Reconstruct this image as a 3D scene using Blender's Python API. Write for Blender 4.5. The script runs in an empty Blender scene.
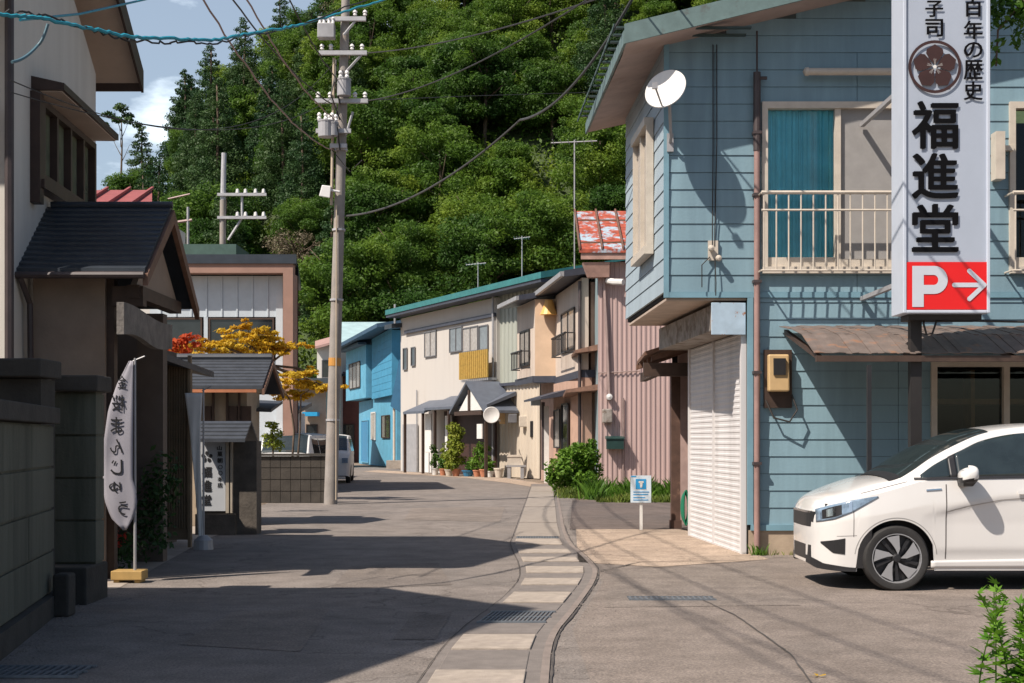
import bpy, bmesh, math, random
import numpy as np
from mathutils import Vector, Matrix
R = math.radians
random.seed(7)
scn = bpy.context.scene
C = scn.collection
YB = 17.3; F = 1422.0; HX = 512.0; HY = 440.0; EYE = 1.4
# ------------------------------------------------------------ camera, world, sun, exposure
cd = bpy.data.cameras.new('camera'); cam = bpy.data.objects.new('camera', cd); C.objects.link(cam)
cam.location = (0, 0, EYE); cam.rotation_euler = (R(90), 0, 0)
cd.sensor_width = 36; cd.lens = F / 1024 * 36; cd.shift_y = (HY - 341.5) / 1024
cd.clip_start = 0.1; cd.clip_end = 3000
scn.camera = cam
SUN = Vector((0.65, 0.50, -1.0)).normalized()      # travel direction of the sunlight
SUN_EL = math.asin(-SUN.z); SUN_AZ = math.atan2(-SUN.x, -SUN.y)
world = bpy.data.worlds.new('World'); scn.world = world; world.use_nodes = True
nt = world.node_tree; nt.nodes.clear()
def N(nt, t, **k):
    n = nt.nodes.new(t)
    for a, b in k.items():
        if a.startswith('i_'): n.inputs[a[2:].replace('_', ' ')].default_value = b
        else: setattr(n, a, b)
    return n
def Lk(nt, a, b): nt.links.new(a, b)
sky = N(nt, 'ShaderNodeTexSky', sky_type='NISHITA', sun_disc=False)
sky.sun_elevation = SUN_EL; sky.sun_rotation = SUN_AZ; sky.air_density = 1.0; sky.dust_density = 1.6; sky.ozone_density = 1.6
tc = N(nt, 'ShaderNodeTexCoord')
mp = N(nt, 'ShaderNodeMapping'); mp.inputs['Scale'].default_value = (1.0, 1.0, 2.6); mp.inputs['Location'].default_value = (0.35, 0.1, 0.42)
nz = N(nt, 'ShaderNodeTexNoise'); nz.inputs['Scale'].default_value = 5.0; nz.inputs['Detail'].default_value = 9; nz.inputs['Roughness'].default_value = .55
rp = N(nt, 'ShaderNodeValToRGB'); rp.color_ramp.elements[0].position = .53; rp.color_ramp.elements[1].position = .61; rp.color_ramp.elements[0].color = (.22, .22, .22, 1)
mx = N(nt, 'ShaderNodeMix', data_type='RGBA'); mx.inputs[7].default_value = (11, 12.6, 14, 1)
bg = N(nt, 'ShaderNodeBackground'); bg.inputs['Strength'].default_value = 0.08
wo = N(nt, 'ShaderNodeOutputWorld')
Lk(nt, tc.outputs['Generated'], mp.inputs['Vector']); Lk(nt, mp.outputs[0], nz.inputs['Vector']); Lk(nt, nz.outputs[0], rp.inputs[0])
sx = N(nt, 'ShaderNodeSeparateXYZ'); Lk(nt, tc.outputs['Generated'], sx.inputs[0])
mr = N(nt, 'ShaderNodeMapRange'); mr.inputs[1].default_value = .30; mr.inputs[2].default_value = .55; mr.inputs[3].default_value = 1; mr.inputs[4].default_value = 0; Lk(nt, sx.outputs[2], mr.inputs[0])
cm_ = N(nt, 'ShaderNodeMath', operation='MULTIPLY'); Lk(nt, rp.outputs[0], cm_.inputs[0]); Lk(nt, mr.outputs[0], cm_.inputs[1])
mr2 = N(nt, 'ShaderNodeMapRange'); mr2.inputs[1].default_value = .1; mr2.inputs[2].default_value = .6; Lk(nt, sx.outputs[1], mr2.inputs[0]); cm2 = N(nt, 'ShaderNodeMath', operation='MULTIPLY'); Lk(nt, cm_.outputs[0], cm2.inputs[0]); Lk(nt, mr2.outputs[0], cm2.inputs[1])
Lk(nt, cm2.outputs[0], mx.inputs[0]); Lk(nt, sky.outputs[0], mx.inputs[6]); Lk(nt, mx.outputs[2], bg.inputs['Color']); Lk(nt, bg.outputs[0], wo.inputs['Surface'])
sd = bpy.data.lights.new('sun', 'SUN'); sd.energy = 5.0; sd.angle = R(0.55); sd.color = (1.0, .90, .80)
so = bpy.data.objects.new('sun', sd); C.objects.link(so)
so.rotation_euler = SUN.to_track_quat('-Z', 'Y').to_euler(); so.location = (-20, -20, 40)
scn.view_settings.view_transform = 'Standard'; scn.view_settings.look = 'None'
scn.view_settings.gamma = 1; scn.view_settings.exposure = 0.38; scn.view_settings.use_curve_mapping = False
scn.cycles.max_bounces = 6; scn.cycles.transparent_max_bounces = 12

# ------------------------------------------------------------ helpers
def PX(px, py, Y): return Vector(((px - HX) / F * Y, Y, EYE - (py - HY) / F * Y))
def XX(px, Y): return (px - HX) / F * Y
def ZZ(py, Y): return EYE - (py - HY) / F * Y
def GY(py): return EYE * F / (py - HY)
def GP(px, py): Y = GY(py); return (XX(px, Y), Y)
ORG = {}
def tag(o, label=None, cat=None, group=None, kind=None):
    if label: o['label'] = label
    if cat: o['category'] = cat
    if group: o['group'] = group
    if kind: o['kind'] = kind
    return o
def thing(name, loc, label, cat, group=None):
    o = bpy.data.objects.new(name, None); C.objects.link(o); o.location = loc; o.empty_display_size = .2
    ORG[o.name] = Vector(loc); return tag(o, label, cat, group)
def frame(p0, p1, z=0.0):
    u = Vector((p1[0] - p0[0], p1[1] - p0[1], 0)); L = u.length; u.normalize()
    M = Matrix(((u.x, u.y, 0, p0[0]), (u.y, -u.x, 0, p0[1]), (0, 0, 1, z), (0, 0, 0, 1)))
    return M, L            # local coords (u along, v outward, w up)
class MB:
    def __init__(s, M=None): s.v = []; s.f = []; s.mi = []; s.M = M; s.cur = 0
    def av(s, pts):
        b = len(s.v)
        for p in pts:
            p = Vector(p)
            s.v.append(s.M @ p if s.M is not None else p)
        return b
    def face(s, *pts): b = s.av(pts); s.f.append(tuple(range(b, b + len(pts)))); s.mi.append(s.cur)
    def hexa(s, p):        # 8 points: bottom 4 loop, top 4 loop
        b = s.av(p)
        for q in ((0, 3, 2, 1), (4, 5, 6, 7), (0, 1, 5, 4), (1, 2, 6, 5), (2, 3, 7, 6), (3, 0, 4, 7)):
            s.f.append(tuple(b + i for i in q)); s.mi.append(s.cur)
        return s
    def box(s, a, b):
        x0, x1 = sorted((a[0], b[0])); y0, y1 = sorted((a[1], b[1])); z0, z1 = sorted((a[2], b[2]))
        return s.hexa([(x0, y0, z0), (x1, y0, z0), (x1, y1, z0), (x0, y1, z0), (x0, y0, z1), (x1, y0, z1), (x1, y1, z1), (x0, y1, z1)])
    def prism(s, poly, d):  # polygon (3-D points) extruded by vector d
        n = len(poly); d = Vector(d); b = s.av(list(poly) + [Vector(p) + d for p in poly])
        s.f.append(tuple(range(b + n - 1, b - 1, -1))); s.f.append(tuple(range(b + n, b + 2 * n))); s.mi += [s.cur] * 2
        for i in range(n):
            j = (i + 1) % n; s.f.append((b + i, b + j, b + n + j, b + n + i)); s.mi.append(s.cur)
        return s
    def tube(s, pts, r, n=8, r2=None, cap=True):
        pts = [Vector(p) for p in pts]; m = len(pts); rings = []
        for i, p in enumerate(pts):
            t = (pts[min(i + 1, m - 1)] - pts[max(i - 1, 0)]).normalized()
            a = t.orthogonal().normalized() if i == 0 else (rings[-1][1] - t * rings[-1][1].dot(t)).normalized()
            bb = t.cross(a); rr = r if r2 is None else r + (r2 - r) * i / (m - 1)
            b0 = s.av([p + (a * math.cos(k * 2 * math.pi / n) + bb * math.sin(k * 2 * math.pi / n)) * rr for k in range(n)])
            rings.append((b0, a))
        for i in range(m - 1):
            a0, b0 = rings[i][0], rings[i + 1][0]
            for k in range(n):
                q = (k + 1) % n; s.f.append((a0 + k, a0 + q, b0 + q, b0 + k)); s.mi.append(s.cur)
        if cap:
            s.f.append(tuple(rings[0][0] + k for k in range(n - 1, -1, -1))); s.f.append(tuple(rings[-1][0] + k for k in range(n))); s.mi += [s.cur] * 2
        return s
    def lathe(s, prof, c, axis='z', n=24):   # prof: (r, h)
        c = Vector(c); b0 = None
        rows = []
        for r, h in prof:
            pts = []
            for k in range(n):
                a = k * 2 * math.pi / n; x, y = r * math.cos(a), r * math.sin(a)
                pts.append(c + (Vector((x, y, h)) if axis == 'z' else Vector((x, h, y)) if axis == 'y' else Vector((h, x, y))))
            rows.append(s.av(pts))
        for i in range(len(rows) - 1):
            for k in range(n):
                q = (k + 1) % n; s.f.append((rows[i] + k, rows[i] + q, rows[i + 1] + q, rows[i + 1] + k)); s.mi.append(s.cur)
        return s
    def build(s, name, mat, parent=None, org=None, smooth=False, bevel=0, recalc=True, weld=None):
        o0 = ORG[parent.name] if parent is not None else (Vector(org) if org is not None else Vector((0, 0, 0)))
        me = bpy.data.meshes.new(name); me.from_pydata([tuple(p - o0) for p in s.v], [], s.f)
        for m in (mat if isinstance(mat, (list, tuple)) else [mat]): me.materials.append(m)
        if any(s.mi): me.polygons.foreach_set('material_index', s.mi)
        if smooth if weld is None else weld:
            bm = bmesh.new(); bm.from_mesh(me); bmesh.ops.remove_doubles(bm, verts=bm.verts, dist=2e-5); bm.to_mesh(me); bm.free()
        if recalc:
            bm = bmesh.new(); bm.from_mesh(me); bmesh.ops.recalc_face_normals(bm, faces=bm.faces); bm.to_mesh(me); bm.free()
        if smooth: me.polygons.foreach_set('use_smooth', [True] * len(me.polygons))
        o = bpy.data.objects.new(name, me); C.objects.link(o)
        if parent is not None: o.parent = parent
        else: o.location = o0
        ORG[o.name] = o0
        if bevel:
            m = o.modifiers.new('bevel', 'BEVEL'); m.width = bevel; m.segments = 2; m.limit_method = 'ANGLE'
        if smooth:
            m = o.modifiers.new('split', 'EDGE_SPLIT'); m.split_angle = R(40)
        return o
def holes_sub(u0, u1, hs):
    iv = [(u0, u1)]
    for a, b in hs:
        nv = []
        for p, q in iv:
            if b <= p or a >= q: nv.append((p, q)); continue
            if a > p: nv.append((p, a))
            if b < q: nv.append((b, q))
        iv = nv
    return iv
def siding(M, u0, u1, w0, w1, pitch=.208, holes=(), joints=()):
    mb = MB(M); w = w0
    k = 0
    while w < w1 - .01:
        t = min(w + pitch, w1)
        cuts = set([w, t])
        for h in holes:
            for z in (h[2], h[3]):
                if w < z < t: cuts.add(z)
        cuts = sorted(cuts)
        for a, b in zip(cuts, cuts[1:]):
            mid = (a + b) / 2
            fa = .014 - .011 * (a - w) / pitch; fb = .014 - .011 * (b - w) / pitch
            if b == t: b = t - .004
            for p, q in holes_sub(u0, u1, [(h[0], h[1]) for h in holes if h[2] < mid < h[3]]):
                js = [p] + [j for j in joints if p < j < q] + [q]
                for g, h2 in zip(js, js[1:]):
                    if h2 < q: h2 -= .006
                    mb.hexa([(g, fa, a), (h2, fa, a), (h2, -.02, a), (g, -.02, a), (g, fb, b), (h2, fb, b), (h2, -.02, b), (g, -.02, b)])
        w = t; k += 1
    return mb
def ribbed(M, u0, u1, w0, w1, pitch=.125, d=.02, horiz=False, v0=0.0, mb=None):
    mb = mb or MB(M); prof = []; a, b = (w0, w1) if horiz else (u0, u1); p = a
    while p < b - 1e-4:
        for fr, dd in ((0, 0), (.45, 0), (.55, d), (.9, d), (1.0, 0)):
            q = p + fr * pitch
            if q <= b and (fr < 1): prof.append((q, v0 + dd))
        p += pitch
    prof.append((b, v0))
    for (p, pv), (q, qv) in zip(prof, prof[1:]):
        if horiz: mb.face((u0, pv, p), (u1, pv, p), (u1, qv, q), (u0, qv, q))
        else: mb.face((p, pv, w0), (q, qv, w0), (q, qv, w1), (p, pv, w1))
    return mb
_fcache = {}
def glyph(ch, bold=0.0):
    k = (ch, bold)
    if k not in _fcache:
        cu = bpy.data.curves.new('glyph', 'FONT'); cu.body = ch; cu.size = 1; cu.resolution_u = 3; cu.offset = bold; cu.fill_mode = 'FRONT'
        o = bpy.data.objects.new('glyph', cu); C.objects.link(o); bpy.context.view_layer.update()
        me = bpy.data.meshes.new_from_object(o.evaluated_get(bpy.context.evaluated_depsgraph_get()))
        vs = [(v.co.x, v.co.y) for v in me.vertices]; fs = [tuple(p.vertices) for p in me.polygons]
        bpy.data.objects.remove(o); bpy.data.curves.remove(cu); bpy.data.meshes.remove(me)
        if vs:
            xs = [v[0] for v in vs]; ys = [v[1] for v in vs]
            x0, x1, y0, y1 = min(xs), max(xs), min(ys), max(ys)
            vs = [((x - x0) / max(x1 - x0, 1e-5) - .5, (y - y0) / max(y1 - y0, 1e-5) - .5) for x, y in vs]
        _fcache[k] = (vs, fs)
    return _fcache[k]
def put_glyph(mb, ch, fn, w, h, bold=0.0):   # fn maps (a,b) in metres from the glyph centre to a 3-D point
    vs, fs = glyph(ch, 0.0); d = bold * .5; sh = [(0, 0)] if bold == 0 else [(0, 0), (d, 0), (-d, 0), (0, d * .7), (0, -d * .7), (d, d * .6), (-d, -d * .6)]
    for k, (dx, dy) in enumerate(sh):
        P = [fn(x * w * (1 - bold) + dx * w, y * h * (1 - bold) + dy * h) for x, y in vs]; b = mb.av([Vector((p.x, p.y - k * .0004, p.z)) for p in P])
        for f in fs: mb.f.append(tuple(b + i for i in f)); mb.mi.append(mb.cur)

# ------------------------------------------------------------ materials
MATS = {}
def mat(name, col, rough=.7, var=.25, scale=3.0, bump=.0, bscale=60., metal=0., col2=None, thr=(.45, .65), scale2=1.5, spec=.5, streak=False, coat=0.):
    m = bpy.data.materials.new(name); m.use_nodes = True; t = m.node_tree; t.nodes.clear()
    out = N(t, 'ShaderNodeOutputMaterial'); p = N(t, 'ShaderNodeBsdfPrincipled')
    p.inputs['Roughness'].default_value = rough; p.inputs['Metallic'].default_value = metal; p.inputs['Specular IOR Level'].default_value = spec
    p.inputs['Coat Weight'].default_value = coat
    Lk(t, p.outputs[0], out.inputs[0]); tc = N(t, 'ShaderNodeTexCoord')
    mp = N(t, 'ShaderNodeMapping'); Lk(t, tc.outputs['Object'], mp.inputs[0])
    if streak: mp.inputs['Scale'].default_value = (1, 1, .12)
    n = N(t, 'ShaderNodeTexNoise'); n.inputs['Scale'].default_value = scale; n.inputs['Detail'].default_value = 7; n.inputs['Roughness'].default_value = .62
    Lk(t, mp.outputs[0], n.inputs['Vector'])
    r = N(t, 'ShaderNodeValToRGB'); e = r.color_ramp.elements
    e[0].position = .3; e[1].position = .7
    e[0].color = tuple(c * (1 - var) for c in col) + (1,); e[1].color = tuple(min(1, c * (1 + var * .8)) for c in col) + (1,)
    Lk(t, n.outputs[0], r.inputs[0]); last = r.outputs[0]
    if col2:
        n2 = N(t, 'ShaderNodeTexNoise'); n2.inputs['Scale'].default_value = scale2; n2.inputs['Detail'].default_value = 8; n2.inputs['Roughness'].default_value = .65
        Lk(t, mp.outputs[0], n2.inputs['Vector'])
        r2 = N(t, 'ShaderNodeValToRGB'); r2.color_ramp.elements[0].position = thr[0]; r2.color_ramp.elements[1].position = thr[1]
        Lk(t, n2.outputs[0], r2.inputs[0]); x = N(t, 'ShaderNodeMix', data_type='RGBA'); x.inputs[7].default_value = tuple(col2) + (1,)
        Lk(t, r2.outputs[0], x.inputs[0]); Lk(t, last, x.inputs[6]); last = x.outputs[2]
    Lk(t, last, p.inputs['Base Color'])
    if bump:
        nb = N(t, 'ShaderNodeTexNoise'); nb.inputs['Scale'].default_value = bscale; nb.inputs['Detail'].default_value = 4
        Lk(t, tc.outputs['Object'], nb.inputs['Vector']); b = N(t, 'ShaderNodeBump'); b.inputs['Strength'].default_value = bump; b.inputs['Distance'].default_value = .02
        Lk(t, nb.outputs[0], b.inputs['Height']); Lk(t, b.outputs[0], p.inputs['Normal'])
    MATS[name] = m; return m
def ground_mat(name, col, patch, agg=55., crack=True, cscale=.35, var=.18):
    m = mat(name, col, .88, var, .7, .35, 130., col2=patch, thr=(.5, .62), scale2=.45)
    t = m.node_tree; p = next(n for n in t.nodes if n.type == 'BSDF_PRINCIPLED'); tc = next(n for n in t.nodes if n.type == 'TEX_COORD')
    src = p.inputs['Base Color'].links[0].from_socket
    n = N(t, 'ShaderNodeTexNoise'); n.inputs['Scale'].default_value = agg; n.inputs['Detail'].default_value = 3; n.inputs['Roughness'].default_value = .8
    Lk(t, tc.outputs['Object'], n.inputs['Vector']); r = N(t, 'ShaderNodeValToRGB'); r.color_ramp.elements[0].position = .3; r.color_ramp.elements[1].position = .72
    r.color_ramp.elements[0].color = (.42, .42, .43, 1); r.color_ramp.elements[1].color = (1.5, 1.47, 1.42, 1); Lk(t, n.outputs[0], r.inputs[0])
    x = N(t, 'ShaderNodeMix', data_type='RGBA', blend_type='MULTIPLY'); x.inputs[0].default_value = 1; Lk(t, src, x.inputs[6]); Lk(t, r.outputs[0], x.inputs[7]); last = x.outputs[2]
    n4 = N(t, 'ShaderNodeTexNoise'); n4.inputs['Scale'].default_value = 2.6; n4.inputs['Detail'].default_value = 9; n4.inputs['Roughness'].default_value = .72; Lk(t, tc.outputs['Object'], n4.inputs['Vector'])
    r4 = N(t, 'ShaderNodeValToRGB'); r4.color_ramp.elements[0].position = .33; r4.color_ramp.elements[1].position = .6; r4.color_ramp.elements[0].color = (.72, .71, .70, 1); r4.color_ramp.elements[1].color = (1.08, 1.08, 1.08, 1); Lk(t, n4.outputs[0], r4.inputs[0])
    x4 = N(t, 'ShaderNodeMix', data_type='RGBA', blend_type='MULTIPLY'); x4.inputs[0].default_value = 1; Lk(t, last, x4.inputs[6]); Lk(t, r4.outputs[0], x4.inputs[7]); last = x4.outputs[2]
    if crack:
        wn = N(t, 'ShaderNodeTexNoise'); wn.inputs['Scale'].default_value = 1.6; wn.inputs['Detail'].default_value = 5; Lk(t, tc.outputs['Object'], wn.inputs['Vector'])
        ad = N(t, 'ShaderNodeMix', data_type='RGBA', blend_type='LINEAR_LIGHT'); ad.inputs[0].default_value = .45; Lk(t, tc.outputs['Object'], ad.inputs[6]); Lk(t, wn.outputs['Color'], ad.inputs[7])
        v = N(t, 'ShaderNodeTexVoronoi', feature='DISTANCE_TO_EDGE'); v.inputs['Scale'].default_value = cscale; Lk(t, ad.outputs[2], v.inputs['Vector'])
        r3 = N(t, 'ShaderNodeValToRGB'); r3.color_ramp.elements[0].position = .0; r3.color_ramp.elements[1].position = .006
        r3.color_ramp.elements[0].color = (.45, .43, .42, 1); r3.color_ramp.elements[1].color = (1, 1, 1, 1); Lk(t, v.outputs[0], r3.inputs[0])
        y = N(t, 'ShaderNodeMix', data_type='RGBA', blend_type='MULTIPLY'); y.inputs[0].default_value = .8; Lk(t, last, y.inputs[6]); Lk(t, r3.outputs[0], y.inputs[7]); last = y.outputs[2]
    Lk(t, last, p.inputs['Base Color']); return m
def leaf_mat(name, c0, c1, c2, trans=.35, scale=.5, objrand=True):
    m = bpy.data.materials.new(name); m.use_nodes = True; t = m.node_tree; t.nodes.clear()
    out = N(t, 'ShaderNodeOutputMaterial'); tc = N(t, 'ShaderNodeTexCoord')
    n = N(t, 'ShaderNodeTexNoise'); n.inputs['Scale'].default_value = scale; n.inputs['Detail'].default_value = 4; Lk(t, tc.outputs['Object'], n.inputs['Vector'])
    r = N(t, 'ShaderNodeValToRGB'); e = r.color_ramp.elements; e[0].position = .3; e[0].color = c0 + (1,); e[1].position = .72; e[1].color = c2 + (1,); q = e.new(.5); q.color = c1 + (1,)
    if objrand:
        oi = N(t, 'ShaderNodeObjectInfo'); a = N(t, 'ShaderNodeMath', operation='MULTIPLY_ADD'); a.inputs[1].default_value = .34; a.inputs[2].default_value = -.17
        Lk(t, oi.outputs['Random'], a.inputs[0]); s = N(t, 'ShaderNodeMath', operation='ADD'); Lk(t, a.outputs[0], s.inputs[0]); Lk(t, n.outputs[0], s.inputs[1]); Lk(t, s.outputs[0], r.inputs[0])
    else: Lk(t, n.outputs[0], r.inputs[0])
    p = N(t, 'ShaderNodeBsdfPrincipled'); p.inputs['Roughness'].default_value = .55; p.inputs['Specular IOR Level'].default_value = .3; Lk(t, r.outputs[0], p.inputs['Base Color'])
    tr = N(t, 'ShaderNodeBsdfTranslucent'); Lk(t, r.outputs[0], tr.inputs[0]); ms = N(t, 'ShaderNodeMixShader'); ms.inputs[0].default_value = trans
    Lk(t, p.outputs[0], ms.inputs[1]); Lk(t, tr.outputs[0], ms.inputs[2]); Lk(t, ms.outputs[0], out.inputs[0]); MATS[name] = m; return m
def glass_mat(name, tint=(.9, .95, .95), k=.12):
    m = bpy.data.materials.new(name); m.use_nodes = True; t = m.node_tree; t.nodes.clear(); out = N(t, 'ShaderNodeOutputMaterial')
    g = N(t, 'ShaderNodeBsdfGlossy'); g.inputs['Roughness'].default_value = .02; tr = N(t, 'ShaderNodeBsdfTransparent'); tr.inputs[0].default_value = tint + (1,)
    lw = N(t, 'ShaderNodeFresnel'); lw.inputs[0].default_value = 1.5; a = N(t, 'ShaderNodeMath', operation='ADD'); a.inputs[1].default_value = k; Lk(t, lw.outputs[0], a.inputs[0])
    ms = N(t, 'ShaderNodeMixShader'); Lk(t, a.outputs[0], ms.inputs[0]); Lk(t, tr.outputs[0], ms.inputs[1]); Lk(t, g.outputs[0], ms.inputs[2]); Lk(t, ms.outputs[0], out.inputs[0]); MATS[name] = m; return m
ASPH = ground_mat('road_asphalt', (.225, .198, .178), (.190, .170, .155))
ASPH2 = ground_mat('yard_asphalt', (.230, .194, .168), (.200, .171, .150), cscale=.22)
ASPHD = ground_mat('dark_asphalt', (.15, .12, .105), (.12, .10, .09), crack=False)
DIRT = ground_mat('dirt', (.26, .20, .15), (.20, .16, .12), agg=40, crack=False)
CONC_W = ground_mat('warm_concrete', (.42, .33, .255), (.35, .275, .215), agg=60, cscale=.3)
CONC = mat('concrete', (.36, .31, .26), .85, .25, 4, .3, 80, col2=(.24, .21, .18), thr=(.5, .75))
CONC_L = mat('light_concrete_lid', (.37, .315, .26), .85, .25, 6, .3, 90, col2=(.28, .24, .205), thr=(.5, .7), scale2=4)
CONC_D = mat('grey_concrete_lid', (.185, .162, .145), .88, .2, 6, .35, 90)
STEEL = mat('galvanised_grating', (.17, .19, .21), .5, .2, 20, metal=.3)
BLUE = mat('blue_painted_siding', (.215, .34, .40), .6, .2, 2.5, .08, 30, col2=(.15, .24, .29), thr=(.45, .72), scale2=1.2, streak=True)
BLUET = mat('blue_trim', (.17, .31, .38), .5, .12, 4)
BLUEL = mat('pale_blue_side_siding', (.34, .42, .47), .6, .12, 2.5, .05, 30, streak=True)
CREAM = mat('cream_window_frame', (.56, .50, .42), .5, .12, 6)
WHITE = mat('white_paint', (.72, .71, .68), .45, .08, 5)
SOFF = mat('soffit_board', (.45, .36, .29), .7, .18, 3)
SOFFP = mat('plaster_soffit', (.50, .40, .33), .8, .12, 2)
BROWN = mat('dark_brown_wood', (.055, .032, .022), .6, .3, 8)
BROWN2 = mat('brown_wood', (.16, .085, .055), .6, .3, 8)
PIPE = mat('downpipe_brown', (.30, .19, .17), .5, .25, 4)
PIPED = mat('downpipe_dark', (.06, .045, .045), .5, .2, 6)
SHUT = mat('shutter_paint', (.62, .605, .60), .55, .12, 3, col2=(.50, .46, .44), thr=(.55, .8), scale2=2, streak=True)
WEATH = mat('weathered_metal', (.30, .27, .24), .7, .35, 8, col2=(.16, .12, .09), thr=(.5, .6), scale2=5)
RUSTW = mat('rust_on_pale_blue', (.40, .52, .62), .6, .15, 5, col2=(.35, .13, .04), thr=(.60, .63), scale2=6)
RUST = mat('rusted_red_roof', (.36, .075, .04), .65, .5, 6, col2=(.34, .45, .52), thr=(.50, .58), scale2=2.6)
AWN = mat('brown_awning_sheet', (.145, .115, .10), .6, .3, 5, .2, 30, col2=(.26, .13, .07), thr=(.55, .68), scale2=4)
BLACK = mat('black_plastic', (.02, .02, .022), .45, .2, 6)
DARK = mat('dark_interior', (.012, .010, .009), .9, .3, 3)
GLASS = glass_mat('window_glass', (.9, .95, .95), .0)
DGLASS = mat('dark_glass', (.025, .03, .032), .06, .3, 2, spec=.8)
GGLASS = mat('grey_curtain_glass', (.17, .19, .20), .12, .25, 5, spec=.8)
PGLASS = mat('pale_curtain_glass', (.36, .33, .30), .2, .25, 8, spec=.6)
SCREEN = mat('grey_screen', (.30, .29, .28), .8, .1, 5)
CURT = mat('turquoise_curtain', (.22, .70, .82), .85, .15, 3)
PLAST = mat('white_plaster', (.62, .60, .55), .85, .1, 2, .1, 60, col2=(.5, .47, .42), thr=(.5, .8), scale2=.8, streak=True)
PLASTB = mat('beige_plaster', (.29, .225, .175), .85, .14, 3, .2, 50)
ROOFD = mat('dark_metal_roof', (.045, .055, .068), .38, .2, 3, metal=.25)
TILE = mat('grey_roof_tile', (.045, .052, .064), .6, .25, 6)
FASC = mat('brown_fascia', (.05, .03, .024), .5, .25, 5)
GREYM = mat('grey_metal', (.36, .36, .37), .5, .15, 5, metal=.2)
POLEC = mat('pole_concrete', (.29, .265, .24), .8, .2, 3, .2, 40, col2=(.30, .25, .21), thr=(.5, .7), scale2=2)
POLES = mat('pole_steel', (.45, .45, .46), .5, .15, 5, metal=.3)
CERAM = mat('porcelain', (.75, .74, .72), .3, .05, 5)
WIRE = mat('black_wire', (.025, .022, .02), .6, .2, 5)
TEAL = mat('teal_cable_sleeve', (.02, .28, .38), .5, .2, 8)
BARK = mat('bark', (.12, .085, .06), .9, .35, 6, .5, 25)
BLOCK = mat('mossy_concrete_block', (.135, .138, .105), .9, .4, 1.5, .3, 50, col2=(.07, .075, .055), thr=(.45, .65), scale2=3, streak=True)
BLOCKD = mat('dark_block_cap', (.055, .05, .043), .9, .3, 4, .3, 40)
HILL = mat('hill_soil', (.05, .075, .025), .95, .4, .5)
LEAFB = leaf_mat('broadleaf_leaves', (.045, .108, .018), (.105, .195, .024), (.215, .300, .034), .48, .22)
LEAFC = leaf_mat('cedar_leaves', (.022, .062, .022), (.042, .092, .026), (.07, .125, .035), .3, .4)
LEAFG = leaf_mat('bright_leaves', (.05, .12, .012), (.09, .19, .018), (.15, .27, .03), .35, 3)
LEAFY = leaf_mat('yellow_green_leaves', (.11, .17, .02), (.22, .27, .03), (.32, .34, .05), .35, 3, False)
LEAFO = leaf_mat('maple_leaves', (.46, .22, .015), (.62, .40, .025), (.66, .52, .07), .4, 1.2, False)
LEAFR = leaf_mat('red_maple_leaves', (.45, .05, .015), (.55, .09, .02), (.60, .16, .03), .4, 2, False)
GRASS = leaf_mat('grass_blades', (.07, .12, .015), (.13, .18, .03), (.22, .24, .05), .3, 3, False)

# ------------------------------------------------------------ ground, road, yards
def sheet(name, pts, z, m, kind='structure', sub=0):
    mb = MB(); mb.face(*[(x, y, z) for x, y in pts]); o = mb.build(name, m); tag(o, kind=kind); return o
sheet('ground', [(-900, -60), (900, -60), (900, 1800), (-900, 1800)], -.03, DIRT)
sheet('road', [(-4.6, -6), (1.2, -6), (.95, 8), (.9, 12), (1.3, 15), (1.3, 22), (1.5, 34), (1.2, 44), (-.4, 55), (-5.0, 67), (-9.5, 80), (-16, 84), (-9, 55), (-6, 45), (-5.5, 33), (-5.0, 24), (-5.2, 14), (-4.8, 8)], 0, ASPH)
sheet('yard', [(.5, -6), (14, -6), (14, 17.5), (3.2, 17.4), (.9, 17.4), (.9, 14), (.45, 10.5)], .004, ASPH2)
sheet('driveway', [(.75, 16.2), (1.6, 15.6), (3.0, 16.6), (2.9, 20.9), (2.6, 22.2), (1.0, 22.2)], .008, CONC_W)
sheet('side_lot', [(.9, 22.2), (4, 22.2), (4.2, 33), (1.4, 33)], .008, ASPHD)
sheet('pavement', [(-6.2, 66), (-2.2, 56.6), (-.2, 52), (.9, 46), (1.5, 42), (2.2, 40), (1.2, 39), (-.1, 46), (-1.6, 52), (-6.6, 63)], .006, CONC_W)
sheet('footpath', [(-6, 13.2), (-3.7, 13.3), (-4.3, 20), (-4.4, 23), (-7, 23)], .004, CONC)

# drain along the road: a strip of concrete lids
LE = [(415, 690), (452, 636), (505, 599), (525, 574), (510, 545), (513, 538), (527, 499), (532, 484)]
RE = [(548, 690), (552, 638), (574, 613), (601, 574), (590, 560), (566, 540), (561, 507), (555, 484)]
def chaikin(P):
    for _ in range(2):
        Q = [P[0]]
        for a, b in zip(P, P[1:]): Q += [(a[0] * .75 + b[0] * .25, a[1] * .75 + b[1] * .25), (a[0] * .25 + b[0] * .75, a[1] * .25 + b[1] * .75)]
        P = Q + [P[-1]]
    return P
LE = chaikin([GP(*p) for p in LE]); RE = chaikin([GP(*p) for p in RE])
def edge_at(E, Y):
    ys = [p[1] for p in E]; xs = [p[0] for p in E]; return float(np.interp(Y, ys, xs))
base = MB(); pts = LE + RE[::-1]
base.prism([(x, y, -.02) for x, y in pts], (0, 0, .028)); tag(base.build('drain_channel', CONC_D), kind='structure')
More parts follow.
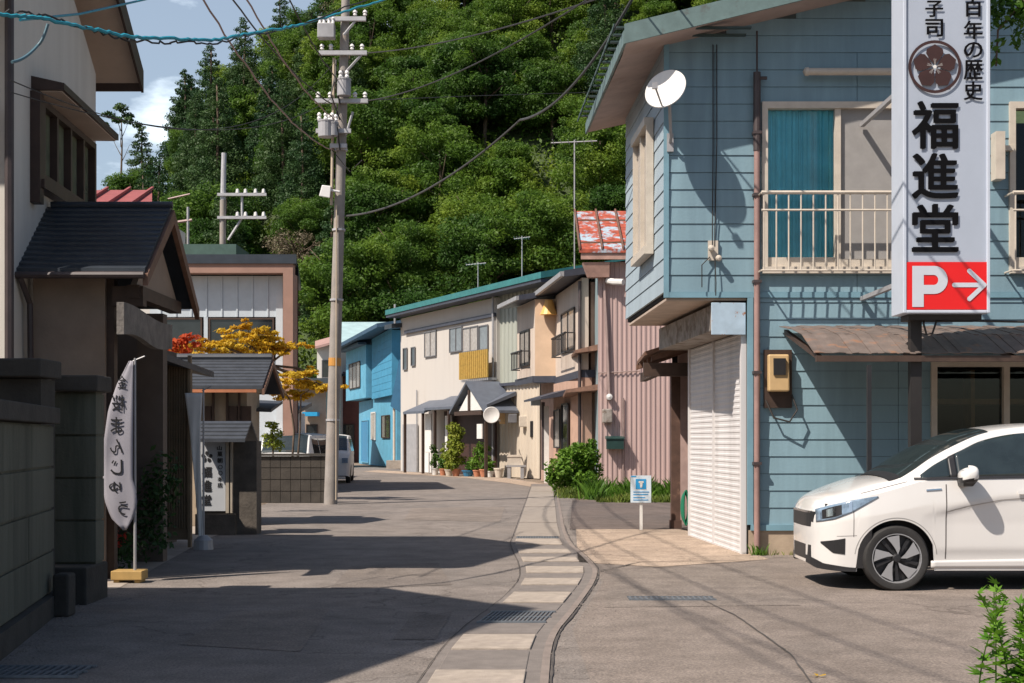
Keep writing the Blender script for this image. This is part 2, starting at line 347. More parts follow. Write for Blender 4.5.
bands = [(690, 673, 'L'), (671, 653, 'D'), (651, 637, 'L'), (635, 625, 'D'), (624, 613, 'S'), (611.5, 605, 'D'), (604, 594, 'L'), (592.5, 587, 'D'), (586, 580, 'L'), (579, 574.5, 'D'), (574, 568, 'L'), (567.5, 563, 'D'),
         (562.5, 558.5, 'L'), (558, 554.5, 'D'), (554, 550.5, 'L'), (550, 546, 'D'), (545.5, 540, 'L'), (539.5, 537.5, 'S'), (537, 524, 'M'), (523, 508, 'M'), (507, 498, 'M'), (497.5, 492, 'M'), (491.5, 487, 'M')]
names = {'L': 'a light concrete drain cover', 'D': 'a dark asphalt-patched drain cover', 'M': 'a long beige concrete drain cover', 'S': 'steel'}
LM = {'L': CONC_L, 'D': CONC_D, 'M': mat('beige_drain_slab', (.29, .25, .21), .85, .15, 5, .3, 90)}
cnt = {'L': 0, 'D': 0, 'M': 0, 'S': 0}
ORD = ['nearest', 'second', 'third', 'fourth', 'fifth', 'sixth', 'seventh', 'eighth', 'ninth']
def grating(name, x0, x1, y0, y1, z, lab, xs=None):
    mb = MB(); fx0 = xs[0] if xs else (x0, x0); fx1 = xs[1] if xs else (x1, x1); h = .012; n = 16
    def q(s, t):
        a = fx0[0] + (fx0[1] - fx0[0]) * t; b = fx1[0] + (fx1[1] - fx1[0]) * t; return (a + (b - a) * s, y0 + (y1 - y0) * t)
    def bar(s0, s1, t0, t1, zz=0):
        c = [q(s0, t0), q(s1, t0), q(s1, t1), q(s0, t1)]; mb.hexa([(x, y, z) for x, y in c] + [(x, y, z + h + zz) for x, y in c])
    for i in range(n): bar(.02 + i / n * .98, .02 + i / n * .98 + .022, .06, .94)
    bar(0, 1, 0, .06, .002); bar(0, 1, .94, 1, .002); bar(0, 1, .47, .53, -.003)
    o = mb.build(name, STEEL, org=(q(.5, .5)[0], q(.5, .5)[1], z)); tag(o, lab, 'drain grating', 'steel gratings of the drain'); return o
for a, b, k in bands:
    y0, y1 = GY(a), GY(b)
    ins = .05 if k != 'M' else .02
    x0a, x0b, x1a, x1b = edge_at(LE, y0) + ins, edge_at(LE, y1) + ins, edge_at(RE, y0) - ins - .09, edge_at(RE, y1) - ins - .09
    if y0 < 15 and k in 'DL': x0a += .02 * random.random(); x0b += .02 * random.random()
    i = cnt[k]; cnt[k] += 1
    if k == 'S':
        grating('drain_grating', 0, 0, y0, y1, .006, ['blue-grey steel grating across the drain strip, half in the big gable shadow', 'thin steel grating across the drain strip by the concrete driveway'][i], [(x0a, x0b), (x1a, x1b)]); continue
    mb = MB(); h = {'L': .022, 'D': .014, 'M': .018}[k]
    mb.hexa([(x0a, y0, .0), (x1a, y0, .0), (x1b, y1, .0), (x0b, y1, .0), (x0a, y0, h), (x1a, y0, h), (x1b, y1, h), (x0b, y1, h)])
    o = mb.build('drain_cover', LM[k], org=((x0a + x1a) / 2, (y0 + y1) / 2, 0), bevel=.006)
    kind = {'L': 'light', 'D': 'dark grey', 'M': 'long beige'}[k] + ' concrete drain cover'
    tag(o, f'{kind}, {ORD[i]} of its colour counted from the bottom of the photo' if i else f'{kind}, closest of its colour to the bottom of the photo', 'drain cover', 'concrete covers of the roadside drain')
mb = MB()
for E, s in ((RE, -.05),):
    for (xa, ya), (xb, yb) in zip(E, E[1:]):
        mb.hexa([(xa + s, ya, -.01), (xa + s + .05, ya, -.01), (xb + s + .05, yb, -.01), (xb + s, yb, -.01), (xa + s, ya, .0105), (xa + s + .05, ya, .0105), (xb + s + .05, yb, .0105), (xb + s, yb, .0105)])
tag(mb.build('drain_kerb', mat('worn_kerb', (.23, .19, .165), .85, .25, 5, .3, 80)), kind='structure')
# dark joint / crack lines where the asphalt meets the drain
mb = MB(); rr = random.Random(3)
def crackline(pts, w, z):
    P = []
    for (xa, ya), (xb, yb) in zip(pts, pts[1:]):
        n = max(2, int(math.hypot(xb - xa, yb - ya) / .12))
        for i in range(n): t = i / n; P.append((xa + (xb - xa) * t + rr.uniform(-.004, .004), ya + (yb - ya) * t, w * rr.uniform(.3, 1.3)))
    w0 = w * .6
    for a, b in zip(P, P[1:]):
        w1 = .5 * w0 + .5 * b[2]; dx, dy = b[0] - a[0], b[1] - a[1]; L_ = math.hypot(dx, dy) or 1; nx_, ny_ = -dy / L_, dx / L_
        mb.face((a[0] - nx_ * w0, a[1] - ny_ * w0, z), (a[0] + nx_ * w0, a[1] + ny_ * w0, z), (b[0] + nx_ * w1, b[1] + ny_ * w1, z), (b[0] - nx_ * w1, b[1] - ny_ * w1, z)); w0 = w1
crackline([(x + .015, y) for x, y in RE if y < 26], .009, .0092)
crackline([(x - .01, y) for x, y in LE], .006, .0092)
crackline([GP(700, 600), GP(735, 616), GP(790, 655), GP(815, 690)], .008, .012)
crackline([GP(440, 575), GP(380, 577), GP(310, 590)], .007, .004)
crackline([GP(600, 572), GP(640, 563), GP(745, 561)], .012, .014)
tag(mb.build('pavement_joint', mat('crack_filler', (.075, .066, .06), .95, .3, 6)), kind='structure')
grating('drain_grating', XX(628, 12.45), XX(715, 12.45), 12.35, 12.58, .006, 'long narrow steel grating in the asphalt yard left of the white car')
grating('drain_grating', -3.3, -2.55, 8.35, 8.75, .003, 'shaded steel grating in the road by the mossy block wall')

PATCH = ground_mat('patch_asphalt', (.178, .154, .137), (.20, .172, .15), crack=False)
PATCH2 = ground_mat('pale_patch_asphalt', (.225, .192, .166), (.198, .170, .149), crack=False)
sheet('road_patch', [GP(*p) for p in ((330, 589), (352, 566), (438, 563), (452, 585))], .003, PATCH)
sheet('road_patch', [GP(*p) for p in ((392, 640), (410, 618), (452, 612), (436, 640))], .0035, PATCH)
sheet('road_patch', [GP(*p) for p in ((180, 645), (232, 612), (330, 609), (300, 652))], .003, PATCH2)
sheet('road_patch', [GP(*p) for p in ((404, 520), (412, 508), (505, 507), (500, 522))], .003, PATCH2)
sheet('yard_patch', [GP(*p) for p in ((604, 608), (612, 570), (760, 566), (800, 606))], .007, PATCH2)
# grit and small stones gathered along the edges
gg = np.random.default_rng(71); V = []; Fc = []
def stone(x, y, z, r):
    b = len(V)
    for k in range(5): a = k * 1.257 + gg.random(); V.append((x + r * math.cos(a), y + r * math.sin(a), z))
    V.append((x + gg.normal() * r * .2, y, z + r * .7))
    for k in range(5): Fc.append((b + k, b + (k + 1) % 5, b + 5))
for _ in range(2600):
    t = gg.random(); k = gg.integers(0, 5)
    if k == 0: y = gg.uniform(8.5, 26); x = edge_at(RE, y) + abs(gg.normal(0, .10))
    elif k == 1: y = gg.uniform(8.5, 40); x = edge_at(LE, y) - abs(gg.normal(0, .14))
    elif k == 2: y = YB - .1 - abs(gg.normal(0, .25)); x = gg.uniform(2.9, 6)
    elif k == 3: y = gg.uniform(8.5, 13); x = -3.05 - (y - 8) * .17 + abs(gg.normal(0, .15))
    else: y = gg.uniform(9, 22); x = gg.uniform(-3.5, 4.5) * 1.0
    stone(x, y, .009 if x > .5 else .003, gg.uniform(.003, .011))
me = bpy.data.meshes.new('grit'); me.from_pydata(V, [], Fc); me.materials.append(mat('grit_stone', (.22, .19, .165), .9, .4, 9)); o = bpy.data.objects.new('grit', me); C.objects.link(o); tag(o, kind='stuff'); ORG[o.name] = Vector()
# ------------------------------------------------------------ hill and forest
def ramp(y):
    t = min(max((y - 101) / 54, 0), 1); return t ** .85
HXs = [-70, -45, -37, -33, -29, -24, -19, -12, 0, 25, 60]; HZs = [4, 7, 9.5, 14.5, 22.5, 28.5, 32, 36, 42, 50, 54]
def hh(x, y):
    return (float(np.interp(x * 118 / max(y, 60), HXs, HZs)) * 1.24 + .7 * math.sin(x * .31 + y * .17)) * ramp(y) - (max(0, y - 158) * .25)
mb = MB(); nx, ny = 60, 44
xs = np.linspace(-130, 140, nx); ys = np.linspace(99, 260, ny)
b0 = mb.av([(x, y, hh(x, y) - .3) for y in ys for x in xs])
for j in range(ny - 1):
    for i in range(nx - 1): mb.f.append((b0 + j * nx + i, b0 + j * nx + i + 1, b0 + (j + 1) * nx + i + 1, b0 + (j + 1) * nx + i)); mb.mi.append(0)
tag(mb.build('hill', HILL, smooth=True), kind='structure')

def leaves(rng, centers, radii, n, size, flat=.7, outward=.6):
    """n leaf quads spread through ellipsoid clumps; returns verts (4n,3)"""
    centers = np.array(centers, float); radii = np.array(radii, float)
    w = radii[:, 0] * radii[:, 1] + 1e-6; idx = rng.choice(len(centers), n, p=w / w.sum())
    d = rng.normal(size=(n, 3)); d /= np.linalg.norm(d, axis=1)[:, None]
    rr = rng.random(n) ** .33; rr = np.where(rng.random(n) < .6, .6 + .6 * rng.random(n), rr)
    c = centers[idx] + d * radii[idx] * rr[:, None]
    nrm = d * outward + rng.normal(size=(n, 3)) * .55 + np.array([0, 0, .45]); nrm /= np.linalg.norm(nrm, axis=1)[:, None]
    t = np.cross(nrm, rng.normal(size=(n, 3))); t /= np.linalg.norm(t, axis=1)[:, None]; b = np.cross(nrm, t)
    s = size * (.6 + .8 * rng.random(n))[:, None]
    v = np.stack([c - t * s, c - b * s * .5, c + t * s, c + b * s * .5], 1)
    return v.reshape(-1, 3)
def leafmesh(name, V, m, m2=None):
    n = len(V) // 4; me = bpy.data.meshes.new(name); me.vertices.add(len(V)); me.vertices.foreach_set('co', V.astype(np.float32).ravel())
    me.loops.add(n * 4); me.loops.foreach_set('vertex_index', np.arange(n * 4, dtype=np.int32)); me.polygons.add(n)
    me.polygons.foreach_set('loop_start', np.arange(0, n * 4, 4, dtype=np.int32)); me.polygons.foreach_set('loop_total', np.full(n, 4, np.int32))
    me.update(); me.materials.append(m); return me
def addmesh(name, me, parent=None, loc=(0, 0, 0)):
    o = bpy.data.objects.new(name, me); C.objects.link(o); o.location = loc
    if parent is not None: o.parent = parent
    ORG[o.name] = ORG[parent.name] + Vector(loc) if parent is not None else Vector(loc); return o
def trunk_mb(h, r, rng, limbs=5, spread=1.5, top=.75):
    mb = MB(); pts = []; x = y = 0
    for i in range(6):
        pts.append((x, y, h * top * i / 5)); x += rng.uniform(-.12, .12) * r * 4; y += rng.uniform(-.12, .12) * r * 4
    mb.tube(pts, r, 7, r * .35)
    for k in range(limbs):
        z = h * (.3 + .45 * k / max(1, limbs)); a = k * 2.4 + rng.uniform(0, 1); q = spread * rng.uniform(.6, 1)
        mb.tube([(0, 0, z), (math.cos(a) * q * .5, math.sin(a) * q * .5, z + h * .1), (math.cos(a) * q, math.sin(a) * q, z + h * .22)], r * .4, 5, r * .12)
    return mb
def crown_broad(seed, h, rad, nclump, nleaf, size):
    rng = np.random.default_rng(seed); cs = []; rs = []
    for k in range(nclump):
        a = rng.random() * 6.283; q = rad * .78 * math.sqrt(rng.random()); z = h * (.32 + .58 * rng.random()) ; lim = 1 - ((z / h - .55) / .6) ** 2
        cs.append((math.cos(a) * q * lim, math.sin(a) * q * lim, z)); r0 = rad * rng.uniform(.12, .30); rs.append((r0, r0, r0 * .6))
    return leaves(rng, cs, rs, nleaf, size)
def crown_cedar(seed, h, rad, nleaf, size):
    rng = np.random.default_rng(seed); cs = []; rs = []
    for k in range(46):
        t = k / 45; z = h * (.18 + .8 * t); q = rad * (1 - t) ** .75 * .72 + .1; a = k * 2.399 + rng.random()
        cs.append((math.cos(a) * q, math.sin(a) * q, z)); r0 = rad * (.36 * (1 - t) + .12); rs.append((r0, r0, r0 * .55))
    return leaves(rng, cs, rs, nleaf, size)
PROTO = []
for k in range(6):
    h, rd = [(8.5, 3.9), (9.5, 4.4), (7.2, 3.6), (8.0, 4.8), (10.5, 4.2), (6.5, 3.4)][k]
    me = leafmesh('crown', crown_broad(100 + k, h, rd, 70, 22000, .12), LEAFB)
    tm = trunk_mb(h, .2, random.Random(k), 6, rd * .6); to = tm.build('trunk', BARK, smooth=True); tme = to.data; bpy.data.objects.remove(to)
    PROTO.append(('b', me, tme, h))
for k in range(3):
    h, rd = [(13, 2.7), (11, 2.4), (14.5, 3.0)][k]
    me = leafmesh('crown', crown_cedar(200 + k, h, rd, 18000, .115), LEAFC)
    tm = trunk_mb(h, .22, random.Random(40 + k), 0, 1, .95); to = tm.build('trunk', BARK, smooth=True); tme = to.data; bpy.data.objects.remove(to)
    PROTO.append(('c', me, tme, h))
TWIG = leaf_mat('dry_twigs', (.11, .085, .055), (.17, .14, .09), (.14, .17, .05), .2, .8)
me = leafmesh('crown', crown_broad(300, 7.5, 3.6, 60, 9000, .085), TWIG); tm = trunk_mb(7.5, .2, random.Random(77), 12, 2.8); to = tm.build('trunk', BARK, smooth=True); tme = to.data; bpy.data.objects.remove(to); PROTO.append(('b', me, tme, 7.5))
def plant_tree(k, x, y, z, s, rot, lab, group, name=None):
    kind, me, tme, h = PROTO[k]
    r = bpy.data.objects.new(name or ('cedar_tree' if kind == 'c' else 'broadleaf_tree'), None); C.objects.link(r); r.location = (x, y, z); r.rotation_euler.z = rot; r.scale = (s, s, s * 1.0)
    tag(r, lab, 'tree', group)
    for nm, m in (('trunk', tme), ('crown', me)):
        o = bpy.data.objects.new(nm, m); C.objects.link(o); o.parent = r
    return r
rng = random.Random(11); ntree = 0
rows = 15
for j in range(rows):
    Y = 105 + j * 4.0
    half = Y * .40
    x = -Y * .335 - 2; xr = Y * .29
    while x < xr:
        xx = x + rng.uniform(-1.2, 1.2); yy = Y + rng.uniform(-1.5, 1.5); x += 6.0
        if yy > 156 and xx > -14: continue
        z = hh(xx, yy) - .4
        if z < -1: continue
        dark = (xx / yy * F + HX) < 290
        ced = rng.random() < (.52 if dark else .08)
        if not ced and (xx / yy * F + HX) < 350 and rng.random() < .10:
            plant_tree(9, xx, yy, z, rng.uniform(.7, 1.0), rng.uniform(0, 6.28), 'brownish half-bare tree among the green crowns on the left part of the hillside', 'half-bare trees in the hillside forest', 'bare_tree'); ntree += 1; continue
        if ced: k = rng.choice([6, 7, 8]); s = rng.uniform(.75, 1.05)
        else: k = rng.randrange(6); s = rng.uniform(.72, 1.22)
        tz = z + PROTO[k][3] * s       # hidden above the frame: leave out
        if (HY - (z - EYE) / yy * F) < -25: continue
        plant_tree(k, xx, yy, z, s, rng.uniform(0, 6.28), 'dark conifer in the dense forest covering the hillside' if ced else 'green broadleaf tree in the dense forest covering the hillside',
                   'conifers in the hillside forest' if ced else 'broadleaf trees in the hillside forest'); ntree += 1
print('forest trees', ntree)
# undergrowth that fills the slope between the crowns
rg = np.random.default_rng(5); cs = []; rs = []
for _ in range(1500):
    yy = rg.uniform(102, 158); xx = rg.uniform(-.38, .33) * yy; cs.append((xx, yy, hh(xx, yy) + rg.uniform(0, 1.0))); r0 = rg.uniform(1.0, 2.2); rs.append((r0, r0, r0 * .7))
tag(addmesh('undergrowth', leafmesh('undergrowth', leaves(rg, cs, rs, 170000, .20), LEAFB)), kind='stuff')
# lone umbrella-shaped tree on the ridge at the left
def lone_tree():
    Y = 150; bx, by = XX(121, Y), Y; gz = ZZ(190, Y); r = thing('lone_pine', (bx, by, gz), 'small umbrella-shaped tree standing alone against the sky at the left end of the ridge', 'tree')
    tm = trunk_mb(9.4, .13, random.Random(5), 5, 1.3, .9); tm.v = [v + Vector((bx, by, gz)) for v in tm.v]; tm.build('trunk', BARK, r)
    g = np.random.default_rng(9); cs = []; rs = []
    for a, q, z, rr in [(0, 0, 4.4, .7), (1, .9, 3.7, .6), (2.3, 1.0, 3.3, .55), (3.6, 1.2, 3.5, .6), (4.6, .8, 2.9, .5), (5.5, 1.3, 2.8, .55), (.3, 1.5, 2.7, .5), (3.2, 1.6, 2.5, .5)]:
        cs.append((math.cos(a) * q * 1.1, math.sin(a) * q * 1.1, z + 4.3)); rs.append((rr, rr, rr * .6))
    addmesh('crown', leafmesh('crown', leaves(g, cs, rs, 1300, .16), LEAFC), r)
lone_tree()

# ------------------------------------------------------------ shared builders
def window(par, M, u0, u1, w0, w1, glass, fm=CREAM, mull=1, t=.045, v=.03, depth=.04, name='window', bars=0):
    mb = MB(M)
    for a, b in (((u0, w0), (u1, w0 + t)), ((u0, w1 - t), (u1, w1)), ((u0, w0 + t), (u0 + t, w1 - t)), ((u1 - t, w0 + t), (u1, w1 - t))):
        mb.box((a[0], v, a[1]), (b[0], v + depth, b[1]))
    for k in range(mull):
        c = u0 + (u1 - u0) * (k + 1) / (mull + 1); mb.box((c - t * .45, v + .002, w0 + t), (c + t * .45, v + depth - .005, w1 - t))
    for k in range(bars):
        c = w0 + (w1 - w0) * (k + 1) / (bars + 1); mb.box((u0 + t, v + .004, c - .012), (u1 - t, v + depth - .012, c + .012))
    f = mb.build(name, fm, par)
    g = MB(M); g.box((u0 + t * .6, v - .012, w0 + t * .6), (u1 - t * .6, v + .008, w1 - t * .6)); g.build('pane', glass, f)
    return f
def railing(par, M, u0, u1, w0, w1, proj, m, pitch=.135, mid=None, name='railing', r=.012):
    mb = MB(M); v = proj
    mb.tube([(u0, v, w1), (u1, v, w1)], r * 1.9, 8); mb.tube([(u0, v, w0), (u1, v, w0)], r * 1.2, 6)
    if mid: mb.tube([(u0, v, mid), (u1, v, mid)], r * 1.2, 6)
    n = int((u1 - u0) / pitch)
    for i in range(n + 1):
        u = u0 + .03 + (u1 - u0 - .06) * i / n; mb.tube([(u, v, w0), (u, v, w1)], r * .85, 6)
    for u in (u0, u1):
        for w in (w0, w1): mb.tube([(u, .02, w), (u, v, w)], r, 6)
    return mb.build(name, m, par)
def slab(mb, P, t):   # sloped slab: P four corners (top surface), thickness t down
    P = [Vector(p) for p in P]; D = Vector((0, 0, -t)); mb.hexa([p + D for p in P] + P)

# ------------------------------------------------------------ BLUE HOUSE
YB = 17.3
bh = thing('blue_house', (4.5, YB, 0), 'two storey house clad in blue horizontal siding behind the white car', 'house')
MF, _ = frame((0, YB), (10, YB))                     # u = world X
SX = -.04
SP0 = (1.86, YB); SP1 = (1.86 + SX * 3.9, YB + 3.9)
MS, LS = frame(SP1, SP0)                             # side facing the street, u: far -> near
W1 = (3.054, 4.86, 3.45, 5.475); W2 = (6.06, 7.86, 3.45, 5.475); W3 = (5.11, 7.2, .95, 2.34)
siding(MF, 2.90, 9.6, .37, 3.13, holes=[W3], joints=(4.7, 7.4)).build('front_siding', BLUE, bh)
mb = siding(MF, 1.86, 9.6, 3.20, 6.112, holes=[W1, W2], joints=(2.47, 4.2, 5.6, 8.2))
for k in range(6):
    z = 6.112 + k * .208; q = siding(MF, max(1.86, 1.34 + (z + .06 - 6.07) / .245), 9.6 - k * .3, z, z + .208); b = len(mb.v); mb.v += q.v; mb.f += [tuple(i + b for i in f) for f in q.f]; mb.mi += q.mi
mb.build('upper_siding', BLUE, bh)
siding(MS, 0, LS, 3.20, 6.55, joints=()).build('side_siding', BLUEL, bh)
mb = MB(MF); mb.box((1.86, -.012, 3.13), (9.6, .03, 3.197)); mb.box((1.845, -.01, 3.13), (1.905, .034, 6.4)); mb.box((2.86, -.01, .37), (2.93, .034, 3.128)); mb.box((2.9, -.01, .30), (9.6, .045, .37)); mb.build('corner_trim', BLUET, bh)
# structural core walls (behind the boards)
mb = MB()
def vwall(mb, a, b, z0, z1, t=.12):
    M, L = frame(a, b); o = mb.M; mb.M = M; mb.box((0, -.02 - t, z0), (L, -.021, z1)); mb.M = o
def holed(mb, M, u0, u1, w0, w1, hs, t=.12):
    o = mb.M; mb.M = M; zs = sorted(set([w0, w1] + [h[2] for h in hs] + [h[3] for h in hs]))
    for a, b in zip(zs, zs[1:]):
        m = (a + b) / 2
        for p, q in holes_sub(u0, u1, [(h[0], h[1]) for h in hs if h[2] < m < h[3]]): mb.box((p, -.021 - t, a), (q, -.021, b))
    mb.M = o
holed(mb, MF, 2.86, 9.6, 0, 3.14, [W3]); holed(mb, MF, 1.87, 9.6, 3.14, 6.05, [W1, W2]); mb.prism([(1.9, YB + .022, 6.05), (9.6, YB + .022, 6.05), (9.6, YB + .022, 6.85), (7.2, YB + .022, 7.4)], (0, .1, 0))
vwall(mb, SP1, (1.86, YB + .1), 3.15, 6.4)
mb.box((1.75, 21.1, 3.15), (9.6, 21.22, 6.1)); mb.box((9.5, YB + .1, 0), (9.62, 24, 6.1)); mb.box((2.7, 23.9, 0), (9.6, 24.0, 3.1))
mb.box((1.98, YB + .15, 3.16), (9.4, 21.05, 3.24)); mb.box((3.1, 19.2, 0), (9.4, 19.3, 3.12))
mb.build('wall_core', DARK, bh)
# bay underside and foundation
mb = MB(); mb.hexa([(1.88, YB + .02, 3.10), (9.4, YB + .14, 3.10), (9.4, 21.1, 3.10), (1.74, 21.18, 3.10), (1.88, YB + .02, 3.13), (9.4, YB + .14, 3.13), (9.4, 21.1, 3.13), (1.74, 21.18, 3.13)]); mb.build('bay_underside', SOFF, bh)
mb = MB(); mb.box((2.88, YB - .02, -.02), (9.6, YB + .1, .30)); mb.build('foundation', mat('beige_foundation', (.42, .33, .24), .85, .2, 3, .2, 60), bh)
# roof : low pitch rising to the right, ridge at X 7
EZ = 6.07; SL = .245; RX = 7.2
def rz(x): return EZ + (x - 1.34) * SL if x < RX else EZ + (RX - 1.34) * SL - (x - RX) * SL
y0r, y1r = YB - .6, YB + 4.3
xl0, xl1 = 1.34, 1.34 + SX * (y1r - y0r)
mb = MB()
slab(mb, [(xl0, y0r, EZ + .20), (RX, y0r, rz(RX) + .20), (RX, y1r, rz(RX) + .20), (xl1, y1r, EZ + .20)], .05)
slab(mb, [(RX, y0r, rz(RX) + .20), (10.5, y0r, rz(10.5) + .20), (10.5, y1r, rz(10.5) + .20), (RX, y1r, rz(RX) + .20)], .05)
for i in range(16):
    t = (i + .5) / 16; y = y0r + (y1r - y0r) * t; x = xl0 + (xl1 - xl0) * t
    mb.box((x - .10, y - .035, EZ + .205), (x + 1.5, y + .035, EZ + .225)); mb.tube([(x - .16, y, EZ + .13), (x - .12, y, EZ + .26)], .013, 5)
mb.build('roof', mat('dark_green_roof', (.035, .06, .055), .45, .25, 4), bh)
mb = MB()
mb.hexa([(xl0 - .02, y0r - .03, EZ - .02), (RX, y0r - .03, rz(RX) - .02), (RX, y0r, rz(RX) - .02), (xl0 - .02, y0r, EZ - .02), (xl0 - .02, y0r - .03, EZ + .21), (RX, y0r - .03, rz(RX) + .21), (RX, y0r, rz(RX) + .21), (xl0 - .02, y0r, EZ + .21)])
mb.hexa([(xl0 - .03, y0r + .002, EZ - .02), (xl0, y0r + .002, EZ - .02), (xl1, y1r, EZ - .02), (xl1 - .03, y1r, EZ - .02), (xl0 - .03, y0r + .002, EZ + .14), (xl0, y0r + .002, EZ + .14), (xl1, y1r, EZ + .14), (xl1 - .03, y1r, EZ + .14)])
mb.build('fascia', mat('grey_green_fascia', (.13, .195, .19), .55, .2, 5, col2=(.10, .10, .09), thr=(.55, .7), scale2=6), bh)
mb = MB(); mb.hexa([(xl0, y0r, EZ), (RX, y0r, rz(RX)), (RX, YB - .0, rz(RX)), (xl0, YB, EZ), (xl0, y0r, EZ + .03), (RX, y0r, rz(RX) + .03), (RX, YB, rz(RX) + .03), (xl0, YB, EZ + .03)])
mb.hexa([(xl0, YB + .002, EZ), (2.0, YB + .002, EZ + .16), (1.85, y1r, EZ + .16), (xl1, y1r, EZ), (xl0, YB + .002, EZ + .03), (2.0, YB + .002, EZ + .19), (1.85, y1r, EZ + .19), (xl1, y1r, EZ + .03)])
mb.build('soffit', mat('pinkish_soffit', (.46, .35, .31), .7, .2, 4, col2=(.3, .22, .18), thr=(.5, .75), scale2=2), bh)
# windows
def big_window(W, curtain=True):
    f = MB(MF); t = .05; u0, u1, w0, w1 = W
    f.box((u0 - .02, -.1, w0 - .03), (u1 + .02, .09, w0 + t)); f.box((u0 - .02, -.1, w1 - t), (u1 + .02, .06, w1 + .03)); f.box((u0 - .02, -.1, w0 + t), (u0 + t, .06, w1 - t)); f.box((u1 - t, -.1, w0 + t), (u1 + .02, .06, w1 - t))
    c = (u0 + u1) / 2 + .0; f.box((c - .035, -.06, w0 + t), (c + .035, .04, w1 - t)); f.box((u0 + t, -.05, w0 + t), (c - .036, .02, w0 + t + .12)); f.box((c + .036, -.03, w0 + t), (u1 - t, .035, w0 + t + .1))
    fr = f.build('window', CREAM, bh)
    g = MB(MF); g.face((u0 + t, -.035, w0 + t), (c, -.035, w0 + t), (c, -.035, w1 - t), (u0 + t, -.035, w1 - t)); g.build('pane', GLASS, fr)
    s = MB(MF); s.box((c, -.012, w0 + t), (u1 - t, -.006, w1 - t)); s.build('insect_screen', SCREEN, fr)
    if curtain:
        cm = MB(MF); n = 60; prev = None
        for i in range(n + 1):
            u = u0 + t + .01 + (c - u0 - t - .04) * i / n; v = -.085 + .018 * math.sin(i * .95) + .008 * math.sin(i * 2.3 + 1)
            if prev: cm.face((prev[0], prev[1], w0 + t), (u, v, w0 + t), (u, v, w1 - t), (prev[0], prev[1], w1 - t))
            prev = (u, v)
        cm.build('curtain', CURT, fr, smooth=True, recalc=False)
    return fr
for W, c in ((W1, True), (W2, False)):
    big_window(W, c); railing(bh, MF, W[0] - .07, W[1] + .1, 3.43, 4.36, .30, CREAM, .142, 4.15)
f = MB(MF); u0, u1, w0, w1 = W3; t = .05
for a, b in (((u0 - .02, w0), (u1, w0 + t)), ((u0 - .02, w1 - t), (u1, w1 + .02)), ((u0 - .02, w0 + t), (u0 + t, w1 - t)), ((5.97, w0 + t), (6.04, w1 - t)), ((u1 - t, w0 + t), (u1, w1 - t))): f.box((a[0], -.08, a[1]), (b[0], .05, b[1]))
fr = f.build('shop_window', CREAM, bh); g = MB(MF); g.box((u0 + t, -.04, w0 + t), (u1 - t, -.032, w1 - t)); g.build('pane', glass_mat('shop_glass', (.7, .75, .75), .0), fr)
mb = MB(); mb.box((5.2, 18.3, 1.86), (7.1, 18.6, 1.93)); mb.box((5.2, 18.3, .8), (7.1, 18.7, 1.25)); mb.box((5.9, 18.28, .8), (5.95, 18.6, 2.3)); mb.build('orange_reflection_bars', mat('orange_reflection', (.45, .2, .06), .5, .3, 5), bh)  # added orange bars imitating an orange reflection in the shop pane
# side window on the bay
wu = lambda Y: (SP1[1] - Y)
mb = MB(MS); a, b = wu(19.55), wu(18.15)
mb.box((a, .02, 3.78), (b, .14, 3.88)); mb.box((a, .02, 5.42), (b, .14, 5.52)); mb.box((a, .02, 3.88), (a + .06, .11, 5.42)); mb.box((b - .06, .02, 3.88), (b, .11, 5.42)); mb.box(((a + b) / 2 - .03, .02, 3.88), ((a + b) / 2 + .03, .1, 5.42))
sw = mb.build('side_window', CREAM, bh); mb = MB(MS); mb.box((a + .05, .015, 3.86), (b - .05, .05, 5.44)); mb.build('pane', PGLASS, sw)
# roller shutters on the side of the ground floor
SH0 = (2.83, YB + .05); SH1 = (2.60, 20.75); MSh, LSh = frame(SH1, SH0)
mb = MB(MSh); mb.box((-.3, -.16, 0), (LSh, -.04, 3.1)); mb.build('shutter_wall', DARK, bh)
for k, (a, b) in enumerate(((.05, LSh / 2 - .02), (LSh / 2 + .02, LSh - .08))):
    o = ribbed(MSh, a, b, .03, 2.72, .075, .006, True).build('roller_shutter', SHUT, bh)
mb = MB(MSh); mb.box((LSh / 2 - .02, -.02, 0), (LSh / 2 + .02, .03, 2.72)); mb.box((-.02, -.02, 0), (.05, .03, 2.72)); mb.box((LSh - .08, -.03, 0), (LSh, .035, 2.75)); mb.box((0, -.03, 0), (LSh, .02, .03)); mb.build('shutter_guide', SHUT, bh)
mb = MB(MSh); mb.box((-.35, -.03, 2.73), (LSh + .02, .40, 3.05)); mb.build('shutter_box', WEATH, bh, bevel=.01)
mb = MB(MSh); mb.box((LSh + .021, -.01, 2.68), (LSh + .05, .41, 3.07)); mb.build('shutter_box_end', RUSTW, bh, bevel=.005)
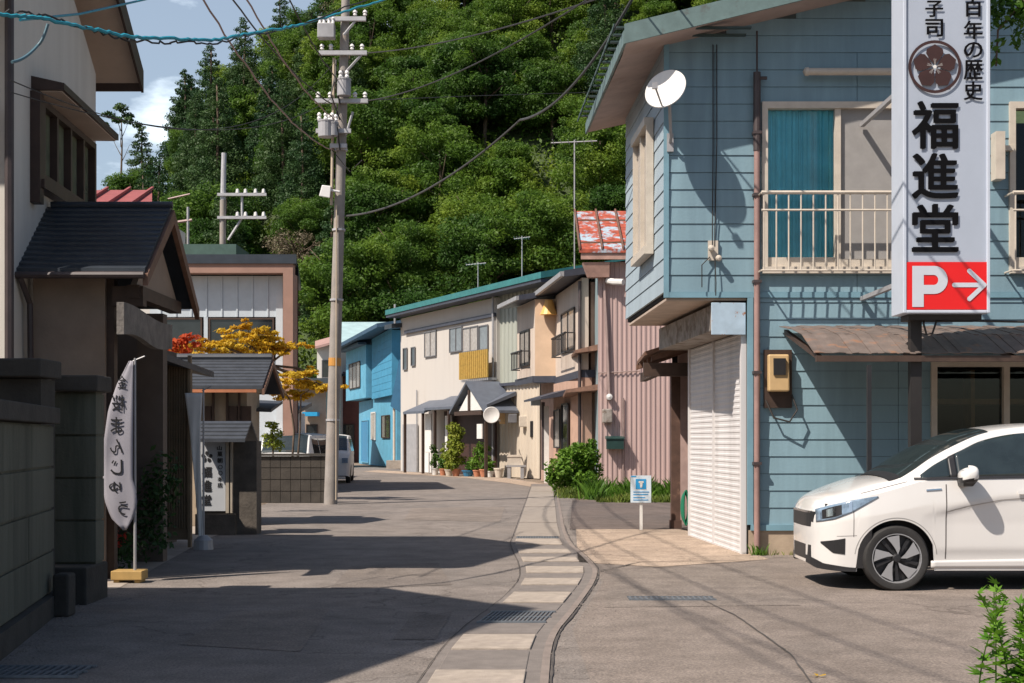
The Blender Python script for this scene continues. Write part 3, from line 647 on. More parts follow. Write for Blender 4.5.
# entrance canopy behind the shutter, with its post
mb = MB()
slab(mb, [(1.98, 21.25, 2.72), (3.0, 21.25, 3.05), (3.0, 24.5, 3.05), (2.15, 24.5, 2.75)], .06)
for k in range(5): y = 21.4 + k * .65; mb.hexa([(2.1, y, 2.58), (3.0, y, 2.88), (3.0, y + .09, 2.88), (2.1, y + .09, 2.58), (2.1, y, 2.67), (3.0, y, 2.97), (3.0, y + .09, 2.97), (2.1, y + .09, 2.67)])
mb.build('porch_roof', BROWN2, bh)
mb = MB(); mb.box((1.98, 21.35, 2.36), (2.75, 21.5, 2.56)); mb.box((2.2, 21.5, 2.4), (2.3, 24.4, 2.54)); mb.build('porch_beam', BROWN, bh)
mb = MB(); mb.box((2.50, 22.3, 0), (2.64, 22.44, 2.5)); mb.box((2.48, 22.28, 0), (2.66, 22.46, .14)); mb.build('porch_post', mat('old_wood_post', (.10, .055, .04), .7, .35, 6, col2=(.25, .15, .1), thr=(.6, .75), scale2=3), bh)
mb = MB(); mb.box((2.75, 23.5, 0), (4, 23.6, 2.9)); mb.build('back_wall', mat('pink_boards', (.42, .30, .27), .8, .2, 5), bh)
window(bh, frame((2.6, 23.5), (4, 23.5))[0], .3, .9, 1.1, 1.9, DGLASS, CREAM, 0)
# downpipe, conduit, insulators, meter
mb = MB(); xp = 2.965; mb.tube([(xp, YB - .09, 4.9), (xp, YB - .09, .12)], .038, 10); mb.build('downpipe', PIPE, bh, smooth=True)
mb = MB(); mb.tube([(xp, YB - .09, 5.85), (xp, YB - .09, 4.9)], .046, 10); mb.tube([(xp, YB - .09, 6.35), (xp, YB - .09, 5.85)], .012, 6); mb.tube([(xp, YB - .09, 5.78), (xp + .12, YB - .09, 5.78)], .02, 6)
stp = mb.build('standpipe', PIPED, bh)
for z in (5.1, 4.35, 3.3, 2.2, 1.1): mb = MB(); mb.box((xp - .05, YB - .14, z), (xp + .05, YB - .02, z + .035)); mb.build('pipe_clamp', PIPED, bh)
mb = MB(); mb.tube([(3.57, YB - .12, 5.85), (4.75, YB - .12, 5.85)], .045, 10); mb.lathe([(0, -.05), (.05, -.02), (.055, .02), (0, .05)], (3.56, YB - .12, 5.85), 'x', 12); mb.build('conduit', CREAM, bh, smooth=True)
mb = MB()
for dx in (0, .045): mb.tube([(2.44 + dx, YB - .04, 6.2), (2.44 + dx, YB - .045, 5), (2.43 + dx * .6, YB - .05, 3.75)], .007, 5)
mb.tube([(2.40, YB - .06, 3.62), (2.30, YB - .08, 3.52), (2.30, YB - .08, 3.25)], .007, 5); mb.tube([(2.46, YB - .06, 3.6), (2.47, YB - .08, 3.3), (2.47, YB - .06, 3.15)], .007, 5)
mb.build('service_wire', WIRE, bh)
mb = MB(); mb.box((2.38, YB - .05, 3.58), (2.50, YB - .02, 3.82)); mb.lathe([(0, -.1), (.03, -.09), (.04, -.05), (.03, -.02), (.02, 0)], (2.41, YB - .05, 3.72), 'y', 10); mb.lathe([(0, -.1), (.03, -.09), (.04, -.05), (.03, -.02), (.02, 0)], (2.50, YB - .05, 3.60), 'y', 10); mb.build('insulator', CREAM, bh)
mb = MB(); mb.box((XX(763, YB), YB - .06, ZZ(408, YB)), (XX(791, YB), YB - .025, ZZ(350, YB))); mb.build('meter_board', BROWN, bh)
mb = MB(); x0, x1 = XX(766, YB), XX(787, YB); z0, z1 = ZZ(392, YB), ZZ(355, YB)
mb.hexa([(x0, YB - .18, z0), (x1, YB - .18, z0), (x1, YB - .062, z0), (x0, YB - .062, z0), (x0, YB - .15, z1), (x1, YB - .15, z1), (x1, YB - .062, z1), (x0, YB - .062, z1)])
mt = mb.build('electric_meter', mat('meter_beige', (.52, .36, .18), .5, .1, 5), bh, bevel=.02); mb = MB(); mb.box((x0 + .06, YB - .19, z0 + .2), (x1 - .05, YB - .15, z1 - .05)); mb.build('meter_window', BLACK, mt); 
mb = MB(); mb.tube([(XX(790, YB), YB - .1, ZZ(395, YB)), (XX(795, YB), YB - .14, ZZ(410, YB)), (XX(787, YB), YB - .16, ZZ(422, YB)), (XX(772, YB), YB - .12, ZZ(418, YB)), (XX(765, YB), YB - .05, ZZ(400, YB))], .012, 6); mb.build('meter_cable', WIRE, bh)
# corrugated awning over the car bay
mb = MB(); ya, yf = YB - .05, 15.25; za, zf = 2.78, 2.33; n = 90
prev = None
for i in range(n + 1):
    x = 3.24 + (9.4 - 3.24) * i / n; dz = .005 * math.sin(i * 1.9)
    P = [(x, ya, za + dz), (x, (ya * 2 + yf) / 3, za - .08 + dz), (x, (ya + yf * 2) / 3, za - .20 + dz), (x, yf, zf + dz)]
    if prev:
        for q in range(3): mb.face(prev[q], P[q], P[q + 1], prev[q + 1])
    prev = P
o = mb.build('awning', AWN, bh); md = o.modifiers.new('s', 'SOLIDIFY'); md.thickness = .008
mb = MB(); mb.box((3.26, yf - .03, zf - .09), (9.4, yf + .04, zf - .025))
for x in (3.3, 4.32, 5.4, 6.6): mb.hexa([(x, yf + .05, zf - .08), (x + .05, yf + .05, zf - .08), (x + .05, ya, za - .1), (x, ya, za - .1), (x, yf + .05, zf - .03), (x + .05, yf + .05, zf - .03), (x + .05, ya, za - .04), (x, ya, za - .04)])
mb.build('awning_beam', BROWN, bh)
mb = MB(); mb.box((3.80, 15.2, 0), (3.845, 15.245, 2.2)); mb.build('awning_post', BLACK, bh)

# satellite dish
sdish = thing('satellite_dish', (1.86, YB - .1, 5.1), 'white round satellite dish on the corner of the blue house under the eave', 'satellite dish')
c = PX(666, 90, 16.8); nrm = Vector((-.38, -.80, .48)).normalized(); q = nrm.to_track_quat('Z', 'Y').to_matrix()
mb = MB(); rows = [(0, -.06), (.1, -.05), (.2, -.025), (.28, .01), (.30, .02), (.295, .03), (.27, .02), (.19, -.01), (.1, -.035), (0, -.045)]
for i, (r, h) in enumerate(rows[:-1]):
    r2, h2 = rows[i + 1]
    for k in range(36):
        a, b = k * math.pi / 18, (k + 1) * math.pi / 18
        f = lambda rr, hh_, an: c + q @ Vector((rr * math.cos(an) * .84, rr * math.sin(an) * .96, hh_))
        if r == 0: mb.face(f(0, h, 0), f(r2, h2, a), f(r2, h2, b))
        elif r2 == 0: mb.face(f(r, h, a), f(0, h2, 0), f(r, h, b))
        else: mb.face(f(r, h, a), f(r2, h2, a), f(r2, h2, b), f(r, h, b))
mb.build('dish', WHITE, sdish, smooth=True)
mb = MB(); low = c + q @ Vector((0, -.26, 0)); tip = c + nrm * .32 + q @ Vector((0, -.22, 0)); mb.tube([low, tip], .012, 6); mb.box(tip - Vector((.03, .03, .03)), tip + Vector((.03, .03, .04))); mb.build('feed_arm', GREYM, sdish)
mb = MB(); mb.tube([c - nrm * .06, c - nrm * .14 + Vector((.0, 0, -.05)), Vector((1.92, YB - .12, 5.05)), Vector((1.92, YB - .02, 5.0))], .02, 8); mb.box((1.88, YB - .05, 4.9), (1.96, YB - .02, 5.12)); mb.build('mount', GREYM, sdish)

# ------------------------------------------------------------ tall sign
YS = 15.0
sg = thing('shop_sign', (4.5, 15.25, 0), 'tall white vertical shop sign with black Japanese letters and a red parking panel', 'sign')
xa, xb = XX(903, YS), XX(990, YS); zb_, zt = ZZ(313, YS), ZZ(-75, YS)
SIGNW = mat('sign_face', (.40, .45, .53), .4, .05, 2)
mb = MB(); mb.box((xa + .03, YS + .01, zb_ + .02), (xb - .03, YS + .44, zt)); mb.build('cabinet', SIGNW, sg)
mb = MB()
for x in (xa, xb - .035): mb.box((x, YS - .012, zb_), (x + .035, YS + .46, zt + .01))
mb.box((xa + .035, YS - .012, zb_), (xb - .035, YS + .45, zb_ + .03)); mb.build('cabinet_trim', mat('sign_trim', (.52, .57, .65), .4, .05, 3), sg, bevel=.006)
def SF(px, py, off=.0): p = PX(px, py, YS); return Vector((p.x, YS - off, p.z))
s = YS / F
mb = MB()
def put(ch, cx, cy, w, h, off=.006, bold=.0, m=mb):
    cc = SF(cx, cy); put_glyph(m, ch, lambda a, b: Vector((cc.x + a, YS - off, cc.z + b)), w * s, h * s, bold)
for ch, cy, h in (('福', 125, 49), ('進', 176, 47), ('堂', 228, 49)): put(ch, 935, cy, 47, h, bold=.05)
for ch, cy, h in (('子', 9, 17), ('司', 28, 18)): put(ch, 934, cy, 18, h, bold=.055)
for ch, cy, h in (('百', 7, 20), ('年', 30, 19), ('の', 50, 16), ('歴', 70, 20), ('史', 91, 19)): put(ch, 973, cy, 19, h, bold=.05)
o = mb.build('lettering', mat('black_letter', (.004, .004, .005), .7, .1, 5, spec=.1), sg, recalc=False)
# crest: ring and five-petalled bellflower
CB = mat('crest_brown', (.045, .018, .015), .5, .2, 6); mb = MB(); cc = SF(934.5, 67); n = 48
for k in range(n):
    a, b = k * 2 * math.pi / n, (k + 1) * 2 * math.pi / n; P = []
    ra, rb = 26.5 * s, 23.5 * s; pt = lambda r, t: (cc.x + r * math.cos(t), YS - .012, cc.z + r * math.sin(t)); mb.face(pt(ra, a), pt(ra, b), pt(rb, b), pt(rb, a))
for k in range(5):
    a0 = math.pi / 2 + k * 2 * math.pi / 5; poly = [(2.2, 0), (10, -.60), (16, -.58), (19.5, -.42), (20.5, -.2), (22.5, 0), (20.5, .2), (19.5, .42), (16, .58), (10, .60)]
    mb.face(*[(cc.x + r * s * math.cos(a0 + t), YS - .012, cc.z + r * s * math.sin(a0 + t)) for r, t in poly])
mb.build('crest', CB, sg, recalc=False)
mb = MB()
for k in range(5):
    a0 = math.pi / 2 + k * 2 * math.pi / 5
    for da in (-.12, 0, .12): mb.face(*[(cc.x + r * s * math.cos(a0 + t), YS - .016, cc.z + r * s * math.sin(a0 + t)) for r, t in ((1.5, da - .03), (8, da * 1.2 - .012), (8, da * 1.2 + .012), (1.5, da + .03))])
mb.lathe([(0, -.003), (1.8 * s, -.003), (1.8 * s, 0)], (cc.x, YS - .014, cc.z), 'y', 10); mb.build('stamen', WHITE, sg, recalc=False)
mb = MB(); p0, p1 = SF(905, 309.5), SF(989, 262); rr_ = .03; P = []
for cx_, cz_, a0 in ((p1.x - rr_, p1.z - rr_, 0), (p0.x + rr_, p1.z - rr_, 90), (p0.x + rr_, p0.z + rr_, 180), (p1.x - rr_, p0.z + rr_, 270)):
    for k in range(4): a = R(a0 + k * 30); P.append((cx_ + rr_ * math.cos(a), YS - .004, cz_ + rr_ * math.sin(a)))
mb.prism(P, (0, .01, 0)); pp = mb.build('parking_panel', mat('red_panel', (.72, .012, .012), .4, .05, 3), sg)
mb = MB(); o7 = .009
def quadpx(pts, m=None): mb.face(*[(SF(x, y).x, YS - o7, SF(x, y).z) for x, y in pts])
# letter P
quadpx([(912, 266), (923.5, 266), (923.5, 307), (912, 307)])
NP = 14; outer = [(923.5, 266)] + [(934 + 13.5 * math.cos(a), 280 - 14 * math.sin(a)) for a in np.linspace(math.pi / 2, -math.pi / 2, NP)] + [(923.5, 294)]
inner = [(923.5, 275)] + [(933.5 + 4.5 * math.cos(a), 280 - 5 * math.sin(a)) for a in np.linspace(math.pi / 2, -math.pi / 2, NP)] + [(923.5, 285)]
for i in range(len(outer) - 1): quadpx([outer[i], outer[i + 1], inner[i + 1], inner[i]])
def stroke(x0, y0, x1, y1, w):
    a0 = math.atan2(y1 - y0, x1 - x0)
    quadpx([(x1 + w / 2 * math.cos(a), y1 + w / 2 * math.sin(a)) for a in np.linspace(a0 - math.pi / 2, a0 + math.pi / 2, 9)] + [(x0 + w / 2 * math.cos(a), y0 + w / 2 * math.sin(a)) for a in np.linspace(a0 + math.pi / 2, a0 + 1.5 * math.pi, 9)])
stroke(954, 285, 983, 285, 4.5); o7 = .0105; stroke(969, 271, 984, 285, 4.5); o7 = .012; stroke(984, 285, 969, 299, 4.5)
mb.build('parking_lettering', mat('white_letter', (.55, .58, .64), .4, .03, 4), pp, recalc=False)
mb = MB(); mb.box((4.29, 15.30, 0), (4.41, 15.41, zb_ + .01)); mb.box((4.22, 15.14, zb_ - .06), (5.0, 15.44, zb_ - .001)); mb.build('post', mat('black_steel_post', (.018, .015, .014), .6, .2, 5), sg)
mb = MB()
for z in (zb_ + .35, 5.2): mb.box((xb - .1, YS + .46, z), (xb - .05, YB - .03, z + .05)); mb.box((xa + .1, YS + .46, z), (xa + .15, YB - .03, z + .05))
mb.build('wall_bracket', GREYM, sg)
mb = MB(); mb.tube([SF(932, 311, -.25), SF(929, 322, -.2), SF(932, 333, -.2), SF(938, 332, -.2), SF(942, 320, -.2), SF(960, 318, -.3), SF(1060, 320, -.3)], .012, 6); mb.build('cable', WIRE, sg)
# vine spilling over the right of the sign
g = np.random.default_rng(21); cs = []; rs = []
for px, py, r0 in ((1000, 5, .14), (996, 22, .1), (1013, 12, .16), (1030, 20, .2), (998, 45, .07), (1018, 40, .09), (996, 62, .05), (1040, -10, .3)): p = PX(px, py, 15.6); cs.append(tuple(p)); rs.append((r0, r0, r0))
V = leaves(g, cs, rs, 700, .045); vo = PX(1010, 20, 15.6)
vine = thing('hanging_vine', vo, 'leafy green vine hanging beside the top right edge of the tall sign', 'plant')
addmesh('leaves', leafmesh('leaves', V - np.array(vo), LEAFG), vine)
mb = MB(); mb.tube([PX(1060, -40, 15.6), PX(1020, 5, 15.6), PX(998, 30, 15.6), PX(996, 66, 15.6)], .012, 5); mb.build('stem', BARK, vine)
# air-conditioner-like box beside the sign
mb = MB(); mb.box((XX(990, YB), YB - .22, ZZ(182, YB)), (XX(999, YB), YB - .03, ZZ(135, YB))); mb.box((XX(999, YB), YB - .1, ZZ(152, YB)), (XX(1011, YB), YB - .03, ZZ(147, YB))); mb.build('wall_box', CREAM, bh)

# ------------------------------------------------------------ WHITE CAR (lofted body)
def pchip(tab):
    xs = np.array([t[0] for t in tab], float); ys = np.array([t[1] for t in tab], float); h = np.diff(xs); d = np.diff(ys) / h; m = np.zeros(len(xs))
    for i in range(1, len(xs) - 1):
        if d[i - 1] * d[i] > 0: w1 = 2 * h[i] + h[i - 1]; w2 = h[i] + 2 * h[i - 1]; m[i] = (w1 + w2) / (w1 / d[i - 1] + w2 / d[i])
    m[0], m[-1] = d[0], d[-1]
    def f(x):
        x = min(max(x, xs[0]), xs[-1]); i = min(int(np.searchsorted(xs, x, 'right')) - 1, len(h) - 1); t = (x - xs[i]) / h[i]
        return float((2 * t ** 3 - 3 * t * t + 1) * ys[i] + (t ** 3 - 2 * t * t + t) * h[i] * m[i] + (-2 * t ** 3 + 3 * t * t) * ys[i + 1] + (t ** 3 - t * t) * h[i] * m[i + 1])
    return f
LQ = tuple(np.linspace(0, 1, 34))
def make_car(par, T, wheels, wr, org, yaw_fn, paint, arch=.355):
    W, ZS, ZR, ZT, WR = (pchip(T[k]) for k in ('W', 'ZS', 'ZR', 'ZT', 'WR')); ZB = pchip(T['ZB']); Lc = T['L']
    def zb(x):
        z = ZB(x)
        for wx in wheels:
            d = x - wx
            if abs(d) < arch: z = max(z, wr + math.sqrt(arch * arch - d * d))
        return z
    def ctrl(x):
        b, s, r, t, w = zb(x), ZS(x), max(ZR(x), ZS(x) + .004), ZT(x), W(x); t = max(t, r + .003); g = WR(x)
        def lw(z):                       # half width of the lower body at height z
            k = (z - .2) / max(s - .2, .1); return w * (.945 + .055 * math.sin(min(max(k, 0) * 1.15, 1) * math.pi / 2) - .03 * max(0, k - .72) / .28)
        zs = [b + (s - b) * q for q in LQ]
        cz = float(np.interp(x, [1.0, 1.19, 1.4, 1.7, 2.1, 3.3, 3.96], [.70, .735, .79, .845, .875, .92, .93])); kx = min(max((x - .95) / .3, 0), 1)
        def crs(z): return -.020 * kx / (1 + math.exp(min(40, max(-40, (z - cz) / .011)))) * max(0, min(1, (z - .38) / .25)) - .012 * kx / (1 + math.exp(min(40, max(-40, (z - .37) / .012))))
        pts = [(lw(z) + crs(z), z) for z in zs]
        ws = pts[-1][0]
        for q in (.12, .35, .6, .85, 1): pts.append((ws - .012 * 0 + (g - ws) * (q ** .93), s + (r - s) * q))
        for q in (.12, .3, .55, .8, 1): a = q * math.pi / 2; pts.append((g * math.cos(a), r + (t - r) * math.sin(a) ** .9))
        return pts
    def side(x, z):
        P = ctrl(x); P = P[:len(LQ) + 5]
        zz = [p[1] for p in P]; yy = [p[0] for p in P]
        if z <= zz[0]:
            k = (z - .2) / max(ZS(x) - .2, .1); return W(x) * (.945 + .055 * math.sin(min(max(k, 0) * 1.15, 1) * math.pi / 2))
        return float(np.interp(z, zz, yy))
    def world(x, y, z): return yaw_fn(x, y, z)
    xs = sorted(set([round(v, 4) for v in np.linspace(0, Lc, 110)] + [round(v, 4) for v in np.linspace(0, .3, 14)] + [round(w + d, 4) for w in wheels for d in np.linspace(-arch, arch, 33)]))
    mb = MB(); rows = []
    for x in xs:
        P = ctrl(x); full = [(-w, z) for w, z in P] + [(w, z) for w, z in P[::-1][1:]]
        rows.append(mb.av([world(x, y, z) for y, z in full])); nn = len(full)
    for i in range(len(rows) - 1):
        for k in range(nn - 1): mb.f.append((rows[i] + k, rows[i] + k + 1, rows[i + 1] + k + 1, rows[i + 1] + k)); mb.mi.append(0)
    mb.f.append(tuple(rows[0] + k for k in range(nn))); mb.f.append(tuple(rows[-1] + k for k in range(nn))); mb.mi += [0, 0]
    body = mb.build('body', paint, par, smooth=True)
    def patch(x0, x1, lo, hi, off=.006, n=24, m=5, sgn=-1, back=.0):
        mb = MB()
        for i in range(n):
            for j in range(m):
                q = []
                for a, b in ((i, j), (i + 1, j), (i + 1, j + 1), (i, j + 1)):
                    x = x0 + (x1 - x0) * a / n; z = lo(x) + (hi(x) - lo(x)) * b / m; q.append(world(x, sgn * (side(x, z) + off), z))
                mb.face(*q)
        return mb
    def toppatch(x0, x1, t0, n=14, m=16, off=.006):
        mb = MB()
        def pt(x, k):
            P = ctrl(x); r = ZR(x); g = WR(x) * t0; kk = k * 2 - 1; y = g * kk; c = min(1, abs(y) / max(WR(x), .01)); z = r + (max(ZT(x), r + .003) - r) * math.sqrt(max(0, 1 - c * c)) ** .9
            return world(x, y, z + off)
        for i in range(n):
            for j in range(m):
                mb.face(*[pt(x0 + (x1 - x0) * a / n, b / m) for a, b in ((i, j), (i + 1, j), (i + 1, j + 1), (i, j + 1))])
        return mb
    return body, side, patch, toppatch, world, zb
PAINT = mat('pearl_white_paint', (.70, .685, .66), .22, .015, 1, coat=.8)
TYRE = mat('tyre_rubber', (.028, .027, .026), .75, .2, 20, .2, 120)
ALLOY = mat('silver_alloy', (.55, .56, .58), .3, .05, 5, metal=.7)
LAMPG = mat('headlight_glass', (.20, .28, .37), .08, .45, 14, spec=1.0)
CHROME = mat('chrome', (.75, .76, .78), .12, .05, 5, metal=1)
CG = mat('car_window_glass', (.022, .032, .034), .04, .3, 3, spec=.9)
def wheel(par, cx, cy, cz, r, w, sgn, alloy=True):
    """axis along Y; sgn -1: outer face towards the camera"""
    wh = MB(); wh.lathe([(r * .72, -w / 2 + .01), (r * .77, -w / 2), (r * .93, -w / 2 + .005), (r * .985, -w / 2 + .03), (r, -w / 4), (r, w / 4), (r * .985, w / 2 - .03), (r * .93, w / 2 - .005), (r * .72, w / 2 - .01)], (cx, cy, cz), 'y', 40)
    root = MB(); root.lathe([(0, -w * .15), (r * .70, -w * .15), (r * .70, -w * .3), (r * .70, w * .3), (0, w * .3)], (cx, cy, cz), 'y', 32)
    wo = root.build('wheel', BLACK, par); wh.build('tyre', TYRE, wo, smooth=True)
    rm = MB(); y0 = cy + sgn * w * .44; 
    rm.lathe([(r * .70, sgn * w * .30), (r * .72, sgn * w * .475), (r * .75, sgn * w * .475), (r * .755, sgn * w * .36)], (cx, cy, cz), 'y', 40)
    if alloy:
        for k in range(5):
            a = k * 2 * math.pi / 5 + .35
            P = [(.12, -.35), (.30, -.36), (.50, -.20), (.70, -.14), (.70, .42), (.47, .30), (.28, .10)]
            pts = [(cx + r * q * math.cos(a + t), y0, cz + r * q * math.sin(a + t)) for q, t in P]; rm.prism(pts, (0, -sgn * .014, 0))
    rm.build('rim', ALLOY, wo)
    hb = MB(); hb.lathe([(0, sgn * w * .5), (r * .10, sgn * w * .49), (r * .13, sgn * w * .42), (r * .15, sgn * w * .2)], (cx, cy, cz), 'y', 16)
    for k in range(5):
        a = k * 2 * math.pi / 5 + .35; P = [(.10, .25), (.66, .55), (.68, .72), (.10, .75)]
        hb.prism([(cx + r * q * math.cos(a + t), cy + sgn * w * .34, cz + r * q * math.sin(a + t)) for q, t in P], (0, -sgn * .01, 0))
    hb.build('hub', BLACK, wo)
    return wo
CX0, CYC = 2.83, 13.98
carT = dict(L=3.96,
  W=[(0, .30), (.02, .42), (.05, .52), (.12, .64), (.22, .735), (.35, .79), (.5, .83), (.8, .846), (1.4, .848), (2.8, .848), (3.4, .835), (3.75, .78), (3.9, .70), (3.96, .62)],
  ZS=[(0, .60), (.05, .70), (.12, .765), (.3, .845), (.57, .905), (.85, .985), (1.02, 1.03), (1.5, 1.045), (2.4, 1.06), (3.2, 1.10), (3.7, 1.10), (3.96, 1.0)],
  ZR=[(0, .61), (.05, .715), (.12, .785), (.3, .875), (.55, .955), (.78, 1.01), (.90, 1.075), (1.10, 1.21), (1.36, 1.335), (1.58, 1.43), (1.92, 1.495), (2.4, 1.52), (3.0, 1.49), (3.5, 1.38), (3.8, 1.2), (3.96, 1.02)],
  ZT=[(0, .66), (.04, .78), (.10, .85), (.3, .93), (.55, 1.02), (.76, 1.07), (.88, 1.14), (1.09, 1.275), (1.47, 1.455), (1.78, 1.53), (2.2, 1.565), (3.0, 1.545), (3.5, 1.44), (3.8, 1.24), (3.96, 1.04)],
  WR=[(0, .28), (.05, .48), (.12, .57), (.3, .69), (.6, .735), (.8, .745), (.97, .735), (1.36, .665), (1.75, .60), (2.6, .585), (3.4, .57), (3.8, .58), (3.96, .56)],
  ZB=[(0, .23), (.06, .19), (.3, .175), (1.2, .19), (3.3, .19), (3.7, .22), (3.96, .30)])
car = thing('parked_car', (4.6, CYC, 0), 'white compact hatchback parked facing left in front of the blue house', 'car')
cw = lambda x, y, z: Vector((CX0 + x, CYC + y, z))
body, side, patch, toppatch, _, zbf = make_car(car, carT, (.73, 3.26), .305, None, cw, PAINT)
def solid(o, t=.01, off=-1): m = o.modifiers.new('s', 'SOLIDIFY'); m.thickness = min(t, .008); m.offset = 0; return o
# inner structure: under-body and wheel wells
mb = MB(); mb.box((CX0 + .12, CYC - .60, .21), (CX0 + 3.8, CYC + .60, .80)); mb.box((CX0 + 1.2, CYC - .78, .21), (CX0 + 2.95, CYC + .78, .5)); mb.build('underbody', BLACK, car)
for wx in (.73, 3.26):
    for sg_ in (-1, 1): wheel(car, CX0 + wx, CYC + sg_ * .745, .305, .308, .185, sg_)
# windows (side)
I = lambda T: (lambda x: float(np.interp(x, [t[0] for t in T], [t[1] for t in T])))
zlow = I([(.85, 1.045), (1.3, 1.055), (2.4, 1.075), (3.6, 1.13)]); zup = lambda x: carT and (pchip(carT['ZR'])(x) - .035)
for s_ in (-1, 1):
    o = patch(.96, 1.23, zlow, lambda x: zup(x) - .005, .004, 10, 6, s_).build('quarter_window', CG, car, smooth=True); solid(o, .006)
    o = patch(1.30, 2.14, zlow, zup, .004, 22, 7, s_).build('front_door_window', CG, car, smooth=True); solid(o, .006)
    o = patch(2.22, 3.02, zlow, zup, .004, 18, 7, s_).build('rear_door_window', CG, car, smooth=True); solid(o, .006)
    o = patch(1.23, 1.30, zlow, zup, .005, 4, 6, s_).build('window_pillar', BLACK, car, smooth=True); solid(o, .006)
    o = patch(.90, 3.1, lambda x: zlow(x) - .018, lambda x: zlow(x) + .004, .006, 40, 1, s_).build('window_moulding', BLACK, car); solid(o, .006)
    # panel gaps, and shade painted along the crease
    gap = mat('panel_gap', (.10, .09, .085), .6, .1, 5) if s_ == -1 else MATS['panel_gap']
    mbg = patch(1.18, 1.19, lambda x: .30, lambda x: .99, .0015, 1, 20, s_)
    mb2 = patch(2.17, 2.182, lambda x: .25, lambda x: 1.05, .0015, 1, 20, s_); b = len(mbg.v); mbg.v += mb2.v; mbg.f += [tuple(i + b for i in f) for f in mb2.f]; mbg.mi += mb2.mi
    mb2 = patch(1.19, 2.18, lambda x: .262, lambda x: .27, .0015, 20, 1, s_); b = len(mbg.v); mbg.v += mb2.v; mbg.f += [tuple(i + b for i in f) for f in mb2.f]; mbg.mi += mb2.mi
    mb2 = patch(.42, .84, lambda x: .90 + .11 * (x - .42) / .42, lambda x: .906 + .11 * (x - .42) / .42, .0015, 12, 1, s_); b = len(mbg.v); mbg.v += mb2.v; mbg.f += [tuple(i + b for i in f) for f in mb2.f]; mbg.mi += mb2.mi
    for args in ((.34, .346, lambda x: .50, lambda x: .76, .0015, 1, 10, s_), (.20, .37, lambda x: .50 + .06 * (x - .2), lambda x: .504 + .06 * (x - .2), .0015, 8, 1, s_), (2.02, 2.03, lambda x: .93, lambda x: .935, .0015, 1, 1, s_)):
        mb2 = patch(*args); b = len(mbg.v); mbg.v += mb2.v; mbg.f += [tuple(i + b for i in f) for f in mb2.f]; mbg.mi += mb2.mi
    mbg.build('panel_gap', gap, car)
    lipm = MATS.get('arch_shadow') or mat('arch_shadow', (.30, .29, .28), .5, .1, 5)  # grey strip paints the shade along the wheel-arch lip
    for wx in (.73, 3.26):
        ml = MB()
        for i in range(28):
            a0, a1 = math.pi * (.03 + .94 * i / 28), math.pi * (.03 + .94 * (i + 1) / 28); q = []
            for rr_, a in ((.372, a0), (.372, a1), (.378, a1), (.378, a0)): X_, Z_ = wx + rr_ * math.cos(a), .305 + rr_ * math.sin(a); q.append(cw(X_, s_ * (side(X_, Z_) + .002), Z_))
            ml.face(*q)
        ml.build('arch_shade_line', lipm, car)
    cr = I([(1.19, .735), (1.4, .79), (1.7, .845), (2.1, .875), (3.3, .92)])
    o = patch(1.19, 3.2, lambda x: cr(x) - .005, lambda x: cr(x) + .005, .002, 40, 1, s_).build('crease_shade_line', mat('crease_shade', (.42, .39, .36), .4, .05, 4) if s_ == -1 else MATS['crease_shade'], car)  # grey strip: shade of the pressed crease put into colour
    o = patch(1.05, 3.05, lambda x: .215, lambda x: .28 + .02 * min(1, (x - 1.05)), .003, 40, 3, s_).build('side_skirt', PAINT, car, smooth=True); solid(o, .02)
    # headlight
    lo = I([(.05, .625), (.18, .66), (.34, .735), (.50, .835), (.56, .87)]); hi = I([(.05, .745), (.18, .80), (.34, .842), (.50, .872), (.56, .88)])
    o = patch(.05, .56, lo, hi, .005, 26, 6, s_).build('headlight', LAMPG, car, smooth=True); solid(o, .012)
    o2 = patch(.08, .24, lambda x: lo(x) + .02, lambda x: hi(x) - .02, .010, 12, 3, s_).build('lamp_reflector', BLACK, o); solid(o2, .003)
    o2 = patch(.12, .19, lambda x: lo(x) + .035, lambda x: hi(x) - .03, .014, 6, 3, s_).build('lamp_reflector', CHROME, o); solid(o2, .003)
    o2 = patch(.30, .33, lambda x: lo(x) + .008, lambda x: hi(x) - .01, .012, 4, 3, s_).build('lamp_reflector', CHROME, o); solid(o2, .003)
    # fog lamp recess, lower lip
    o = patch(.08, .27, I([(.08, .43), (.17, .345), (.27, .335)]), I([(.08, .445), (.18, .465), (.27, .485)]), .003, 10, 4, s_).build('fog_lamp_recess', BLACK, car); solid(o, .006)
    o = patch(.0, .50, lambda x: zbf(x), lambda x: float(np.interp(x, [0, .1, .3, .5], [.30, .24, .215, .205])), .006, 26, 2, s_).build('front_lip', BLACK, car); solid(o, .01)
    o = patch(1.0, 1.14, I([(1.0, .93), (1.14, .94)]), I([(1.0, .943), (1.14, .953)]), .006, 6, 1, s_).build('side_badge', CHROME, car); solid(o, .006)
    o = patch(1.84, 2.02, lambda x: .90, lambda x: .93, .02, 6, 2, s_).build('door_handle', PAINT, car); solid(o, .03)
    # mirror
    mx_, my_, mz_ = CX0 + 1.345, CYC + s_ * .97, 1.075
    mb = MB(); n1, n2 = 14, 22
    for i in range(n1):
        for k in range(n2):
            q = []
            for a, b in ((i, k), (i + 1, k), (i + 1, k + 1), (i, k + 1)):
                ph = -math.pi / 2 + math.pi * a / n1; th = 2 * math.pi * b / n2; sc_ = lambda v, e: math.copysign(abs(v) ** e, v)
                q.append((mx_ + .085 * sc_(math.cos(ph), .6) * sc_(math.cos(th), .7), my_ + .115 * sc_(math.cos(ph), .6) * sc_(math.sin(th), .7), mz_ + .073 * sc_(math.sin(ph), .75) + (.02 * math.cos(th) if a > 3 else 0)))
            mb.face(*q)
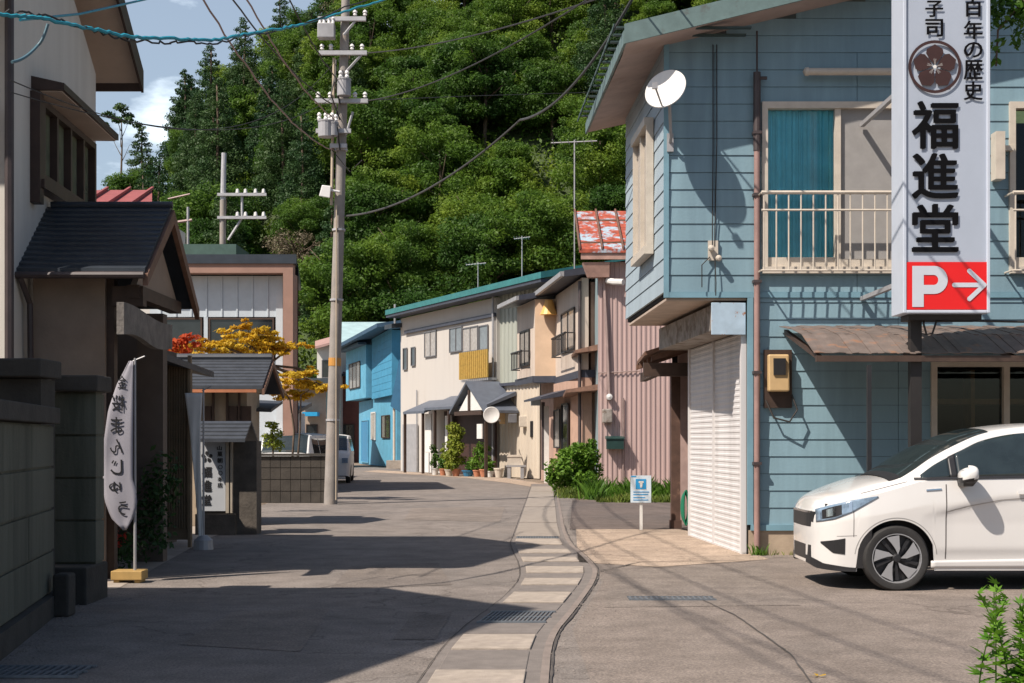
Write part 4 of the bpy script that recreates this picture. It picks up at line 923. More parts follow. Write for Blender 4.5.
    for k_, f_ in enumerate(mb.f):
        if sum(mb.v[i_].z for i_ in f_) / 4 < mz_ - .028: mb.mi[k_] = 1
    mo = mb.build('wing_mirror', [PAINT, BLACK], car, smooth=True)
    mb = MB(); mb.hexa([(mx_ - .05, my_ - s_ * .17, .97), (mx_ + .04, my_ - s_ * .17, .97), (mx_ + .04, my_ + s_ * .02, .975), (mx_ - .05, my_ + s_ * .02, .975), (mx_ - .06, my_ - s_ * .17, 1.035), (mx_ + .06, my_ - s_ * .17, 1.035), (mx_ + .07, my_ + s_ * .09, 1.04), (mx_ - .07, my_ + s_ * .09, 1.04)]); mb.build('mirror_base', BLACK, mo, bevel=.01)
o = toppatch(.79, 1.66, .93).build('windscreen', CG, car, smooth=True)
o = toppatch(.69, .80, .92, 4, 16, .008).build('cowl', BLACK, car)
# grille and lower intake on the nose
def nose(x_of, y0, y1, z0, z1, m, name, off=.01, par=car):
    mb = MB(); n = 16; Wf = pchip(carT['W'])
    def xn(y):
        for x in np.linspace(0, .4, 120):
            if Wf(x) >= abs(y) - .0001: return x
        return .4
    for i in range(n):
        q = []
        ya_, yb_ = y0 + (y1 - y0) * i / n, y0 + (y1 - y0) * (i + 1) / n; mb.hexa([cw(xn(ya_ * 1.03) - off, ya_, z0), cw(xn(yb_ * 1.03) - off, yb_, z0), cw(xn(yb_) + .03, yb_, z0), cw(xn(ya_) + .03, ya_, z0), cw(xn(ya_ * 1.03) - off, ya_, z1), cw(xn(yb_ * 1.03) - off, yb_, z1), cw(xn(yb_) + .03, yb_, z1), cw(xn(ya_) + .03, ya_, z1)])
    return mb.build(name, m, par)
nose(None, -.62, .62, .575, .72, BLACK, 'grille', .003); nose(None, -.40, .40, .705, .725, CHROME, 'grille_bar', .005)
nose(None, -.42, .42, .26, .40, BLACK, 'lower_intake', .002)

# ------------------------------------------------------------ far vehicles
def box_van(loc, rot, lab, front):
    r = thing('parked_van', (0, 0, 0), lab, 'car')
    T = dict(L=3.5, W=[(0, .60), (.08, .70), (.3, .735), (3.1, .735), (3.4, .70), (3.5, .64)], ZS=[(0, .72), (.15, .92), (.5, 1.0), (3.5, 1.0)], ZR=[(0, .74), (.15, .95), (.5, 1.06), (.95, 1.5), (3.3, 1.52), (3.5, 1.1)],
             ZT=[(0, .78), (.15, 1.0), (.5, 1.1), (.95, 1.56), (3.2, 1.6), (3.42, 1.45), (3.5, 1.15)], WR=[(0, .55), (.3, .66), (.9, .62), (3.3, .60), (3.5, .60)], ZB=[(0, .25), (.2, .2), (3.3, .2), (3.5, .28)])
    fn = lambda x, y, z: Vector((y, x - 1.75, z))
    b_, sd_, pt_, tp_, w_, zb_2 = make_car(r, T, (.55, 2.85), .28, None, fn, WHITE, .33)
    for s_ in (-1, 1):
        solid(pt_(1.0, 1.85, lambda x: 1.03, lambda x: 1.44, .004, 8, 4, s_).build('side_window', CG, r), .006); solid(pt_(1.95, 3.1, lambda x: 1.03, lambda x: 1.44, .004, 8, 4, s_).build('side_window', CG, r), .006)
    tp_(.42, .93, .92, 8, 10, .01).build('windscreen', CG, r)
    mb = MB(); mb.hexa([(-.52, 1.76, 1.02), (.52, 1.76, 1.02), (.52, 1.70, 1.0), (-.52, 1.70, 1.0), (-.50, 1.72, 1.42), (.50, 1.72, 1.42), (.5, 1.6, 1.42), (-.5, 1.6, 1.42)]); mb.build('rear_window', CG, r)
    for s_ in (-1, 1):
        mb = MB(); mb.box((s_ * .56, 1.66, .75), (s_ * .66, 1.77, 1.05)); mb.build('tail_light', mat('tail_lamp_grey', (.45, .42, .42), .2, .1, 4) if s_ < 0 and 'tail_lamp_grey' not in MATS else MATS['tail_lamp_grey'], r)
        mb = MB(); mb.box((s_ * .45, -1.78, .66), (s_ * .64, -1.66, .82)); mb.build('headlight', LAMPG, r)
    mb = MB(); mb.box((-.6, 1.72, .30), (.6, 1.80, .50)); mb.build('rear_bumper', WHITE, r, bevel=.02); mb = MB(); mb.box((-.17, 1.765, .58), (.17, 1.785, .72)); mb.build('number_plate', mat('plate_yellow', (.62, .55, .25), .5, .05, 5) if 'plate_yellow' not in MATS else MATS['plate_yellow'], r)
    mb = MB(); mb.box((-.58, -1.5, .22), (.58, 1.6, .7)); mb.build('underbody', BLACK, r)
    for x in (.55, 2.85):
        for s_ in (-1, 1):
            mb = MB(); mb.lathe([(0, -.08), (.2, -.08), (.27, -.07), (.28, 0), (.27, .07), (.2, .08), (0, .08)], fn(x, s_ * .63, .28), 'x', 20); mb.build('wheel', TYRE, r)
    for o in r.children: pass
    r.location = loc; r.rotation_euler.z = rot; return r
box_van((-6.05, 47.5, 0), R(4), 'white van seen from behind, parked past the end of the dark block wall', False)
box_van((-5.9, 38.4, 0), R(-3), 'white minicar facing the camera behind the dark block wall, half hidden by it', True)

# ------------------------------------------------------------ LEFT: block walls
bw = thing('block_wall', (-3.6, 10, 0), 'tall mossy concrete block wall along the road at the left edge of the photo', 'wall')
P0, P1 = (-3.12, 8.0), (-3.72, 11.55); MW, LW = frame(P0, P1)
mb = MB(MW); n = 3; L_ = LW / n
for r_ in range(4):
    for i in range(n): mb.box((i * L_ + .003, -.16, .18 + r_ * .335 + .008), ((i + 1) * L_ - .003, -.002 * ((i * 7 + r_) % 3), .18 + (r_ + 1) * .335 - .014))
mb.box((0, -.15, .1), (LW, -.02, 1.52)); mb.build('blocks', BLOCK, bw)
mb = MB(MW); mb.box((0, -.2, -.02), (LW, .05, .17)); mb.build('footing', BLOCKD, bw)
mb = MB(MW); mb.box((0, -.22, 1.53), (LW, .05, 1.66)); mb.build('cap', BLOCKD, bw, bevel=.01)
gp = thing('gate_pillar', (-3.9, 12.0, 0), 'dark mossy block gate pillar with a thick cap left of the shaded banner', 'pillar')
mb = MB()
for r_ in range(4):
    z0 = .33 + r_ * .37; mb.box((XX(50, 12.35), 12.35, z0 + .01), (XX(104, 12.6), 12.6, z0 + .36))
mb.box((XX(51, 12.35), 12.38, .3), (XX(103, 12.6), 12.58, 1.82)); mb.build('blocks', BLOCK, gp)
mb = MB(); mb.box((XX(46, 12.2), 12.05, -.02), (XX(108, 12.7), 12.7, .32)); mb.build('plinth', BLOCKD, gp, bevel=.015)
mb = MB(); mb.box((XX(49, 12.2), 12.25, 1.82), (XX(112, 12.7), 12.7, 1.96)); mb.build('cap', BLOCKD, gp, bevel=.015)
gp2 = thing('gate_pillar', (-4.1, 11.6, 0), 'darker block gate pillar with the higher cap directly behind the end of the road side wall', 'pillar')
mb = MB(); mb.box((-4.55, 11.62, 0), (XX(55, 11.98), 11.98, 1.90)); mb.build('blocks', BLOCKD, gp2); mb = MB(); mb.box((-5.2, 11.45, 1.91), (XX(62, 12.0), 12.0, 2.06)); mb.build('cap', BLOCKD, gp2, bevel=.015)
mb = MB(); mb.box((-3.63, 11.22, 0), (-3.50, 11.42, .34)); o = mb.build('boundary_stone', BLOCKD, org=(-3.56, 11.3, 0), bevel=.02); tag(o, 'short dark stone post at the foot of the mossy block wall', 'stone post')

# neighbour house (mostly beyond the left edge, its gable shades the road)
nh = thing('neighbour_house', (-7, 7.75, 0), 'pale gabled house behind the mossy block wall, beyond the left edge', 'house')
mb = MB(); mb.box((-10, 5.4, 0), (-5.45, 10.1, 5.75)); mb.prism([(-5.45, 5.4, 5.75), (-5.45, 10.1, 5.75), (-5.45, 7.75, 7.6)], (-4.55, 0, 0)); mb.build('wall', PLAST, nh)
mb = MB(); slab(mb, [(-4.95, 7.75, 7.95), (-4.95, 10.6, 5.75), (-10.5, 10.6, 5.75), (-10.5, 7.75, 7.95)], .14); slab(mb, [(-4.95, 7.75, 7.95), (-4.95, 4.9, 5.75), (-10.5, 4.9, 5.75), (-10.5, 7.75, 7.95)], .14); mb.build('roof', ROOFD, nh)
window(nh, frame((-5.45, 6.5), (-5.45, 9))[0], .2, 2.2, 3.4, 4.8, GGLASS, FASC, 1)

# ------------------------------------------------------------ LEFT: main shop house
mh = thing('shop_house', (-5, 15.2, 0), 'white plastered shop house with brown framed upstairs window and dark tiled entrance roof', 'house')
WX = lambda Y: -5.0 + .05 * (17 - Y)
C0, C1 = (WX(13.6), 13.6), (WX(17.1), 17.1); MM, LM_ = frame(C0, C1)
mb = MB(); mb.v = []; A = [(C0[0], C0[1]), (C1[0], C1[1]), (-10, 17.1), (-10, 13.6)]
mb.hexa([(x, y, 0) for x, y in A] + [(x, y, 5.8) for x, y in A])
mb.prism([(C0[0], 13.6, 5.8), (C1[0], 17.1, 5.8), (WX(15), 15.0, 7.0)], (-5, 0, 0)); mb.build('wall', PLAST, mh)
ridge = (15.0, 7.42); SLm = .60
def roofx(Y): return -4.60 + .03 * (17.6 - Y)
mb = MB(); yF, yN = 17.65, 12.6; zF, zN = ridge[1] - SLm * (yF - 15), ridge[1] - SLm * (15 - yN)
slab(mb, [(roofx(15), 15, ridge[1] + .16), (roofx(yF), yF, zF + .16), (-10.4, yF, zF + .16), (-10.4, 15, ridge[1] + .16)], .06)
slab(mb, [(roofx(15), 15, ridge[1] + .16), (roofx(yN), yN, zN + .16), (-10.4, yN, zN + .16), (-10.4, 15, ridge[1] + .16)], .06); mb.build('roof', ROOFD, mh)
mb = MB()
for ya_, za_ in ((yF, zF), (yN, zN)):
    x0_, x1_ = roofx(15), roofx(ya_); mb.hexa([(x0_, 15, ridge[1] - .12), (x0_ + .03, 15, ridge[1] - .12), (x1_ + .03, ya_, za_ - .12), (x1_, ya_, za_ - .12), (x0_, 15, ridge[1] + .15), (x0_ + .03, 15, ridge[1] + .15), (x1_ + .03, ya_, za_ + .15), (x1_, ya_, za_ + .15)])
    sgn = 1 if ya_ > 15 else -1; mb.box((-10.4, ya_, za_ - .10), (x1_, ya_ + sgn * .025, za_ + .15))
mb.build('fascia', FASC, mh)
mb = MB()
for ya_, za_ in ((yF, zF), (yN, zN)):
    mb.hexa([(roofx(15), 15, ridge[1] - .0), (roofx(ya_), ya_, za_ - .0), (-10.3, ya_, za_), (-10.3, 15, ridge[1]), (roofx(15), 15, ridge[1] + .09), (roofx(ya_), ya_, za_ + .09), (-10.3, ya_, za_ + .09), (-10.3, 15, ridge[1] + .09)])
mb.build('soffit', SOFFP, mh)
wuL = lambda Y: (Y - 13.6) * LM_ / 3.5
a, b = wuL(14.5), wuL(16.72); z0, z1 = 4.05, 4.88
fr = window(mh, MM, a, b, z0, z1, mat('green_grey_glass', (.17, .19, .13), .15, .3, 3, spec=.6), FASC, 3, .07, .01, .09)
mb = MB(MM); mb.box((a - .08, .0, z0 - .09), (b + .06, .13, z0)); mb.box((a - .14, 0, z0 - .25), (a - .0, .10, z1 + .05)); mb.build('sill', FASC, fr)
mb = MB(MM); mb.hexa([(a - .1, 0, 4.95), (b + .12, 0, 4.95), (b + .12, .33, 4.95), (a - .1, .33, 4.95), (a - .1, 0, 5.09), (b + .12, 0, 5.09), (b + .12, .33, 5.02), (a - .1, .33, 5.02)]); hd = mb.build('window_hood', FASC, mh)
mb = MB(MM); mb.box((a - .07, .0, 4.935), (b + .09, .30, 4.948)); mb.build('hood_soffit', SOFFP, hd)
mb = MB(); mb.tube([(C0[0] + .05, 13.52, 5.6), (C0[0] + .05, 13.52, .1)], .045, 8); mb.build('downpipe', PIPED, mh); mb = MB(); mb.tube([(C0[0] - .08, 13.48, 4.6), (C0[0] - .08, 13.48, .1)], .035, 8); mb.build('downpipe', mat('red_brown_pipe', (.10, .03, .025), .5, .2, 5), mh)
# entrance porch: stepped metal gable roof, ridge towards the street
GXp = -3.59; RY, RZ_ = 15.0, 3.86; EYn, EZn = 13.9, 3.06; EYf, EZf = 16.2, 2.92
mb = MB(); n = 13
def steps(mb, ya, za, yb, zb_, xl, xr, n, th=.03):
    for i in range(n):
        t0, t1 = i / n, (i + 1) / n; y0_, z0_ = ya + (yb - ya) * t0, za + (zb_ - za) * t0; y1_, z1_ = ya + (yb - ya) * t1, za + (zb_ - za) * t1
        xl0_, xl1_ = xl(y0_), xl(y1_); d = .022
        mb.hexa([(xl0_, y0_, z0_ - th), (xr, y0_, z0_ - th), (xr, y1_, z1_ - th), (xl1_, y1_, z1_ - th), (xl0_, y0_, z0_ + d), (xr, y0_, z0_ + d), (xr, y1_, z1_ + .001), (xl1_, y1_, z1_ + .001)])
steps(mb, EYn, EZn, RY, RZ_, lambda y: -5.0, GXp, n); steps(mb, EYf, EZf, RY, RZ_, lambda y: -5.0, GXp, n)
mb.tube([(-4.86, RY, RZ_ + .02), (GXp + .01, RY, RZ_ + .02)], .035, 8); mb.build('porch_roof', ROOFD, mh)
mb = MB()
for ya_, za_ in ((EYn, EZn), (EYf, EZf)):
    mb.hexa([(GXp - .02, RY, RZ_ - .18), (GXp + .03, RY, RZ_ - .18), (GXp + .03, ya_, za_ - .15), (GXp - .02, ya_, za_ - .15), (GXp - .02, RY, RZ_ - .035), (GXp + .03, RY, RZ_ - .035), (GXp + .03, ya_, za_ - .035), (GXp - .02, ya_, za_ - .035)])
mb.build('bargeboard', BROWN2, mh)
mb = MB(); mb.prism([(GXp - .16, 14.2, 2.95), (GXp - .16, 15.9, 2.95), (GXp - .16, RY, 3.62)], (-.06, 0, 0)); mb.build('gable_panel', PLASTB, mh)
mb = MB(); mb.tube([(-5, EYn - .03, EZn - .05), (GXp, EYn - .03, EZn - .05)], .035, 8); mb.tube([(-4.8, EYn - .03, EZn - .07), (-4.78, 14.1, 2.75), (-4.78, 14.2, .2)], .03, 8)
mb.build('gutter', PIPED, mh)
mb = MB(); mb.box((-4.8, 14.25, 0), (XX(105, 14.25), 14.4, 3.05)); mb.build('porch_wall', PLASTB, mh)
mb = MB(); mb.box((XX(105, 14.25), 14.3, 0), (-4.0, 14.42, 3.02)); mb.box((-4.0, 14.22, 2.74), (GXp - .1, 14.36, 2.94)); mb.box((-3.85, 14.2, 2.82), (-3.72, 16.0, 2.95)); mb.build('porch_frame', BROWN, mh)
mb = MB(); mb.box((XX(137, 16.3), 16.3, 0), (XX(163, 16.3), 16.5, 2.85)); mb.box((-4.9, 16.9, 0), (-4.3, 17.0, 2.9)); mb.build('porch_side_wall', mat('dark_beige_panel', (.13, .10, .08), .8, .15, 3), mh)
mb = MB(); mb.box((-4.85, 14.5, .1), (-4.72, 16.8, 2.3)); mb.build('door', mat('dark_door', (.06, .03, .015), .5, .3, 6), mh)
# carved board over the entrance
Mc, Lc_ = frame((-3.70, 13.45), (-3.72, 15.45)); mb = MB(Mc)
prev = None; pr = []
for i in range(17):
    t = i / 16; pr.append((Lc_ * t, 2.40 + .03 * math.sin(t * 7) - .03 * t, 2.68 + .03 * math.sin(t * 5 + 1) - .02 * t))
for (u0_, a0_, b0_), (u1_, a1_, b1_) in zip(pr, pr[1:]): mb.hexa([(u0_, -.04, a0_), (u1_, -.04, a1_), (u1_, .03, a1_), (u0_, .03, a0_), (u0_, -.04, b0_), (u1_, -.04, b1_), (u1_, .03, b1_), (u0_, .03, b0_)])
cb = mb.build('carved_signboard', mat('grey_weathered_wood', (.17, .155, .14), .8, .35, 6, .4, 30), org=(-3.7, 14.4, 2.5)); tag(cb, 'weathered grey wooden signboard hanging along the shop entrance under the dark gable', 'signboard')

# nobori banners
def banner(name, px_pole, Yp, ytop, ybot, leftf, rightf, yb0, yb1, chars, lab, bottom_px, mat_=WHITE, charw=17, base=True, cpx=None):
    X = XX(px_pole, Yp); r = thing(name, (X, Yp, 0), lab, 'banner', None)
    mb = MB(); mb.tube([(X, Yp, .05), (X, Yp, ZZ(ytop, Yp))], .016, 8, .011); mb.tube([(X - .02, Yp, ZZ(ytop + 3, Yp)), (X + .10, Yp, ZZ(ytop - 2, Yp))], .007, 5); mb.build('pole', GREYM, r)
    mb = MB(); ny_, nx_ = 30, 8; k = Yp / F
    def cp(i, j):
        t = i / ny_; py = yb0 + (yb1 - yb0) * t; a = leftf(py); b_ = rightf(py); px = a + (b_ - a) * j / nx_
        return (XX(px, Yp), Yp - .025 + .010 * math.sin(j * .9 + i * .35) * (j / nx_ - 1) * -1, ZZ(py, Yp))
    for i in range(ny_):
        for j in range(nx_): mb.face(cp(i, j), cp(i, j + 1), cp(i + 1, j + 1), cp(i + 1, j))
    cl = mb.build('cloth', mat_, r, smooth=True, recalc=False); m = cl.modifiers.new('s', 'SOLIDIFY'); m.thickness = .003
    if chars:
        mb = MB()
        for ch, cx_, cy_, w_, h_ in chars:
            c_ = PX(cx_, cy_, Yp); put_glyph(mb, ch, lambda p, q: Vector((c_.x - p, Yp - .037, c_.z + q)), w_ * k, h_ * k, .02)
        mb.build('lettering', BLACK, cl, recalc=False)
    if base:
        mb = MB(); x0, x1 = XX(114, Yp), XX(145, Yp); mb.box((x0, Yp - .12, .03), (x1, Yp + .12, .12)); mb.box((x0 + .02, Yp - .1, 0), (x0 + .08, Yp + .1, .03)); mb.box((x1 - .08, Yp - .1, 0), (x1 - .02, Yp + .1, .03)); mb.build('base', mat('yellow_wood', (.42, .27, .09), .7, .2, 6), r, bevel=.008)
    else:
        mb = MB(); mb.lathe([(0, 0), (.13, 0), (.12, .12), (.05, .18), (0, .18)], (X, Yp, 0), 'z', 14); mb.build('base', GREYM, r)
    return r
lf = I([(360, 130), (385, 117), (410, 109), (440, 105), (480, 103.5), (500, 105), (518, 112), (530, 124)]); rf = I([(360, 134), (480, 133.5), (492, 137), (505, 138), (518, 134), (530, 127)])
BANM = leaf_mat('banner_cloth', (.40, .39, .44), (.44, .43, .48), (.48, .47, .52), .3, 2, False)
banner('nobori_banner', 135, 14.0, 358, 575, lf, rf, 361, 530, [('金', 123, 382, 9, 13), ('桜', 119.5, 403, 13, 16), ('ま', 117.5, 425, 12, 16), ('ん', 117.5, 446, 13, 14), ('じ', 117.5, 467, 12, 15), ('ゅ', 116, 487, 12, 11), ('う', 124, 508, 10, 14)],
       'white curved banner seen from behind, its black vertical lettering mirrored, on a yellow wooden foot', 575, BANM)
lf2 = I([(392, 185), (430, 190), (470, 194), (548, 200)]); rf2 = I([(392, 203), (430, 201), (470, 201), (548, 204)])
banner('nobori_banner', 203.5, 18.2, 388, 545, lf2, rf2, 393, 546, [], 'white furled banner hanging narrow in front of the shaded shop signboard', 545, WHITE, base=False)

# further shop front behind the porch
sf = thing('shop_annex', (-5, 19.5, 0), 'shaded beige single storey shop front with a lattice door behind the first banner', 'building')
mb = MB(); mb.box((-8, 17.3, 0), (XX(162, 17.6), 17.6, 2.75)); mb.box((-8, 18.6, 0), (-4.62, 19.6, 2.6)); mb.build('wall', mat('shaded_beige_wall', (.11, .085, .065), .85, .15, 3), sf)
mb = MB(); slab(mb, [(-4.2, 17.2, 2.45), (-4.15, 19.8, 2.35), (-8, 19.8, 3.1), (-8, 17.2, 3.2)], .08); mb.build('roof', TILE, sf)
mb = MB()
for i in range(9):
    x = XX(166 + i * 2.6, 18.5); mb.box((x, 18.5, .25), (x + .012, 18.53, 2.35))
for i in range(26): z = .3 + i * .08; mb.box((XX(165, 18.5), 18.51, z), (XX(189, 18.5), 18.525, z + .012))
mb.box((XX(163, 18.5), 18.48, 0), (XX(166, 18.5), 18.56, 2.5)); mb.box((XX(188, 18.5), 18.48, 0), (XX(191, 18.5), 18.56, 2.5)); mb.box((XX(163, 18.5), 18.54, .1), (XX(191, 18.5), 18.58, 2.4)); mb.build('lattice_door', mat('lattice_wood', (.22, .16, .10), .7, .2, 6), sf)
# signboard kiosk with its own small roof
Yk = 21.0
kb = thing('roofed_signboard', (XX(215, Yk), Yk, 0), 'white shop signboard with black lettering and crest under a small tiled roof, in shade', 'sign')
mb = MB(); mb.box((XX(196, Yk), Yk + .05, 0), (XX(256, Yk), Yk + .45, ZZ(441, Yk))); mb.box((XX(196, Yk), Yk - .06, 0), (XX(236, Yk), Yk + .04, ZZ(514, Yk))); mb.build('stone_base', mat('dark_stone', (.10, .085, .07), .9, .35, 5, .3, 30), kb)
mb = MB(); mb.box((XX(200, Yk), Yk, ZZ(511, Yk)), (XX(225.5, Yk), Yk + .045, ZZ(441, Yk))); bd = mb.build('board', mat('board_white', (.45, .47, .49), .6, .06, 3), kb)
mb = MB(); mb.box((XX(226, Yk), Yk - .02, ZZ(513, Yk)), (XX(229, Yk), Yk + .05, ZZ(436, Yk))); mb.box((XX(230.5, Yk), Yk - .02, ZZ(513, Yk)), (XX(232.5, Yk), Yk + .05, ZZ(436, Yk))); mb.build('frame_post', mat('pale_post', (.38, .33, .26), .7, .15, 5), kb)
mb = MB(); k_ = Yk / F
for ch, cx_, cy_, w_, h_ in [('福', 207, 472, 10, 11), ('進', 207, 486, 10, 12), ('堂', 206.5, 500, 10, 11), ('山', 219.5, 448, 5, 4.5), ('菓', 220, 454, 5.5, 5.5), ('朝', 220, 460.5, 5.5, 5.5), ('〇', 220.5, 467, 4.5, 4.5), ('〇', 220.5, 473, 4.5, 4.5), ('本', 220, 479, 5, 5), ('店', 220, 485, 5, 5)]:
    c_ = PX(cx_, cy_, Yk); put_glyph(mb, ch, lambda p, q: Vector((c_.x + p, Yk - .006, c_.z + q)), w_ * k_, h_ * k_, .08)
c_ = PX(207, 457, Yk)
for q in range(5): a = math.pi / 2 + q * 2 * math.pi / 5; mb.face(*[(c_.x + rr_ * k_ * math.cos(a + t), Yk - .006, c_.z + rr_ * k_ * math.sin(a + t)) for rr_, t in ((1, 0), (4, -.5), (5.6, -.25), (6, 0), (5.6, .25), (4, .5))])
mb.build('lettering', BLACK, bd, recalc=False)
mb = MB(); xl_, xr_ = XX(197, Yk), XX(249, Yk)
steps(mb, Yk - .32, ZZ(440, Yk - .3), Yk + .2, ZZ(421, Yk), lambda y: xl_, xr_, 5); steps(mb, Yk + .72, ZZ(440, Yk), Yk + .2, ZZ(421, Yk), lambda y: xl_, xr_, 5); mb.build('roof', TILE, kb)
# roofed gate / small tiled-roof building
Yt = 23.6
tg = thing('tiled_gatehouse', (-5, Yt, 0), 'low beige building with grey tiled gable roof and orange eave behind the shaded signboard', 'building')
xr_ = XX(270, Yt - .2); xl_ = -7.5; zr_ = ZZ(359, Yt); ze_ = ZZ(387, Yt - .8); 
mb = MB(); steps(mb, Yt - .9, ze_, Yt, zr_, lambda y: xl_, xr_, 9, .04); steps(mb, Yt + 1.1, ze_ - .02, Yt, zr_, lambda y: xl_, xr_, 9, .04); mb.tube([(xl_, Yt, zr_ + .03), (xr_, Yt, zr_ + .03)], .06, 8); mb.build('roof', TILE, tg)
mb = MB(); mb.box((xl_, Yt - .9, ze_ - .09), (xr_ - .1, Yt - .86, ze_ - .035)); mb.build('eave_board', mat('orange_eave', (.45, .17, .08), .6, .2, 5), tg)
mb = MB()
for ya_, za_ in ((Yt - .9, ze_), (Yt + 1.1, ze_)): mb.hexa([(xr_ - .01, Yt, zr_ - .13), (xr_ + .03, Yt, zr_ - .13), (xr_ + .03, ya_, za_ - .13), (xr_ - .01, ya_, za_ - .13), (xr_ - .01, Yt, zr_ - .03), (xr_ + .03, Yt, zr_ - .03), (xr_ + .03, ya_, za_ - .03), (xr_ - .01, ya_, za_ - .03)])
mb.build('bargeboard', BROWN2, tg)
mb = MB(); mb.box((-7.5, Yt - .45, 0), (XX(252, Yt), Yt + .7, ze_ - .02)); mb.prism([(xr_ - .3, Yt - .7, ze_ - .05), (xr_ - .3, Yt + .9, ze_ - .05), (xr_ - .3, Yt, zr_ - .12)], (-.1, 0, 0)); mb.build('wall', mat('gatehouse_wall', (.36, .29, .21), .8, .15, 3), tg)
mb = MB(); yy = Yt - .5
for px in (196, 212, 226, 238): mb.box((XX(px, yy), yy - .02, .3), (XX(px + 2, yy), yy + .04, ze_ - .05))
for a_, b_ in ((205, 211), (228, 237), (240, 251)): mb.box((XX(a_, yy), yy + .0, 1.2), (XX(b_, yy), yy + .045, 1.95))
mb.build('timber', BROWN, tg)
window(tg, frame((XX(186, yy), yy), (XX(200, yy), yy))[0], .0, .22, 1.75, 1.95, WHITE, BROWN, 0, .02)
mb = MB(); yy = 24.6; slab(mb, [(-5, yy - .6, ZZ(408, yy)), (XX(277, yy), yy - .6, ZZ(410, yy)), (XX(277, yy), yy + .6, ZZ(400, yy)), (-5, yy + .6, ZZ(398, yy))], .05); mb.build('lean_to_roof', TILE, tg)

# long dark block wall
lw = thing('garden_wall', (-4.9, 31.6, 0), 'low dark block wall beside the foot of the utility pole', 'wall')
mb = MB(); n = 8; X0_, X1_ = XX(250, 31.6), XX(331, 31.6)
for r_ in range(4):
    for i in range(n): w_ = (X1_ - X0_) / n; mb.box((X0_ + i * w_ + .005, 31.6, r_ * .26 + .01), (X0_ + (i + 1) * w_ - .005, 31.75, (r_ + 1) * .26 - .006))
mb.box((X0_, 31.62, 0), (X1_, 31.73, 1.04)); mb.build('blocks', mat('dark_brown_block', (.055, .047, .038), .9, .35, 3, .3, 40), lw); mb = MB(); mb.box((X0_, 31.55, 1.045), (X1_ + .05, 31.8, 1.10)); mb.build('cap', BLOCKD, lw)


# grey building with brown fascia behind the tiled roofs
Yg = 38.0
gb = thing('white_panel_building', (XX(240, Yg), Yg, 0), 'flat roofed building with pale panelled front and brown surround behind the maple', 'building')
x0, x1 = XX(150, Yg), XX(298, Yg)
mb = MB(); xq = XX(300, Yg + 6); mb.hexa([(x0, Yg + .4, 0), (x1 - .05, Yg + .4, 0), (xq - .1, Yg + 6, 0), (x0, Yg + 6, 0), (x0, Yg + .4, ZZ(262, Yg)), (x1 - .05, Yg + .4, ZZ(262, Yg)), (xq - .1, Yg + 6, ZZ(262, Yg)), (x0, Yg + 6, ZZ(262, Yg))]); mb.build('wall', DARK, gb)
mb = MB(); mb.box((x0, Yg - .5, ZZ(275, Yg)), (x1 - .06, Yg - .1, ZZ(266, Yg))); mb.box((XX(286, Yg), Yg - .5, 0), (x1 - .06, Yg + .3, ZZ(275, Yg))); mb.build('brown_surround', mat('pinkish_brown_panel', (.32, .19, .145), .7, .12, 3), gb)
mb = MB(); z0_, z1_ = ZZ(266, Yg), ZZ(257, Yg); mb.hexa([(x0, Yg - .55, z0_), (x1 + .04, Yg - .55, z0_), (xq, Yg + 6.2, z0_), (x0, Yg + 6.2, z0_), (x0, Yg - .55, z1_), (x1 + .04, Yg - .55, z1_), (xq, Yg + 6.2, z1_), (x0, Yg + 6.2, z1_)]); mb.build('roof_edge', ROOFD, gb)
mb = MB(); mb.box((x0, Yg - .02, ZZ(317, Yg)), (XX(279, Yg), Yg + .3, ZZ(276, Yg)))
for i in range(8): xx_ = XX(160 + i * 15.3, Yg); mb.box((xx_, Yg - .045, ZZ(317, Yg)), (xx_ + .04, Yg - .02, ZZ(276, Yg)))
mb.box((XX(276, Yg), Yg - .05, 0), (XX(283, Yg), Yg + .3, ZZ(276, Yg))); mb.box((XX(204, Yg), Yg - .04, 0), (XX(208, Yg), Yg + .3, ZZ(317, Yg))); mb.box((x0, Yg - .0, 0), (XX(276, Yg), Yg + .3, ZZ(360, Yg))); mb.build('white_panel', mat('pale_blue_panel', (.50, .56, .60), .6, .08, 3), gb)
window(gb, frame((XX(209, Yg), Yg), (XX(275, Yg), Yg))[0], .0, 1.75, ZZ(360, Yg), ZZ(318, Yg), DGLASS, BROWN, 1)
window(gb, frame((XX(160, Yg), Yg), (XX(203, Yg), Yg))[0], .0, 1.14, ZZ(360, Yg), ZZ(318, Yg), DGLASS, BROWN, 0)
mb = MB(); M_, _ = frame((XX(160, 41), 41), (XX(236, 41), 41)); ribbed(M_, 0, (236 - 160) / F * 41, ZZ(262, 41), ZZ(243, 41), .2, .03, mb=mb); mb.build('parapet_cladding', mat('green_metal', (.06, .11, .09), .5, .2, 4), gb); mb = MB(); mb.box((XX(160, 41), 41.02, ZZ(262, 41)), (XX(236, 41), 43, ZZ(244, 41))); mb.build('roof_parapet', MATS['green_metal'], gb)
